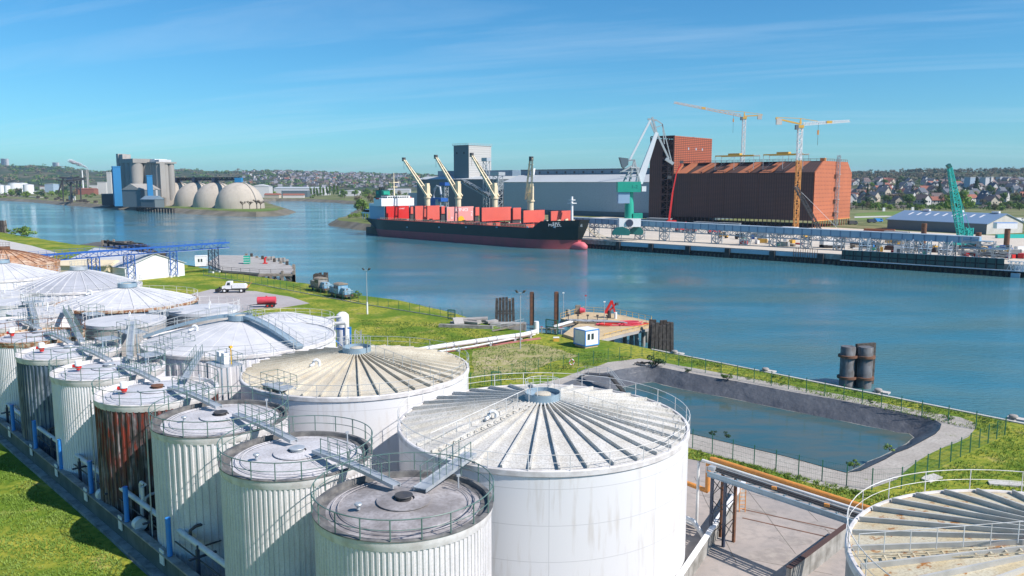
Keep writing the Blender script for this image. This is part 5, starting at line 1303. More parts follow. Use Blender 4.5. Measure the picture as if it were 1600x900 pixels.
# blue gallery conveyor
def gal(px, py, b=21): return Pb(px, py, b)
g0 = gal(905, 341); g1 = gal(1532, 372); zc = 7.2
t = fq_thing('conveyor_gallery', 'very long pale blue enclosed conveyor gallery running along the far quay', 'conveyor', 0, 21)
gz0, gz1 = g0.z - 1, g1.z - 1
m = MB(); m.bar((g0.x - 6, 0, gz0 + .1), (g1.x, 0, gz1 + .1), 3.4, 2.4); m.build('gallery', M['gallery_blue'], t)
m = MB(); m.bar((g0.x - 6, 0, gz0 + 1.42), (g1.x, 0, gz1 + 1.42), 3.8, .22); m.build('roof', M['panel_blue'], t)
m = MB(); m.lattice((g0.x - 6, 0, gz0 - 2.2), (g1.x - 20, 0, gz1 - 2.2), 3.0, 2.0, 70, .16); m.build('truss', M['galv_blue'], t)
L = g1.x - g0.x
for k in range(14):
    a = g0.x - 4 + (L - 6) * k / 13; zt = gz0 + (gz1 - gz0) * k / 13 - 1.2
    m = MB(); m.lattice((a, 0, 0), (a, 0, zt), 4.0, 3.2, 3, .22); m.build('trestle', M['galv'], t)
t = fq_thing('transfer_tower', 'skeletal grey steel transfer tower at the right end of the blue gallery', 'steel tower', g1.x + 1, 21)
for z in range(3): m = MB(); m.lattice((z * 5.0 - 4, 0, 0), (z * 5.0 - 4, 0, 7.6 - z * 1.2), 3.4, 5.5, 4, .2); m.build('frame', M['galv'], t)
m = MB(); m.bx(-7, 8, -3, 3, 3.5, 3.7); m.bx(-6, 3, -2.5, 2.5, 6.2, 6.4); m.build('platform', M['galv_blue'], t)
for k, (px, z0) in enumerate(((1345, 0), (1412, 0), (1440, 0), (1472, 0))):
    t = fq_thing('service_gantry', ['low open steel frame on the quay in front of the rust gravel heaps', 'open steel frame beside the white quay cabinet', 'open steel frame carrying small pipes at the middle of the screen', 'open steel frame in front of the green crawler crane'][k], 'steel frame', Pb(px, 392, 8).x, 12)
    m = MB(); m.lattice((0, 0, 0), (0, 0, 6.2), 3.2 + k, 3.0, 3, .2); m.build('frame', M['galv' if k % 2 else 'galv_blue'], t); m = MB(); m.bx(-2.2, 2.2, -1.6, 1.6, 3.0, 3.15); m.build('platform', M['panel_blue'], t)

# ---- rust coloured building under construction
BA0, BB0 = 41.9, 171.0
pR = Pa(1327, 345, BA0)
gw = pR.y - BB0; LB_ = 97.0
t = fq_thing('rust_warehouse', 'huge rust coloured steel warehouse under construction with a bright orange gable end', 'warehouse', BA0, BB0)
zb, ze, zt = 4.6, 33.9, 41.3
s0, s1 = gw * .2, gw * .86
prof = [(0, zb), (gw, zb), (gw, ze), (s1, zt), (s0, zt), (0, ze)]
m = MB(); m.add([(0, y, z) for y, z in prof] + [(-.5, y, z) for y, z in prof], [(0, 1, 2, 3, 4, 5), (11, 10, 9, 8, 7, 6)]); m.build('gable_wall', M['rust_clad'], t)
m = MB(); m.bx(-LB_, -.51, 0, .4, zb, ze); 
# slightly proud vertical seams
m.build('front_wall', M['rust_dark'], t)  # darker rust than the gable: the front's shade is in the colour
m = MB()
for k in range(9): x = -LB_ + 2 + k * 11.8; m.bx(x - .12, x + .12, -.12, 0, zb, ze)
m.bx(-LB_, 0, -.35, -.003, ze - .1, ze + .25); m.build('wall_seams', M['rust_brown'], t)
m = MB(); m.bx(-LB_, -.51, gw - .4, gw, zb, ze); m.add([(-LB_, y, z) for y, z in prof], [(5, 4, 3, 2, 1, 0)]); m.build('rear_wall', M['rust_plain'], t)
m = MB(); m.add([(-LB_, s0, zt), (0, s0, zt), (0, s1, zt), (-LB_, s1, zt)], [(0, 1, 2, 3)]); m.add([(-LB_, s1, zt), (0, s1, zt), (0, gw, ze), (-LB_, gw, ze)], [(0, 1, 2, 3)])
m.build('roof', M['rust_plain'], t)
# sloping front roof with open bays: dark recess then orange sloping panels
m = MB(); m.add([(-LB_, 3.0, ze - 1), (-.52, 3.0, ze - 1), (-.52, s0 + 1, zt - .8), (-LB_, s0 + 1, zt - .8)], [(0, 1, 2, 3)]); m.build('roof_lining', M['rust_brown'], t)
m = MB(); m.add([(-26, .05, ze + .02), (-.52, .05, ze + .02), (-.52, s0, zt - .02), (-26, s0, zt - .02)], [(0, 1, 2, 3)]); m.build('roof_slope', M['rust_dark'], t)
for k, (pa, pb_) in enumerate(((1062, 1073), (1085, 1105), (1120, 1139), (1158, 1175), (1192, 1212), (1233, 1250))):
    xa = Pb(pa, 262, BB0).x - BA0; xb = Pb(pb_, 262, BB0).x - BA0; m = MB()
    m.add([(xa - 3, .1, ze + .1), (xa + 3.5, .1, ze + .1), (xb + 1.5, s0, zt + .1), (xb - 3.5, s0, zt + .1), (xa - 3, .6, ze - 1.0), (xa + 3.5, .6, ze - 1.0), (xb + 1.5, s0 + .5, zt - 1), (xb - 3.5, s0 + .5, zt - 1)],
          [(0, 1, 2, 3), (7, 6, 5, 4), (0, 4, 5, 1), (1, 5, 6, 2), (2, 6, 7, 3), (3, 7, 4, 0)]); m.build('roof_panel', M['rust_plain'], t)
for k in range(34):
    m = MB(); x = -LB_ + 1 + k * 2.9; m.bar((x, .3, 0), (x, .3, zb), .45); m.build('column', M['rust_brown'], t)
for k in range(16):
    m = MB(); m.bar((-.4, .6 + k * (gw - 1.2) / 15, 0), (-.4, .6 + k * (gw - 1.2) / 15, zb), .45, .45); m.build('column', M['rust_plain'], t)
m = MB(); m.bx(-.2, .5, 0, gw, zb - .5, zb + .001 - .003); m.build('base_beam', M['crane_orange'], t)
m = MB(); m.lattice((1.3, gw * .55, 0), (1.3, gw * .55, zt + 4), 1.8, 1.6, 20, .14); m.build('stair_tower', M['galv'], t)
for z in (9, 17, 25, 33): m = MB(); m.bx(.3, 2.8, gw * .55 - 3, gw * .55 + 1, z, z + .3); m.build('stair_landing', M['galv'], t)
m = MB(); line_rail(m, [(-.3, s0, zt), (-.3, s1, zt)], 1.4, 4, .1); line_rail(m, [(-LB_, s0, zt), (-.3, s0, zt)], 1.4, 4, .1); m.build('roof_railing', M['rusty_steel'], t)
m = MB(); m.box((-4, s0 + 10, zt + 1), (3, 2.5, 2)); m.build('roof_unit', M['crane_orange'], t)
# yellow roof gantries
for k, (pa, pb_, y0, lab) in enumerate(((1117, 1177, 244, 'yellow travelling frame on the rust building roof below the left tower crane'), (1192, 1254, 242, 'yellow travelling frame on the rust building roof beside the right tower crane'))):
    A = Pb(pa, 262, BB0 + 4); B = Pb(pb_, 262, BB0 + 4); z = Pb(pa, y0, BB0 + 4).z
    t = fq_thing('roof_gantry', lab, 'gantry frame', A.x, A.y); L = B.x - A.x
    for y in (0, 9):
        m = MB(); m.bar((0, y, z), (L, y, z), .5, .8); m.build('beam', M['crane_yellow'], t)
    m = MB()
    for x in (0, L / 2, L): m.bar((x, 0, z), (x, 9, z), .3); m.bar((x, 0, z), (x, 0, 36), .25); m.bar((x, 9, z), (x, 9, 38), .25)
    for x in (0, L / 2): m.bar((x, 0, 36), (x + L / 2, 0, z), .12)
    m.build('legs', M['galv'], t)
    m = MB(); m.bx(L * .3, L * .6, 2, 6, z + .5, z + 1.6); m.build('hoist', M['crane_yellow'], t)

# ---- rust tower (front dark skeleton, right orange cladding)
tb1 = Pa(1112, 240, -55.5).y; a_l = Pb(1015, 300, BB0).x
t = fq_thing('rust_tower', 'tall rust coloured lift tower with an open dark skeleton front left of the rust warehouse', 'tower', -55.5, BB0)
zt2 = Pb(1053, 212, BB0).z; dB = tb1 - BB0; wA = -55.5 - a_l
m = MB(); m.bx(-.5, 0, 0, dB, zt - 9, zt2); m.build('clad_wall', M['rust_tower'], t)
m = MB(); m.bx(-wA * .38, -.52, dB - .6, dB, 0, zt2); m.bx(-.5, 0, 0, dB, 0, zt - 9.01); m.bx(-wA * .38, -.52, 7, 7.5, 30, zt2 - 2); m.build('inner_wall', M['rust_brown'], t)
m = MB(); m.bx(-wA, -wA + .5, 0, dB * .7, 0, zt2 - 1); m.bx(-wA, -wA + 9, -.3, .2, 0, zt2 - 2); m.build('left_wall', M['rust_dark'], t)  # shaded front coloured dark against the sunlit orange side
m = MB()
nlv = 12
for k in range(nlv + 1):
    z = zt2 * k / nlv; m.bar((-wA, 0, z), (0, 0, z), .5); m.bar((-wA, dB * .5, z), (0, dB * .5, z), .4); m.bar((-wA * .5, 0, z), (-wA * .5, dB * .5, z), .4)
    if k < nlv:
        z2 = zt2 * (k + 1) / nlv; m.bar((-wA * .5, 0, z), (-1, 0, z2), .3); m.bar((-1, 0, z), (-wA * .5, 0, z2), .3); m.bar((-wA * .9, 4, z), (-wA * .5, 4, z2), .3)
for x in (-wA, -wA * .75, -wA * .5, -wA * .25, -.6): m.bar((x, 0, 0), (x, 0, zt2), .55); m.bar((x, dB * .5, 0), (x, dB * .5, zt2), .4)
m.build('skeleton', M['rust_brown'], t)
m = MB(); m.bx(-wA, -.52, .5, dB, zt2 - .4, zt2); m.bx(-wA * .9, -.6, 1, 10, 20, 20.3); m.bx(-wA * .9, -.6, 1, 10, 36, 36.3); m.build('floors', M['rust_brown'], t)
for k, (y_, z_) in enumerate(((dB * .35, zt2 - 9), (dB * .55, zt2 - 9), (dB * .72, zt2 - 9), (dB * .2, zt2 - 22))):
    m = MB(); m.bx(.01, .12, y_, y_ + 1.2, z_, z_ + 1.6); m.build('window', M['panel_blue' if k < 3 else 'black'], t)
m = MB()
for k in range(15): a_ = pi * k / 14; a2 = pi * (k + 1) / 14; m.bar((.3, dB * .48 + 11 * cos(a_), zt2 - 30 + 6 * sin(a_)), (.3, dB * .48 + 11 * cos(a2), zt2 - 30 + 6 * sin(a2)), .6)
m.build('conveyor_arch', M['crane_orange'], t)

# ---- grey warehouses and lift tower
WB = 231.0
aL = Pb(787, 300, WB).x; aR = -56.0
t = fq_thing('grey_warehouse', 'very long grey blue metal warehouse with a pale roof strip behind the ship', 'warehouse', aR, WB); LW = aR - aL
ze = Pb(900, 284, WB).z
m = MB(); m.bx(-LW, 0, 0, 60, 4.0, ze); m.build('wall', M['grey_clad'], t)
m = MB(); m.bx(-LW, 0, -.3, 60.3, 0, 3.95); m.build('plinth', M['slate_clad'], t)
m = MB(); zr_ = Pb(900, 273, WB + 22).z
m.add([(-LW - .5, -.8, ze - .2), (.5, -.8, ze - .2), (.5, 22, zr_), (-LW - .5, 22, zr_), (-LW - .5, 60.8, ze - .2), (.5, 60.8, ze - .2), (.5, 38, zr_), (-LW - .5, 38, zr_)], [(0, 1, 2, 3), (3, 2, 6, 7), (5, 4, 7, 6), (0, 3, 7, 4), (1, 5, 6, 2)]); m.build('roof', M['roof_grey_sheet'], t)
m = MB(); zc0 = zr_; zc1 = Pb(900, 265, WB + 24).z; m.bx(-LW, 0, 24, 36, zc0 + .01, zc1); m.build('clerestory', M['slate_light'], t)
m = MB(); m.bx(-LW + 14, -LW + 18, 21, 23.9, zc0, zc1 + 1.5); m.build('roof_cabin', M['white'], t)
m = MB(); m.bx(-LW, 0, 23.5, 36.5, zc1, zc1 + .5); m.build('roof_walkway', M['steel_dark'], t)
for k in range(14): m = MB(); m.bx(-LW + 22 + k * 10, -LW + 24 + k * 10, 23.85, 23.98, zc1 - 3.2, zc1 - 1.4); m.build('vent_window', M['steel_dark'], t)
aL2 = Pb(655, 300, WB + 6).x; aR2 = Pb(782, 300, WB + 6).x
t = fq_thing('dark_warehouse', 'dark slate metal warehouse at the left end, behind the ship cranes', 'warehouse', aL2, WB + 3); LW2 = aR2 - aL2 - 2
z2 = Pb(700, 277, WB + 6).z
m = MB(); m.bx(0, LW2, 0, 55, 0, z2 - 2); m.build('wall', M['slate_clad'], t)
m = MB(); m.vprism([(-.5, z2 - 1.98), (14, z2 + 1.0), (40, z2 + 1.0), (55.5, z2 - 1.98)], -.4, LW2 + .4); m.build('roof', M['roof_grey_sheet'], t)
m = MB(); m.bx(8, LW2, 22, 34, z2 + 1.01, Pb(700, 267, WB + 25).z); m.build('clerestory', M['slate_light'], t)
m = MB(); m.bx(-18, -.5, 4, 30, 0, z2 * .52); m.build('annex', M['grey_clad'], t)
# lift tower
tA = Pb(732, 250, WB + 8); tl = Pb(709, 250, WB + 8).x; tr_ = Pa(767, 250, tA.x).y
t = fq_thing('lift_tower', 'square grain lift tower with a pale slatted side rising behind the ship', 'tower', tA.x, WB + 8); zt_ = Pb(732, 227, WB + 8).z; w1 = tA.x - tl; d1 = tr_ - WB - 8
m = MB(); m.bx(-w1, -.02, 0, d1, 0, zt_); m.build('wall', M['tower_dark'], t)
m = MB(); m.bx(0, .5, 0, d1, 0, zt_); m.build('slatted_side', M['tower_slats'], t)  # sunlit side coloured pale, shaded wall dark: light and shade as colour
m = MB(); m.bx(-w1 - .8, 1, -.8, d1 + .8, zt_ + .01, zt_ + .5); line_rail(m, [(-w1 - .8, -.8, zt_ + .4), (1, -.8, zt_ + .4), (1, d1 + .8, zt_ + .4)], 1.6, 4, .12); m.build('roof_edge', M['rail_grey'], t)
for x_ in (-w1 * .78, -w1 * .3):
    for z_ in (zt_ - 8, zt_ - 36): m = MB(); m.bx(x_ - .8, x_ + .8, -.08, -.01, z_, z_ + 1.8); m.build('window', M['black'], t)
# lattice lift towers and inclined conveyor between ship and warehouse
for k, (px, py, w_, lab) in enumerate(((802, 251, 4.0, 'slender grey lattice lift tower to the right of the third ship crane'), (822, 274, 6.0, 'stout grey lattice tower with a machine house, just left of the warehouse front'), (695, 290, 4.5, 'short grey lattice tower with a blue house between the first two ship cranes'))):
    P_ = Pb(px - (20 if k == 1 else (10 if k == 0 else 0)), 300, 200); zz_ = Pb(px, py, 200).z
    px2 = {0: 760, 1: 778, 2: 695}[k]
    P_ = Pb(px2, 300, 200); t = fq_thing('loading_tower', lab, 'steel tower', P_.x, 200); m = MB(); m.lattice((0, 0, 0), (0, 0, zz_), w_, w_, 9, .3); m.build('frame', M['galv'], t)
    m = MB(); m.bx(-w_ * .8, w_ * .8, -w_ * .7, w_ * .7, zz_, zz_ + 3); m.build('machine_house', M['galv' if k < 2 else 'steel_blue'], t)
A = Pb(722, 282, 205); B = Pb(768, 308, 190); t = fq_thing('inclined_conveyor', 'dark inclined conveyor falling from the lift tower towards the third ship crane', 'conveyor', A.x, A.y)
m = MB(); m.lattice((0, 0, A.z), (B.x - A.x, B.y - A.y, B.z), 3, 3, 10, .25); m.build('truss', M['galv'], t); m = MB(); m.bar((0, 0, A.z), (B.x - A.x, B.y - A.y, B.z), 2.2, 1.6); m.build('gallery', M['steel_dark'], t)
t = fq_thing('ship_loader', 'grey ship loader with a curved chute and blue cabin between the first two ship cranes', 'ship loader', Pb(683, 320, 150).x, 150)
m = MB(); m.bx(-9, 9, -4, 4, 12, 15); m.bx(-8, 2, -3.5, 3.5, 6, 12); m.build('house', M['steel_blue'], t); m = MB(); m.bx(2.2, 5.5, -4, 3, 3, 14); m.build('panel', M['panel_blue'], t)
m = MB()
for x_ in (-8, 8):
    for y_ in (-3.5, 3.5): m.bar((x_, y_, 0), (x_, y_, 12), .6)
m.tube([(-4, 0, 15), (-3, 0, 22), (0, 0, 25), (4, 0, 24), (6, -1, 18)], .9, 8); m.build('frame', M['galv'], t)
# low white quay shed left + deck clutter near the ship stern
t = fq_thing('quay_shed', 'low cream corrugated quay shed beside the ship superstructure', 'shed', Pb(655, 325, 60).x, 60)
m = MB(); m.bx(-2, 34, 0, 20, 0, 8); m.build('wall', M['render_cream'], t); m = MB(); m.vprism([(-.6, 8.0), (10, 10), (20.6, 8.0)], -2.6, 34.6); m.build('roof', M['roof_grey_sheet'], t)

# ---- portal crane on the quay
cr = Pb(983, 366, 9); CD = FQ(cr.x, 9); t = thing('portal_crane', 'green and white portal crane with a tall luffing jib standing on the far quay', 'crane', (CD.x, CD.y, 0), 0); D_ = CD.y
def C(px, py, y=0.0): p = PD(px, py, D_); return Vector((p.x - CD.x, y, p.z))
m = MB()
for px0, px1, y_ in ((955, 983, -3.5), (984, 1006, 1.5)):
    pts = [C(px0, 366, y_), C(px0 + 1, 360, y_), C(px0 + 7, 355, y_), C((px0 + px1) / 2 + 2, 353.5, y_), C(px1 - 3, 357, y_), C(px1, 362, y_), C(px1 - 2, 367, y_)]
    m.xprism([(p.x, p.z) for p in pts], y_ - 1.2, y_ + 1.2)
m.build('portal_base', M['green_dark'], t)
a, b = C(966, 354), C(1000, 341); m = MB(); m.bx(a.x, b.x, -3, 3, a.z, b.z); m.build('machinery_box', M['white'], t)
m = MB(); c_ = C(982, 348, -3.2); m.cyl((c_.x, -3.0, c_.z), (c_.x, -3.5, c_.z), 1.8, n=18); m.build('cable_drum', M['steel_navy'], t)
m = MB(); a = C(983, 341); b = C(983, 300); m.cyl((a.x, 0, a.z), (b.x, 0, b.z), 2.3, 2.0, 24); m.build('column', M['green_paint'], t, True, 40)
a, b = C(988, 341), C(1003, 333); m = MB(); m.bx(a.x, b.x, -2.4, 2, a.z, b.z); m.build('winch_house', M['green_paint'], t)
a, b = C(964, 300), C(1000, 284); m = MB(); m.bx(a.x, b.x, -3.2, 3.2, a.z, b.z); mh = m.build('machine_house', M['green_paint'], t)
a, b = C(965, 317.5), C(983, 300.3); m = MB(); m.bx(a.x, b.x, -2.6, 2.6, a.z, b.z); m.build('counter_box', M['ship_grey'], t)
a, b = C(1001, 299), C(1008, 291); m = MB(); m.bx(a.x, b.x, -3.4, -.5, a.z, b.z); m.build('operator_cab', M['white'], t)
m = MB()
for y_ in (-2, 2):
    for p, q in (((984, 284), (991, 250)), ((999, 284), (991, 250)), ((975, 284), (985, 262)), ((995, 284), (998, 262)), ((985, 262), (998, 262)), ((991, 250), (972, 252)), ((968, 270), (990, 258))): m.bar(C(*p, y_), C(*q, y_ * .5), .6)
for z_ in (284, 276, 268): m.bar(C(968, z_, -2.5), C(996, z_, -2.5), .35)
m.build('a_frame', M['rail_grey'], t)
m = MB(); a = C(967, 263); b = C(981, 246); m.xprism([(a.x, b.z), (b.x, b.z - .5), (b.x, a.z + 1.6), (b.x - 2, a.z), (a.x + 1.4, a.z + .6)], -2.2, 2.2); m.build('counterweight', M['slate_clad'], t)
m = MB(); m.bar(C(998, 286), C(1026, 207), 3.6, 3.4, 1.6, 1.6); m.build('jib', M['crane_white'], t)
m = MB(); m.bar(C(983, 252), C(1016, 188), 1.1, .9); m.bar(C(986, 247), C(1017, 189, 1), .4); m.build('tie_beam', M['crane_white'], t)
m = MB(); m.bar(C(1012, 186), C(1026, 188), .8); m.bar(C(1019, 183), C(1026, 208), .9); m.bar(C(1016, 190), C(1023, 207), .8); m.bar(C(1026, 188), C(1035, 194), .5); m.bar(C(1035, 194), C(1038, 225), .4)
m.bar(C(1026, 207), C(1045, 248), 1.1, .8); m.bar(C(1035, 194), C(1050, 255), .4); m.bar(C(1022, 200), C(1034, 196), .4); m.bar(C(1040, 248), C(1052, 256), 1.4); m.build('fly_jib', M['rail_grey'], t)
m = MB()
for px in (1045, 1047): m.bar(C(px, 252), C(px, 275), .12)
m.box(C(1046, 277), (1.8, 1.4, 1.4)); m.build('hook_ropes', M['steel_dark'], t)
# number lettering on the machine house
a = C(990, 292); text('lettering', '1-2', 2.3, M['green_dark'], mh, (a.x, -3.23, a.z), (pi / 2, 0, 0))

# ---- tower cranes
def tower_crane(lab, px, base, D, mast_top, tip, ctip, hook_px, hook_y, mw=2.2, mcol='crane_white', lo=None):
    g = PD(px, base, D); t = thing('tower_crane', lab, 'tower crane', (g.x, D, 0))
    def c(a, b, dd=0): p = PD(a, b, D + dd); return Vector((p.x - g.x, dd, p.z))
    zt = c(px, mast_top).z
    m = MB()
    if lo:
        zl = c(px, lo).z; m.lattice((0, 0, 0), (0, 0, zl), mw, mw, int(zl / 2.6), .26); m.build('mast_base', M['crane_orange'], t); m = MB(); m.lattice((0, 0, zl), (0, 0, zt), mw, mw, int((zt - zl) / 2.6), .26)
    else: m.lattice((0, 0, 0), (0, 0, zt), mw, mw, int(zt / 2.6), .26)
    m.build('mast', M[mcol], t)
    m = MB(); m.bx(-1.6, 1.6, -1.6, 1.6, zt, zt + 1.6); m.build('slewing_ring', M['crane_yellow'], t)
    m = MB(); m.bx(-3.4, -1.7, -2.2, -.4, zt - 1.0, zt + 1.6); m.build('operator_cab', M['slate_clad'], t)
    r_ = Vector((0, 0, zt + 2.2)); T = c(*tip); K = c(*ctip)
    m = MB(); mid = r_.lerp(T, .5); m.lattice(r_ + (T - r_) * .04, T, 1.3, 1.9, 26, .17, 1.0, 1.2, 3); m.build('jib', M['crane_salmon' if lo is None else 'crane_white'], t)
    m = MB(); q = r_ + (T - r_) * .58; m.box(q, (3, 1.3, 1.6)); m.build('name_panel', M['crane_yellow'], t)
    m = MB(); m.bar(r_, K, 1.2, .8); m.bar(r_ + Vector((0, 0, 3.2)), K + Vector((0, 0, .6)), .3); m.bar(r_ + Vector((0, 0, 3.2)), r_ + (T - r_) * .35 + Vector((0, 0, 1)), .3); m.bar(r_, r_ + Vector((0, 0, 3.4)), 1.2, 1.2, .4, .4); m.build('counter_jib', M['crane_yellow'], t)
    m = MB(); m.box(K + (r_ - K).normalized() * 2 + Vector((0, 0, -1.4)), (3.2, 1.4, 3.4)); m.build('counterweight', M['concrete_pale'], t)
    f = (hook_px - px) / (tip[0] - px); hp = r_ + (T - r_) * f; hz_ = c(hook_px, hook_y).z
    m = MB(); m.bar(hp, (hp.x, hp.y, hz_), .14); m.build('hoist_rope', M['steel_dark'], t); m = MB(); m.box((hp.x, hp.y, c(hook_px, hook_y - 18 if 0 else hook_y - 20).z), (.9, .7, 2.6)); m.build('hook_block', M['crane_orange'], t)
tower_crane('tower crane whose long jib points left, standing behind the rust warehouse', 1157, 345, 640, 186, (1053, 160), (1191, 180), 1141, 208)
tower_crane('tower crane whose jib points right, its orange mast standing before the rust warehouse', 1243, 362, 470, 200, (1328, 189), (1212, 185), 1274, 227, 2.3, 'crane_white', 250)

# ---- red boom lift and red machines
def PDt(name, lab, cat, px, py, D=None, grp=None):
    g = G(px, py) if D is None else PD(px, py, D); return thing(name, lab, cat, (g.x, g.y, 0), 0, grp), g
t, g = PDt('boom_lift', 'red telescopic boom lift reaching steeply up to the roof of the rust warehouse', 'boom lift', 1044, 354)
def c2(px, py): p = PD(px, py, g.y); return Vector((p.x - g.x, 0, p.z))
m = MB(); m.bx(-4, 4, -1.6, 1.6, .6, 2.6); m.bx(-1, 5, -1.3, 1.3, 2.6, 4.0); m.build('body', M['red'], t)
m = MB(); m.bar(c2(1045, 347), c2(1051, 300), 1.2, 1.2, 1.0, 1.0); m.bar(c2(1051, 300), c2(1057, 270), .8, .8, .6, .6); m.bar(c2(1057, 270), c2(1065, 254), .6); m.build('boom', M['red'], t)
m = MB(); m.box(c2(1065, 253), (2.2, 1.4, 1.8)); m.build('basket', M['steel_dark'], t)
for x_ in (-2.8, 2.8):
    for s_ in (-1, 1): m = MB(); m.cyl((x_, s_ * 1.2, .9), (x_, s_ * 1.8, .9), .9, n=14); m.build('wheel', M['tyre'], t, True, 40)
def machine(lab, px, py, col, s=1.0, arm=True, cat='machine', trk=False, rz=0.3, name='site_machine', grp=None):
    t, g = PDt(name, lab, cat, px, py, None, grp); t.rotation_euler = (0, 0, rz); t.scale = (s,) * 3
    m = MB(); m.bx(-2.6, 2.6, -1.2, 1.2, .9, 2.0); m.bx(-2.4, -.4, -1.0, 1.0, 2.0, 3.1); m.build('body', M[col], t)
    if trk:
        for s_ in (-1, 1): m = MB(); m.bx(-2.6, 2.6, s_ * 1.2 - .35, s_ * 1.2 + .35, 0, .88); m.build('track', M['tyre'], t)
    else:
        for x_ in (-1.8, 1.8):
            for s_ in (-1, 1): m = MB(); m.cyl((x_, s_ * .95, .6), (x_, s_ * 1.35, .6), .6, n=12); m.build('wheel', M['tyre'], t, True, 40)
    m = MB(); m.bx(.2, 1.4, -.9, .9, 2.001, 3.4); m.build('cab', M['glass'], t)
    if arm: m = MB(); m.bar((-1.6, 0, 3.0), (2.6, 0, 4.3), .45); m.bar((2.6, 0, 4.3), (3.6, 0, 1.2), .35); m.build('arm', M[col], t)
    return t
machine('red articulated lift parked on the quay, leftmost of the low red machines', 1064, 362, 'red', 1.25)
machine('red machine with a raised arm in the middle of the low red machines', 1080, 364, 'red', 1.0, True, rz=2.6)
machine('red folded platform lift with a high arm, rightmost of the red machines', 1115, 366, 'red', 1.2, True, rz=.2)
machine('yellow dump truck on the quay edge below the red machines', 1130, 372, 'crane_yellow', .9, False, 'dump truck', rz=-.6)
machine('dark grey compressor truck to the right of the yellow dump truck', 1156, 374, 'steel_dark', .9, False, 'truck', rz=-.5)
machine('small yellow excavator among the heaps near the right tower crane', 1258, 372, 'crane_yellow', .7, True, 'excavator', True)
machine('small blue truck parked at the right end of the far quay', 1571, 394, 'steel_blue', .9, False, 'truck', rz=-.7)

# white crawler crane with fine boom
t, g = PDt('crawler_crane', 'white crawler crane on the quay edge with a thin boom leaning left', 'crawler crane', 1300, 387)
def c3(px, py): p = PD(px, py, g.y); return Vector((p.x - g.x, 0, p.z))
m = MB(); m.bx(-4, 4, -2.2, 2.2, 1.2, 3.6); m.bx(-4.6, -2.6, -2.4, 2.4, 1.4, 4.2); m.build('body', M['white'], t)
for s_ in (-1, 1): m = MB(); m.bx(-4.5, 4.5, s_ * 2.4 - .5, s_ * 2.4 + .5, 0, 1.15); m.build('track', M['tyre'], t)
m = MB(); m.lattice(c3(1290, 376), c3(1243, 291), 1.3, 1.3, 26, .13); m.build('boom', M['steel_dark'], t)
m = MB(); m.bar(c3(1300, 374), c3(1310, 358), .3); m.bar(c3(1310, 358), c3(1243, 291), .1); m.build('gantry', M['white'], t)
# teal crawler crane
t, g = PDt('crawler_crane', 'teal green crawler crane with a tall lattice boom in front of the blue roofed shed', 'crawler crane', 1508, 388)
def c4(px, py): p = PD(px, py, g.y); return Vector((p.x - g.x, 0, p.z))
m = MB(); m.bx(-5, 4, -2.6, 2.6, 1.6, 4.6); m.bx(-7.2, -5.01, -2.8, 2.8, 1.6, 5.2); m.build('body', M['teal'], t)
m = MB(); m.bx(1.4, 4.4, -4.0, -2.62, 2, 5.4); m.build('cab', M['teal'], t)
for s_ in (-1, 1): m = MB(); m.bx(-5.5, 5.5, s_ * 3 - .6, s_ * 3 + .6, 0, 1.55); m.build('track', M['tyre'], t)
m = MB(); m.lattice(c4(1503, 378), c4(1494, 320), 1.9, 1.9, 10, .24, 2.6, 2.6); m.lattice(c4(1494, 320), c4(1484, 262), 2.6, 2.6, 12, .22, 1.2, 1.2); m.build('boom', M['teal'], t)
m = MB(); m.bar(c4(1484, 262), c4(1481, 257), 1.8, 1.4); m.build('boom_head', M['green_dark'], t)
m = MB(); m.lattice(c4(1513, 378), c4(1515, 356), 2.0, 2.0, 4, .3); m.bar(c4(1515, 356), c4(1486, 264), .16); m.build('back_mast', M['teal'], t)
# brown steel piles
for k, (px, y0, y1, lab) in enumerate(((1442, 385, 349, 'brown steel pile column rising behind the blue gallery, left one of three'), (1527, 392, 363, 'brown steel pile column near the right end of the gallery, middle one of three'), (1572, 389, 357, 'brown steel pile carrying a white container at the right edge of the far quay'))):
    t, g = PDt('steel_column', lab, 'steel column', px, y0); zt_ = PD(px, y1, g.y).z
    m = MB(); m.cyl((0, 0, 0), (0, 0, zt_), 1.1, n=14); m.build('column', M['rusty_steel'], t, True, 40)
    if k == 2:
        m = MB(); m.bx(-5.5, 3.2, -1.4, 1.4, zt_, zt_ + 2.3); m.build('container', M['white'], t); m = MB(); m.bx(-5.5, 3.2, -1.42, 1.42, zt_ + 2.31, zt_ + 2.5); m.build('container_roof', M['bright_blue'], t)
# blue roofed shed
p0 = G(1386, 357.5); p1 = G(1541, 366.5); p2 = G(1565, 362); sh = thing('storage_shed', 'long dark shed with a blue roof and pale skylight strips behind the quay', 'shed', (p1.x, p1.y, 0), 0); d = (p1 - p0); L = d.length; sh.rotation_euler = (0, 0, atan2(d.y, d.x)); dp = abs((p2 - p1).dot(Vector((-d.y, d.x, 0)) / L)); dp = max(dp, 26)
ze = PD(1541, 350, p1.y).z
m = MB(); m.bx(-L, -.3, 0, dp, 0, ze); m.build('wall', M['slate_clad'], sh)
za = ze + 5
m = MB(); m.add([(0, 0, 0), (0, dp, 0), (0, dp, ze), (0, dp / 2, za), (0, 0, ze), (-.29, 0, 0), (-.29, dp, 0), (-.29, dp, ze), (-.29, dp / 2, za), (-.29, 0, ze)], [(0, 1, 2, 3, 4), (9, 8, 7, 6, 5)]); m.build('gable', M['concrete_pale'], sh)
m = MB(); m.vprism([(-.8, ze - .2), (dp / 2, za), (dp / 2, za + .35), (-.8, ze + .15)], -L - 1, .6); m.vprism([(dp / 2, za), (dp + .8, ze - .2), (dp + .8, ze + .15), (dp / 2, za + .35)], -L - 1, .6); m.build('roof', M['blue_roof'], sh)
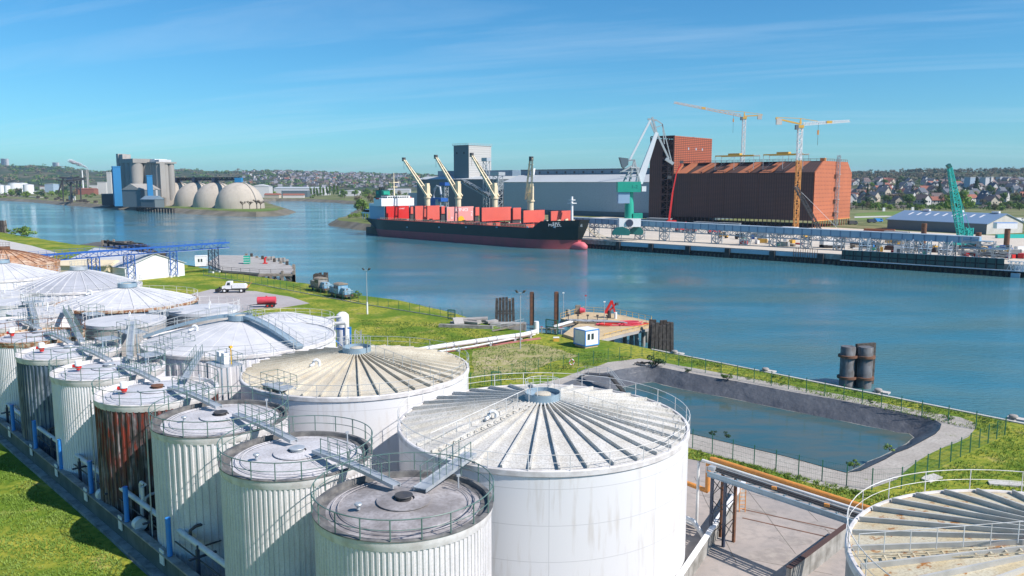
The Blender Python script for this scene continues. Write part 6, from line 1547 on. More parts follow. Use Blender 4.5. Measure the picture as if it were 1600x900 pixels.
for k in range(9):
    x = -L + 7 + k * (L - 12) / 9; m = MB(); m.add([(x, dp * .12, ze + .17 + (za - ze + .2) * .26), (x + 1.3, dp * .12, ze + .17 + (za - ze + .2) * .26), (x + 1.3, dp * .40, ze + .25 + (za - ze + .2) * .8), (x, dp * .40, ze + .25 + (za - ze + .2) * .8)], [(0, 1, 2, 3)]); m.build('skylight', M['white'], sh)
for k in range(3): x = -L + 14 + k * L * .34; m = MB(); m.box((x, dp / 2, za + .9), (4, 1.6, 1)); m.build('ridge_vent', M['white'], sh)

# gravel heaps, beams, materials, huts, vehicles on the far quay
rr = random.Random(11)
def heap(lab, px, py, r, h, mt='sand', grp=None):
    t, g = PDt('gravel_heap', lab, 'gravel heap', px, py, None, grp); m = MB(); n = 18
    for j in range(6):
        for i in range(n):
            a = 2 * pi * i / n; k_ = (1 - j / 5) * r; m.v.append((k_ * cos(a) * 1.3 * (1 + .15 * noise.noise(Vector((cos(a), sin(a), px)))), k_ * sin(a), h * (j / 5) ** .9))
    for j in range(5):
        for i in range(n): l = (i + 1) % n; m.f.append([j * n + i, j * n + l, (j + 1) * n + l, (j + 1) * n + i])
    m.build('heap', M[mt], t, True, 60)
heap('pale conical gravel heap left of the rusty beam stack', 1272, 370, 5, 3.2, 'concrete_pale'); heap('grey gravel heap in front of the rusty beam stack', 1332, 382, 5.5, 3.2, 'concrete'); heap('small sand heap below the right tower crane', 1212, 362, 3.6, 2.2)
def stack(lab, px, py, n, L, col, rz=QROT, r=.35, h=3, cat='beam stack', grp=None, name='beam_stack'):
    t, g = PDt(name, lab, cat, px, py, None, grp); t.rotation_euler = (0, 0, rz); k = 0
    for lv in range(h):
        for i in range(n - lv):
            m = MB(); m.bar((-L / 2 + rr.uniform(-.5, .5), (i + lv * .5) * r * 2.1, r + lv * r * 1.9), (L / 2 + rr.uniform(-.5, .5), (i + lv * .5) * r * 2.1, r + lv * r * 1.9), r * 1.8); m.build('beam', M[col], t)
stack('rusty orange stack of long steel beams on the far quay', 1350, 373, 5, 22, 'crane_orange', r=.5)
stack('second rusty beam stack, farther back beside the blue gallery', 1372, 366, 4, 16, 'rust_plain', r=.5)
stack('row of long dark pipes lying behind the green screen, left part', 1378, 388, 4, 26, 'steel_dark', r=.45, h=2, cat='pipe stack', name='pipe_stack')
stack('row of long dark pipes lying behind the green screen, middle part', 1432, 393, 4, 24, 'rust_brown', r=.45, h=2, cat='pipe stack', name='pipe_stack')
stack('row of long dark pipes lying right of the green crawler crane', 1560, 402, 4, 22, 'steel_dark', r=.4, h=2, cat='pipe stack', name='pipe_stack')
stack('long teal tube lying on the ground at the right edge beyond the quay', 1592, 372, 1, 24, 'teal', rz=.1, r=1.0, h=1, cat='tube', name='steel_tube')
stack('stack of timber planks in front of the rust warehouse columns', 1225, 360, 4, 8, 'timber_pale', r=.4)
stack('pale stack of concrete slabs beside the blue roofed shed', 1400, 368, 3, 12, 'concrete_pale', r=.6, h=2)
stack('yellow beams stacked beneath the blue gallery', 1400, 380, 3, 9, 'crane_yellow', r=.4, h=2)
proto = None
cols = ['white', 'steel_blue', 'red', 'concrete_pale', 'crane_yellow', 'galv', 'green_paint', 'slate_clad', 'timber_pale']
cb = {'white': 'white', 'steel_blue': 'blue', 'red': 'red', 'concrete_pale': 'pale grey', 'crane_yellow': 'yellow', 'galv': 'grey', 'green_paint': 'green', 'slate_clad': 'dark', 'timber_pale': 'brown'}
zones = [(1160, 1250, 'between the dump truck and the orange crane mast', .16), (1300, 1420, 'between the rusty beams and the blue gallery', .16), (1420, 1530, 'under the gallery behind the green screen', .16), (1535, 1598, 'at the right end of the far quay', .16)]
for (xa, xb, wh_, _) in zones:
    for k, cn in enumerate(cols):
        for q in range(2):
            px = rr.uniform(xa, xb); lo_ = 354 + (px - 1000) * .055; py = rr.uniform(lo_ + 4, lo_ + 20)
            t, g = PDt('material_crate', '%s crate of building material %s' % (cb[cn], wh_), 'crate', px, py, None, 'material crates on the far quay'); t.rotation_euler = (0, 0, rr.uniform(0, 3))
            sx, sy, sz = rr.uniform(1.2, 4.5), rr.uniform(1, 2.2), rr.uniform(.7, 2.2); m = MB(); m.bx(-sx / 2, sx / 2, -sy / 2, sy / 2, .15, sz); m.build('load', M[cn], t); m = MB(); m.bx(-sx / 2, sx / 2, -sy / 2 + .1, sy / 2 - .1, 0, .14); m.bx(-sx / 2 + .2, -sx / 2 + .4, -sy / 2 - .05, sy / 2 + .05, .15, sz + .05); m.build('pallet', M['timber_pale'], t)
def hut(lab, px, py, sx, sy, h, col, rcol='white', rz=QROT, cat='site hut'):
    t, g = PDt('site_hut', lab, cat, px, py); t.rotation_euler = (0, 0, rz); m = MB(); m.bx(-sx / 2, sx / 2, -sy / 2, sy / 2, 0, h); m.build('wall', M[col], t); m = MB(); m.bx(-sx / 2 - .15, sx / 2 + .15, -sy / 2 - .15, sy / 2 + .15, h + .01, h + .25); m.build('roof', M[rcol], t)
    m = MB(); m.bx(-.6, .6, -sy / 2 - .05, -sy / 2 - .01, .1, 2.1); m.build('door', M['slate_clad'], t)
hut('white equipment cabinet on the quay edge behind the green screen', 1405, 397, 3.6, 2.4, 3.0, 'white')
hut('pale hut beneath the left tower crane foundation', 1233, 367, 8, 5, 4.0, 'concrete_pale')
hut('grey rounded tent shaped hut on the quay right of the compressor truck', 1193, 374, 5, 4, 3.4, 'galv')
hut('small blue kiosk on the quay edge, right of the white crawler crane', 1362, 390, 1.6, 1.6, 3.2, 'bright_blue', 'bright_blue')
hut('long dark site cabin row standing behind the red machines', 1120, 356, 30, 4, 3.2, 'slate_clad', 'galv')
hut('dark low workshop behind the portal crane base', 1030, 352, 16, 5, 4.5, 'slate_clad', 'galv')
for k, (px, py) in enumerate(((1332, 351), (1362, 348), (1372, 347), (1592, 346), (1588, 352))):
    t, g = PDt('parked_car', ['dark van parked beside the orange gable of the rust warehouse', 'dark blue van parked in front of the lawn, left one of the pair', 'bright blue van parked in front of the lawn, right one of the pair', 'white van parked behind the blue roofed shed at the right edge', 'grey van parked nearest the shed gable at the right edge'][k], 'van', px, py); t.rotation_euler = (0, 0, .2)
    m = MB(); m.xprism([(-3.2, .5), (3.2, .5), (3.2, 1.5), (2.4, 2.6), (-3.1, 2.7)], -1.05, 1.05); m.build('body', M[['steel_dark', 'steel_navy', 'bright_blue', 'white', 'galv'][k]], t); m = MB(); m.xprism([(1.0, 1.6), (2.7, 1.6), (2.2, 2.4), (1.0, 2.4)], -1.08, 1.08); m.build('window', M['glass'], t)
    for x_ in (-2, 2): m = MB(); m.cyl((x_, -1.1, .45), (x_, 1.1, .45), .45, n=12); m.build('wheel', M['tyre'], t)

# ================================================================== CARGO SHIP
sb = Vector((QO + QU * -1.5 + QV * -8.7)); ss = Vector((QO + QU * -160.0 + QV * 1.5))
hd = (sb - ss).normalized(); SL = (sb - ss).length
ship = thing('cargo_ship', 'black and red bulk carrier with four cream cranes moored at the far quay', 'cargo ship', (ss.x, ss.y, -4), atan2(hd.y, hd.x))
# local: x from stern (0) to bow (SL), z above water, beam 25
def half(x, z):
    """half breadth of the hull"""
    t = x / SL; B_ = 12.4
    fore = max(0, (t - .84) / .16); aft = max(0, (.12 - t) / .12)
    zf = min(1, z / 11)
    k = B_ * (1 - fore ** 2.2 * (1 - .28 * zf)) * (1 - aft ** 2 * (.62 - .40 * zf))
    return max(.35, k)
def sheer(x): t = x / SL; return 10.0 + (3.4 if t > .885 else 0) * min(1, max(0, (t - .885) / .012)) + .8 * max(0, t - .9) / .1 + (1.0 if t < .1 else 0) * 0
def hull_part(z0f, z1f, name, mt, ns=64, nz_=6):
    m = MB(); xs = [SL * i / ns for i in range(ns + 1)]
    for s_ in (-1, 1):
        o = len(m.v)
        for x in xs:
            for j in range(nz_ + 1):
                z = z0f(x) + (z1f(x) - z0f(x)) * j / nz_; t = x / SL
                rake = max(0, (t - .9) / .1) ** 2 * max(0, z - 3) * .32; sr = -max(0, (.05 - t) / .05) ** 1.5 * max(0, z - 4) * 1.1
                m.v.append((x + rake + sr - (3 if z < 4 and t < .001 else 0) * 0, s_ * half(x, z), z))
        for i in range(ns):
            for j in range(nz_):
                a = o + i * (nz_ + 1) + j; q = [a, a + nz_ + 1, a + nz_ + 2, a + 1]; m.f.append(q if s_ < 0 else q[::-1])
    k = (ns + 1) * (nz_ + 1)
    for i in (0, ns):
        for j in range(nz_): a = i * (nz_ + 1) + j; m.f.append([a, a + 1, k + a + 1, k + a])
    return m.build(name, mt, ship, True, 40)
wl = lambda x: 4.0 + .5 * (x / SL)
hull_part(lambda x: -2.0, wl, 'lower_hull', M['hull_red'])
hull_part(lambda x: wl(x) + .003, sheer, 'upper_hull', M['hull_black'])
m = MB(); m.tube([(SL - 12, 0, .8), (SL - 6, 0, 1.0), (SL - 1, 0, 1.2), (SL + 2.5, 0, 1.2), (SL + 4.2, 0, .9), (SL + 4.8, 0, .6)], [3.0, 3.0, 2.8, 2.4, 1.5, .3], 20); m.build('bulbous_bow', DM('bulb_red_lit', (.62, .14, .16), .6), ship, True, 60)  # hull red made lighter here, sunlight on the bulb put into the colour
m = MB(); ns = 64; zd = lambda x: sheer(x) - (1.0 if x / SL < .885 else 1.1)
for i in range(ns + 1):
    x = SL * i / ns; t_ = x / SL; rk = max(0, (t_ - .9) / .1) ** 2 * 3.3; hb = half(x, 10) - .15; m.v += [(x + rk, -hb, zd(x)), (x + rk, hb, zd(x))]
for i in range(ns): m.f.append([2 * i, 2 * i + 2, 2 * i + 3, 2 * i + 1])
m.build('deck', M['rust_brown'], ship)
m = MB(); pts = [(x, -half(x, 10) - .05, sheer(x) + .1) for x in [SL * (.06 + .82 * i / 40) for i in range(41)]]; m.tube(pts, .16, 4); m.build('deck_edge', M['hatch_red'], ship)
def SP(px, py, y):
    """ship local point on vertical plane y=const (y negative is our side)"""
    hn = Vector((-hd.y, hd.x)); r = ray(px, py); d = Vector((r.x, r.y)); t_ = (y + ss.dot(hn)) / d.dot(hn); p = d * t_ - ss
    return Vector((p.dot(hd), y, CAM_H + r.z * t_ + 4))
# hatch covers
hatches = [(604, 639.3, 322.5, 343, 'hatch_strong'), (649, 687.3, 322, 344.5, 'hatch_red'), (698.5, 740, 323.5, 346, 'hatch_pale'), (753, 799, 324.5, 346, 'hatch_red'), (818, 851, 329, 348, 'hatch_red'), (861, 894, 330, 346, 'hatch_red')]
DM('hatch_pale', (.74, .30, .27), .6, col2=(.68, .26, .24), amt=.6, scale=.15)
Hf = (4.5, 4.5, 4.8, 6.4)
def SX(px, py, x):
    r = ray(px, py); dd = Vector((r.x, r.y)); t_ = (x + ss.dot(hd)) / dd.dot(hd); p = dd * t_ - ss
    return Vector((x, p.dot(Vector((-hd.y, hd.x))), CAM_H + r.z * t_ + 4))
for k, (pa, pb_, ya, yb, mt) in enumerate(hatches):
    # folded covers stand across the ship and face the bow
    yn = -9.3 if k < 5 else -8.0
    A = SP(pa, yb, yn); x0 = A.x; zA = A.z; zB = SP(pa, ya, yn).z; yf = SX(pb_, (ya + yb) / 2, x0).y; xh = x0 - 14
    wb_ = 9.0 if k < 5 else 6.0
    m = MB(); m.bx(x0 - 13, x0 + 1.5, -wb_, wb_, 9.0, zA - .9); m.build('hatch_coaming', M['hatch_red'], ship)
    m = MB(); m.bx(x0 - .5, x0, yn, yf, zA, zB); hp = m.build('hatch_cover', M[mt], ship)
    m = MB(); m.bx(x0 - 1.9, x0 - .55, yn + .05, yf - .05, zA - .3, zB - .2); m.build('folded_leaf', M['steel_dark'], hp)  # leaf coloured dark to give the folded pair its shaded edge
    m = MB()
    for q in range(6): y_ = yn + (yf - yn) * q / 5; m.bar((x0 - .9, y_, 9), (x0 - .9, y_, zA), .35)
    m.build('hinge_arm', M['steel_dark'], hp)
    if k < 4:
        pl, pr_ = ((641.8, 646.3), (690, 696), (743, 749), (801.8, 814))[k]; xf = x0 + 9.0; ya_, yb_ = SX(pl, 330, xf).y, SX(pr_, 330, xf).y
        m = MB(); m.bx(xf - .5, xf, ya_, yb_, zB - Hf[k], zB - .2); m.build('far_hatch_cover', M['hatch_red'], ship)
        m = MB(); m.bx(xf - 2.0, xf - .55, ya_ + .1, yb_ - .1, 9.0, zB - .5); m.build('far_cover_leaf', M['steel_dark'], ship)
    Wd = yf - yn; yc = (yn + yf) / 2; zc_ = (zA + zB) / 2; Hh_ = zB - zA
    def put(s, sz, y, z, spin_=0, mt_='white', sx=1.0):
        o = text('lettering', s, sz, M[mt_], hp, (x0 + .05, y, z), (0, 0, 0), sx); o.rotation_euler = (Matrix.Rotation(pi / 2, 3, 'Z') @ Matrix.Rotation(pi / 2, 3, 'X') @ Matrix.Rotation(spin_, 3, 'Z')).to_euler()
    if k == 2:
        put('ONLY', 2.5, yc + .6, zB - 1.6, pi, 'white', 1.5); put('TVI', 1.9, yf - 1.6, zc_, -pi / 2, 'white', 1.2); put('H', 2.0, yn + 3.6, zA + 1.7, 0, 'white', 1.0); put('CARGO', 1.4, yn + 1.4, zc_, -pi / 2, 'crane_yellow', 1.1)
        m = MB(); n = 14; m.v = [(x0 + .06, yc + .4, zA + .1)] + [(x0 + .06, yc + .4 + 2.5 * cos(pi * i / n), zA + .1 + 2.6 * sin(pi * i / n)) for i in range(n + 1)]; m.f = [[0, i + 1, i + 2] for i in range(n)]
        m.build('sun_emblem', M['yellow'], hp)
    if k == 0: put('A WEST', 1.1, yn + Wd * .68, zB - 1.6)
# deck cranes
def deck_crane(pb, base_y, post_y, tip, kind=0):
    cy = 4.2; P = SP(pb, base_y, cy); zt_ = SP(pb, post_y, cy).z
    m = MB(); m.lathe([(1.6, 9), (1.6, P.z + 4.5), (2.1, P.z + 4.6), (2.1, P.z + 5.4), (1.4, P.z + 5.5)], 20, (P.x, cy)); r_ = m.build('crane_pedestal', M['cream'], ship, True, 40)
    m = MB(); m.box((P.x, cy, (P.z + 5.5 + zt_) / 2), (2.5, 2.3, zt_ - P.z - 5.5)); m.bx(P.x - 1, P.x + 1, cy - 1, cy + 1, zt_, zt_ + 1.4); m.build('crane_post', M['cream'], r_)
    if kind == 0:
        T = SP(tip[0], tip[1], 1); A_ = Vector((P.x + 1.5, cy, P.z + 5.8)); m = MB()
        for s_ in (-1, 1): m.bar(A_ + Vector((0, s_ * 1.5, 0)), T + Vector((0, s_ * .5, 0)), 1.0, 1.2, .7, .8)
        for q in range(1, 7): c_ = A_.lerp(T, q / 7); m.bar(c_ + Vector((0, -1.3, 0)), c_ + Vector((0, 1.3, 0)), .4)
    else:
        T = SP(tip[0], tip[1], -4); A_ = Vector((P.x, cy - 1.5, P.z + 5.8)); m = MB()
        for s_ in (-1, 1): m.bar(A_ + Vector((s_ * 2.2, 0, 0)), T + Vector((s_ * .8, 0, 0)), .9, 1.2, .7, .8)
        for q in range(1, 7): c_ = A_.lerp(T, q / 7); m.bar(c_ + Vector((-1.6, 0, 0)), c_ + Vector((1.6, 0, 0)), .4)
    m.build('crane_jib', M['cream'], r_)
    m = MB(); m.box(T, (1.6, 1.6, 2.2)); m.build('jib_head', M['steel_dark'], r_)
    m = MB(); m.bar((P.x, cy, zt_ + 1.3), T, .12); m.bar(T, (T.x, T.y, T.z - 6), .1); m.build('ropes', M['steel_dark'], r_)
deck_crane(668, 322, 290, (631, 249)); deck_crane(716, 323, 287, (681, 245)); deck_crane(773, 324, 290, (737, 242)); deck_crane(829, 329, 291, (830, 248), 1)
# superstructure
def SB(name, pa, pb_, ya, yb, y0, y1, mt):
    A = SP(pa, yb, y0); B = SP(pb_, ya, y0); m = MB(); m.bx(A.x, B.x, y0, y1, min(A.z, B.z), max(A.z, B.z)); return m.build(name, M[mt], ship), A, B
SPw = SP(603, 322, -8)
xF = SP(601, 340, -9.5).x; xA_ = SP(577, 330, -9.5).x
z_ = lambda py, px=600: SP(px, py, -9.5).z
m = MB(); m.bx(xA_, xF, -9.5, 9.5, 9.2, z_(318)); m.build('accommodation', M['white'], ship)
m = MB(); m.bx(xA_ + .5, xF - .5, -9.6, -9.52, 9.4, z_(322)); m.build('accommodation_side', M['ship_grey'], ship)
m = MB(); m.bx(xF - 7, xF + .8, -12.2, 12.2, z_(322), z_(310)); m.build('bridge_wing', M['white'], ship)
m = MB(); m.bx(xF - 6, xF + .4, -7.5, 9.5, z_(310), z_(306.3)); wh = m.build('wheelhouse', M['white'], ship)
for q in range(9): m = MB(); m.bx(xF + .42, xF + .5, -7.0 + q * 1.75, -5.7 + q * 1.75, z_(309.6), z_(307.4)); m.build('window', M['glass'], wh)
for q in range(4): m = MB(); m.bx(xF - 5.5 + q * 1.5, xF - 4.5 + q * 1.5, -7.6, -7.51, z_(309.6), z_(307.4)); m.build('window', M['glass'], wh)
m = MB(); m.bx(xF - 5, xF - 1.5, -12.35, -12.21, z_(311.5), z_(309.2)); m.build('lifeboat_cover', M['red'], ship); m = MB(); m.bx(xF - 5, xF - 1.5, 10.3, 12.0, z_(310) + .01, z_(308.5)); m.build('lifeboat_cover', M['red'], ship)
m = MB(); fx = SP(593, 300, -3).x; m.bx(fx - 4, fx + 2, -3, 3, z_(315), SP(593, 297, -3).z); m.build('funnel', M['green_dark'], ship)
m = MB(); m.bx(fx + 2.02, fx + 3, -2.6, 2.6, SP(600, 305, -3).z, SP(600, 299, -3).z); m.bx(fx - 3, fx - 1, -3.1, -3.01, SP(593, 303, -3).z, SP(593, 299, -3).z); m.build('funnel_band', M['green_paint'], ship)
m = MB()
for q in range(4): m.cyl((fx - 3 + q * 1.3, -.8 + q * .4, SP(593, 298, -3).z), (fx - 3 + q * 1.3, -.8 + q * .4, SP(593, 292, -3).z), .45, n=8)
m.build('exhaust_pipes', M['steel_dark'], ship)
m = MB(); mx_ = xF - 3; m.bar((mx_, 0, z_(306)), (mx_, 0, SP(607, 270, 0).z), .8, .8, .3, .3); m.bar((mx_, -3.5, SP(607, 285, 0).z), (mx_, 3.5, SP(607, 285, 0).z), .5); m.bar((mx_, -2.5, SP(607, 292, 0).z), (mx_, 2.5, SP(607, 292, 0).z), .5); m.build('radar_mast', M['cream'], ship)
m = MB(); m.bx(xA_ - 10, xA_ - .1, -8.5, 8.5, z_(335), z_(333)); m.bx(xA_ - 6, xA_ - .1, -8.5, 8.5, z_(329), z_(328)); m.build('aft_decks', M['white'], ship)
m = MB()
for q in range(7): m.box((xA_ - 9 + q * 1.4, -7, z_(333) + .9), (.9, 1.2, 1.5 + (q % 3) * .5))
m.build('aft_winches', M['rust_brown'], ship)
m = MB()
for s_ in (-1, 1):
    for q in range(4): m.bar((xA_ - 9 + q * 3, s_ * 8, 9.2), (xA_ - 9 + q * 3, s_ * 8, z_(333)), .35)
m.build('aft_stanchions', M['white'], ship)
fm = SP(893.5, 340, 0); m = MB(); m.cyl((fm.x, 0, 11), (fm.x, 0, SP(893, 307, 0).z), .8, .5, 10); m.bx(fm.x - 1.6, fm.x + 1.6, -1.6, 1.6, SP(893, 318, 0).z, SP(893, 317, 0).z); m.bx(fm.x - 1.2, fm.x + 1.2, -1.2, 1.2, SP(893, 313, 0).z, SP(893, 312, 0).z); m.build('foremast', M['white'], ship, True, 40)
m = MB()
for q in range(9): m.box((SL * .9 + q * 1.4, -7 + (q % 3) * 4, 13.2 + (q % 2) * .4), (.9, 1.2, 1.6))
m.build('mooring_winches', M['cream'], ship)
hx = SP(880, 351, -10.5)
for s_, zz_, st_ in (('EASTERN SEA', 350, 1.5), ('MALLUKA MARIE', 352.8, 1.6)):
    p_ = SP(873, zz_, -11.0); a_ = atan2(half(p_.x - 6, 10) - half(p_.x + 6, 10), 12)
    text('hull_name', s_, st_ * 1.1, M['white'], ship, (p_.x, -half(p_.x, p_.z) - .45, p_.z), (pi / 2, 0, a_), 1.25, .02)
m = MB()
for px in (636, 686, 728, 776, 824, 866): p_ = SP(px, 355, -12.5); m.box((p_.x, -12.5, p_.z), (1.2, .2, .7))
m.build('draught_marks', M['panel_blue'], ship)
# deck rails and small gear as one run
m = MB(); line_rail(m, [(SL * (.08 + .8 * i / 30), -11.9, 10.0) for i in range(31)], 1.2, 2.6, .09); m.build('deck_railing', M['cream'], ship)
# mooring lines
for k, (pa, pb_) in enumerate((((913, 352), (968, 366)), ((908, 346), (945, 363)), ((900, 350), (962, 363)), ((916, 350), (938, 365)))):
    A_ = PD(pa[0], pa[1], 392); B_ = FQ(Pb(pb_[0], pb_[1], 2).x, 2, .6); t = thing('mooring_rope', ['long pale mooring rope, lowest of the four at the ship bow', 'pale mooring rope from the top of the ship bow to the quay', 'slack mooring rope from the ship bow passing just behind the lowest one', 'short steep mooring rope at the tip of the ship bow'][k], 'rope', tuple(A_))
    m = MB(); d = B_ - A_; m.tube([d * (i / 8) + Vector((0, 0, -1.2 * sin(pi * i / 8))) for i in range(9)], .13, 5); m.build('rope', M['cream'], t)

# ================================================================== HEADLAND: DOMES AND SILOS
def at(px, D, z=0.0): p = PD(px, 300, D); return (p.x, D, z)
def zy(py, D, px=800): return PD(px, py, D).z
for k, (px, D, lab) in enumerate(((279, 1000, 'beige concrete dome at the left of the row of four, beside the silos'), (307, 960, 'beige concrete dome, second from the silos'), (338, 920, 'beige concrete dome, third from the silos'), (374, 880, 'largest looking beige concrete dome at the tip of the headland'))):
    t = thing('storage_dome', lab, 'dome', at(px, D), 0, 'concrete domes on the headland')
    m = MB(); m.lathe([(26 * cos(pi / 2 * i / 14) ** .92, 28 * sin(pi / 2 * i / 14)) for i in range(15)], 56); m.build('dome_shell', M['dome_concrete'], t, True, 60)
    m = MB()
    for a in (-30, 150):
        a = radians(a); m.tube([(26.3 * cos(pi / 2 * i / 10) ** .92 * cos(a), 26.3 * cos(pi / 2 * i / 10) ** .92 * sin(a), 28.3 * sin(pi / 2 * i / 10)) for i in range(10)], .7, 5)
    m.build('rib', M['silo_concrete'], t)
    m = MB(); m.bx(-3.5, 3.5, -3.5, 3.5, 28, 33); m.build('top_house', M['steel_navy' if k < 3 else 'blue_clad'], t)
m_ = [Vector(at(p, d)) for p, d in ((262, 1015), (279, 1000), (307, 960), (338, 920), (374, 880))]
t = thing('dome_conveyor', 'dark conveyor bridge running across the tops of the four domes', 'conveyor', tuple(m_[0]))
m = MB()
for a, b in zip(m_[:-1], m_[1:]): m.lattice(a - m_[0] + Vector((0, 0, 32)), b - m_[0] + Vector((0, 0, 32)), 3, 3, 9, .5)
m.build('truss', M['steel_dark'], t); m = MB()
for a, b in zip(m_[:-1], m_[1:]): m.bar(a - m_[0] + Vector((0, 0, 31.6)), b - m_[0] + Vector((0, 0, 31.6)), 2.2, 1.6)
m.build('gallery', M['steel_navy'], t)
ra = atan2(-.66, .75)
D = 985; t = thing('grain_silo', 'tall concrete grain silo block with fat pale cylinders at the left of the headland', 'silo', at(206, D), ra)
zt = zy(255, D)
for i in range(3):
    for j in range(2): m = MB(); m.lathe([(0, zt), (7.4, zt), (7.4, 0)], 32, (-10 + i * 13.2, j * 14)); m.build('silo_cell', M['silo_concrete'], t, True, 40)
m = MB(); m.bx(-18, 24, -7, 21, zt + .05, zy(248.5, D)); m.build('head_house', M['silo_concrete'], t)
m = MB(); m.bx(-22, -16, -7, 3, 0, zy(240, D)); m.bx(-16, -6, -6, 4, zy(248.5, D), zy(241, D)); m.build('lift_shaft', M['concrete'], t)
D = 985; t = thing('grain_silo', 'darker concrete silo block of many narrow cells, right of the fat cylinders', 'silo', at(242, D), ra)
zt = zy(256, D)
for i in range(7):
    for j in range(3):
        if 0 < i < 6 and j == 1: continue
        m = MB(); m.lathe([(0, zt), (4.0, zt), (4.0, 0)], 20, (-20 + i * 7.0, j * 7.4 - 4)); m.build('silo_cell', M['silo_concrete'], t, True, 40)
m = MB(); m.bx(-25, 27, -9, 16, zt + .05, zy(253.5, D)); m.build('roof_slab', M['silo_concrete'], t); m = MB(); m.bx(-25, 15, -5, 10, zy(253.5, D) + .05, zy(249, D)); m.build('head_house', M['white'], t); m = MB(); m.bx(15.1, 26, -5, 10, zy(253.5, D) + .05, zy(250, D)); m.build('pent_house', M['far_wall'], t)
m = MB(); m.bx(26.5, 30, -6, 0, 10, zt); m.build('outer_shaft', M['silo_concrete'], t)
def fbox(name, lab, cat, px0, px1, yt, D, dep, wl, rf=None, rz=0.0, pitch=0, z0=0, group=None, trim=None):
    a = PD(px0, 300, D); b = PD(px1, 300, D); W_ = b.x - a.x; t = thing(name, lab, cat, ((a.x + b.x) / 2, D, z0), rz, group); h = zy(yt, D) - z0 - pitch
    m = MB(); m.bx(-W_ / 2, W_ / 2, 0, dep, 0, h); m.build('wall', M[wl], t)
    if rf:
        m = MB()
        if pitch: m.xprism([(-W_ / 2 - .5, h + .01), (W_ / 2 + .5, h + .01), (0, h + pitch)], -.5, dep + .5) if dep > W_ else m.vprism([(-.5, h + .01), (dep / 2, h + pitch), (dep + .5, h + .01)], -W_ / 2 - .5, W_ / 2 + .5)
        else: m.bx(-W_ / 2 - .3, W_ / 2 + .3, -.3, dep + .3, h + .01, h + 1)
        m.build('roof', M[rf], t)
    return t
fbox('lift_house', 'bright blue clad tower at the left of the concrete silos', 'tower', 179, 190, 261, 955, 12, 'blue_clad', 'blue_clad', .55)
fbox('lift_house', 'dark blue block added as the shaded left side of the bright blue tower', 'tower', 174, 181, 266, 985, 14, 'steel_navy', 'steel_navy', ra)  # navy colour paints the shade on the tower's left face
fbox('grain_shed', 'dark grain shed with a pale roof in front of the concrete silos', 'shed', 188, 222, 287, 925, 34, 'slate_clad', 'silo_concrete', ra * .35, 7)
fbox('grain_shed', 'pale gabled grain shed end between the silos and the first dome', 'shed', 223, 245, 289, 945, 30, 'far_wall', 'silo_concrete', .3, 5)
fbox('lift_house', 'slim bright blue tower standing before the narrow cell silos', 'tower', 231, 239, 275, 915, 6, 'blue_clad', 'blue_clad', .5)
fbox('lean_to', 'low slate coloured lean-to at the foot of the slim blue tower', 'shed', 216, 244, 306, 905, 14, 'slate_clad', 'slate_light', ra * .5, 4)
fbox('site_block', 'dark low building left of the bright blue tower', 'building', 158, 178, 304, 1000, 20, 'steel_dark', 'slate_clad', 0)
fbox('lift_house', 'small bright blue box at the right edge of the silo roof line', 'tower', 257, 267, 274, 1000, 8, 'blue_clad', 'blue_clad', .2, z0=0)
D = 1150; c0 = Vector(at(113, D)); t = thing('ship_unloader', 'dark steel ship unloader with raised arms at the left jetty', 'ship unloader', tuple(c0))
def cu(px, py): p = PD(px, py, D); return Vector((p.x - c0.x, 0, p.z))
m = MB(); 
for a, b, w_ in (((93, 277), (113, 279), 2.4), ((113, 279), (124, 276), 2.2), ((99, 278), (91, 301), 1.6), ((110, 279), (113, 322), 2.2), ((98, 282), (99, 315), 1.2), ((125, 282), (127, 318), 1.4), ((97, 279), (111, 292), 1.0), ((112, 285), (125, 297), 1.0), ((125, 283), (132, 279), 1.0), ((88, 281), (98, 283), 1.6)): m.bar(cu(*a), cu(*b), w_)
m.build('gantry', M['steel_dark'], t)
m = MB(); a = cu(107, 285); b = cu(114, 277); m.bx(a.x, b.x, -3, 3, a.z, b.z); m.build('cabin', M['steel_navy'], t)
m = MB(); a = cu(105, 313); b = cu(111, 306); m.bx(a.x, b.x, 4, 12, a.z, b.z); m.build('office', M['render_white'], t)
m = MB(); m.lattice(cu(126, 279) + Vector((0, 10, 0)), cu(176, 283) + Vector((0, -120, 0)), 2.5, 2.5, 14, .5); m.bar(cu(144, 281) + Vector((0, -40, 0)), cu(144, 303) + Vector((0, -40, 0)), 1.4); m.bar(cu(158, 285) + Vector((0, -80, 0)), cu(158, 316) + Vector((0, -80, 0)), 1.0); m.build('conveyor', M['steel_dark'], t)
# jetty piles at the headland
n = 0
for px, py in ((4, 308), (12, 309.5), (18, 310), (26, 311), (44, 311), (60, 314.5), (73, 315.5), (88, 317.5), (92, 316), (97, 318.5), (107, 319.5), (112, 318.5), (122, 320.5), (127, 321), (133, 321.5), (137, 322), (150, 322.5)):
    g = G(px, py, -4); t = thing('jetty_dolphin', 'dark timber jetty dolphin standing off the left far bank', 'mooring dolphin', (g.x, g.y, -4), 0, 'dark dolphins along the left far bank'); m = MB(); m.bx(-2, 2, -2, 2, -2, 7 + (n % 3)); m.build('pile_group', M['timber'], t); m = MB(); m.bx(-2.3, 2.3, -2.3, 2.3, 4, 5); m.build('collar', M['timber_pale'], t); n += 1
t = thing('low_pier', 'low dark timber pier in front of the grain shed on the headland', 'pier', tuple(G(243, 331, -4)))
e0 = G(216, 330, -4) - G(243, 331, -4); e1 = G(272, 333, -4) - G(243, 331, -4)
m = MB(); m.bar(e0 + Vector((0, 0, 4.6)), e1 + Vector((0, 0, 4.6)), 4, 1); m.build('deck', M['timber'], t)
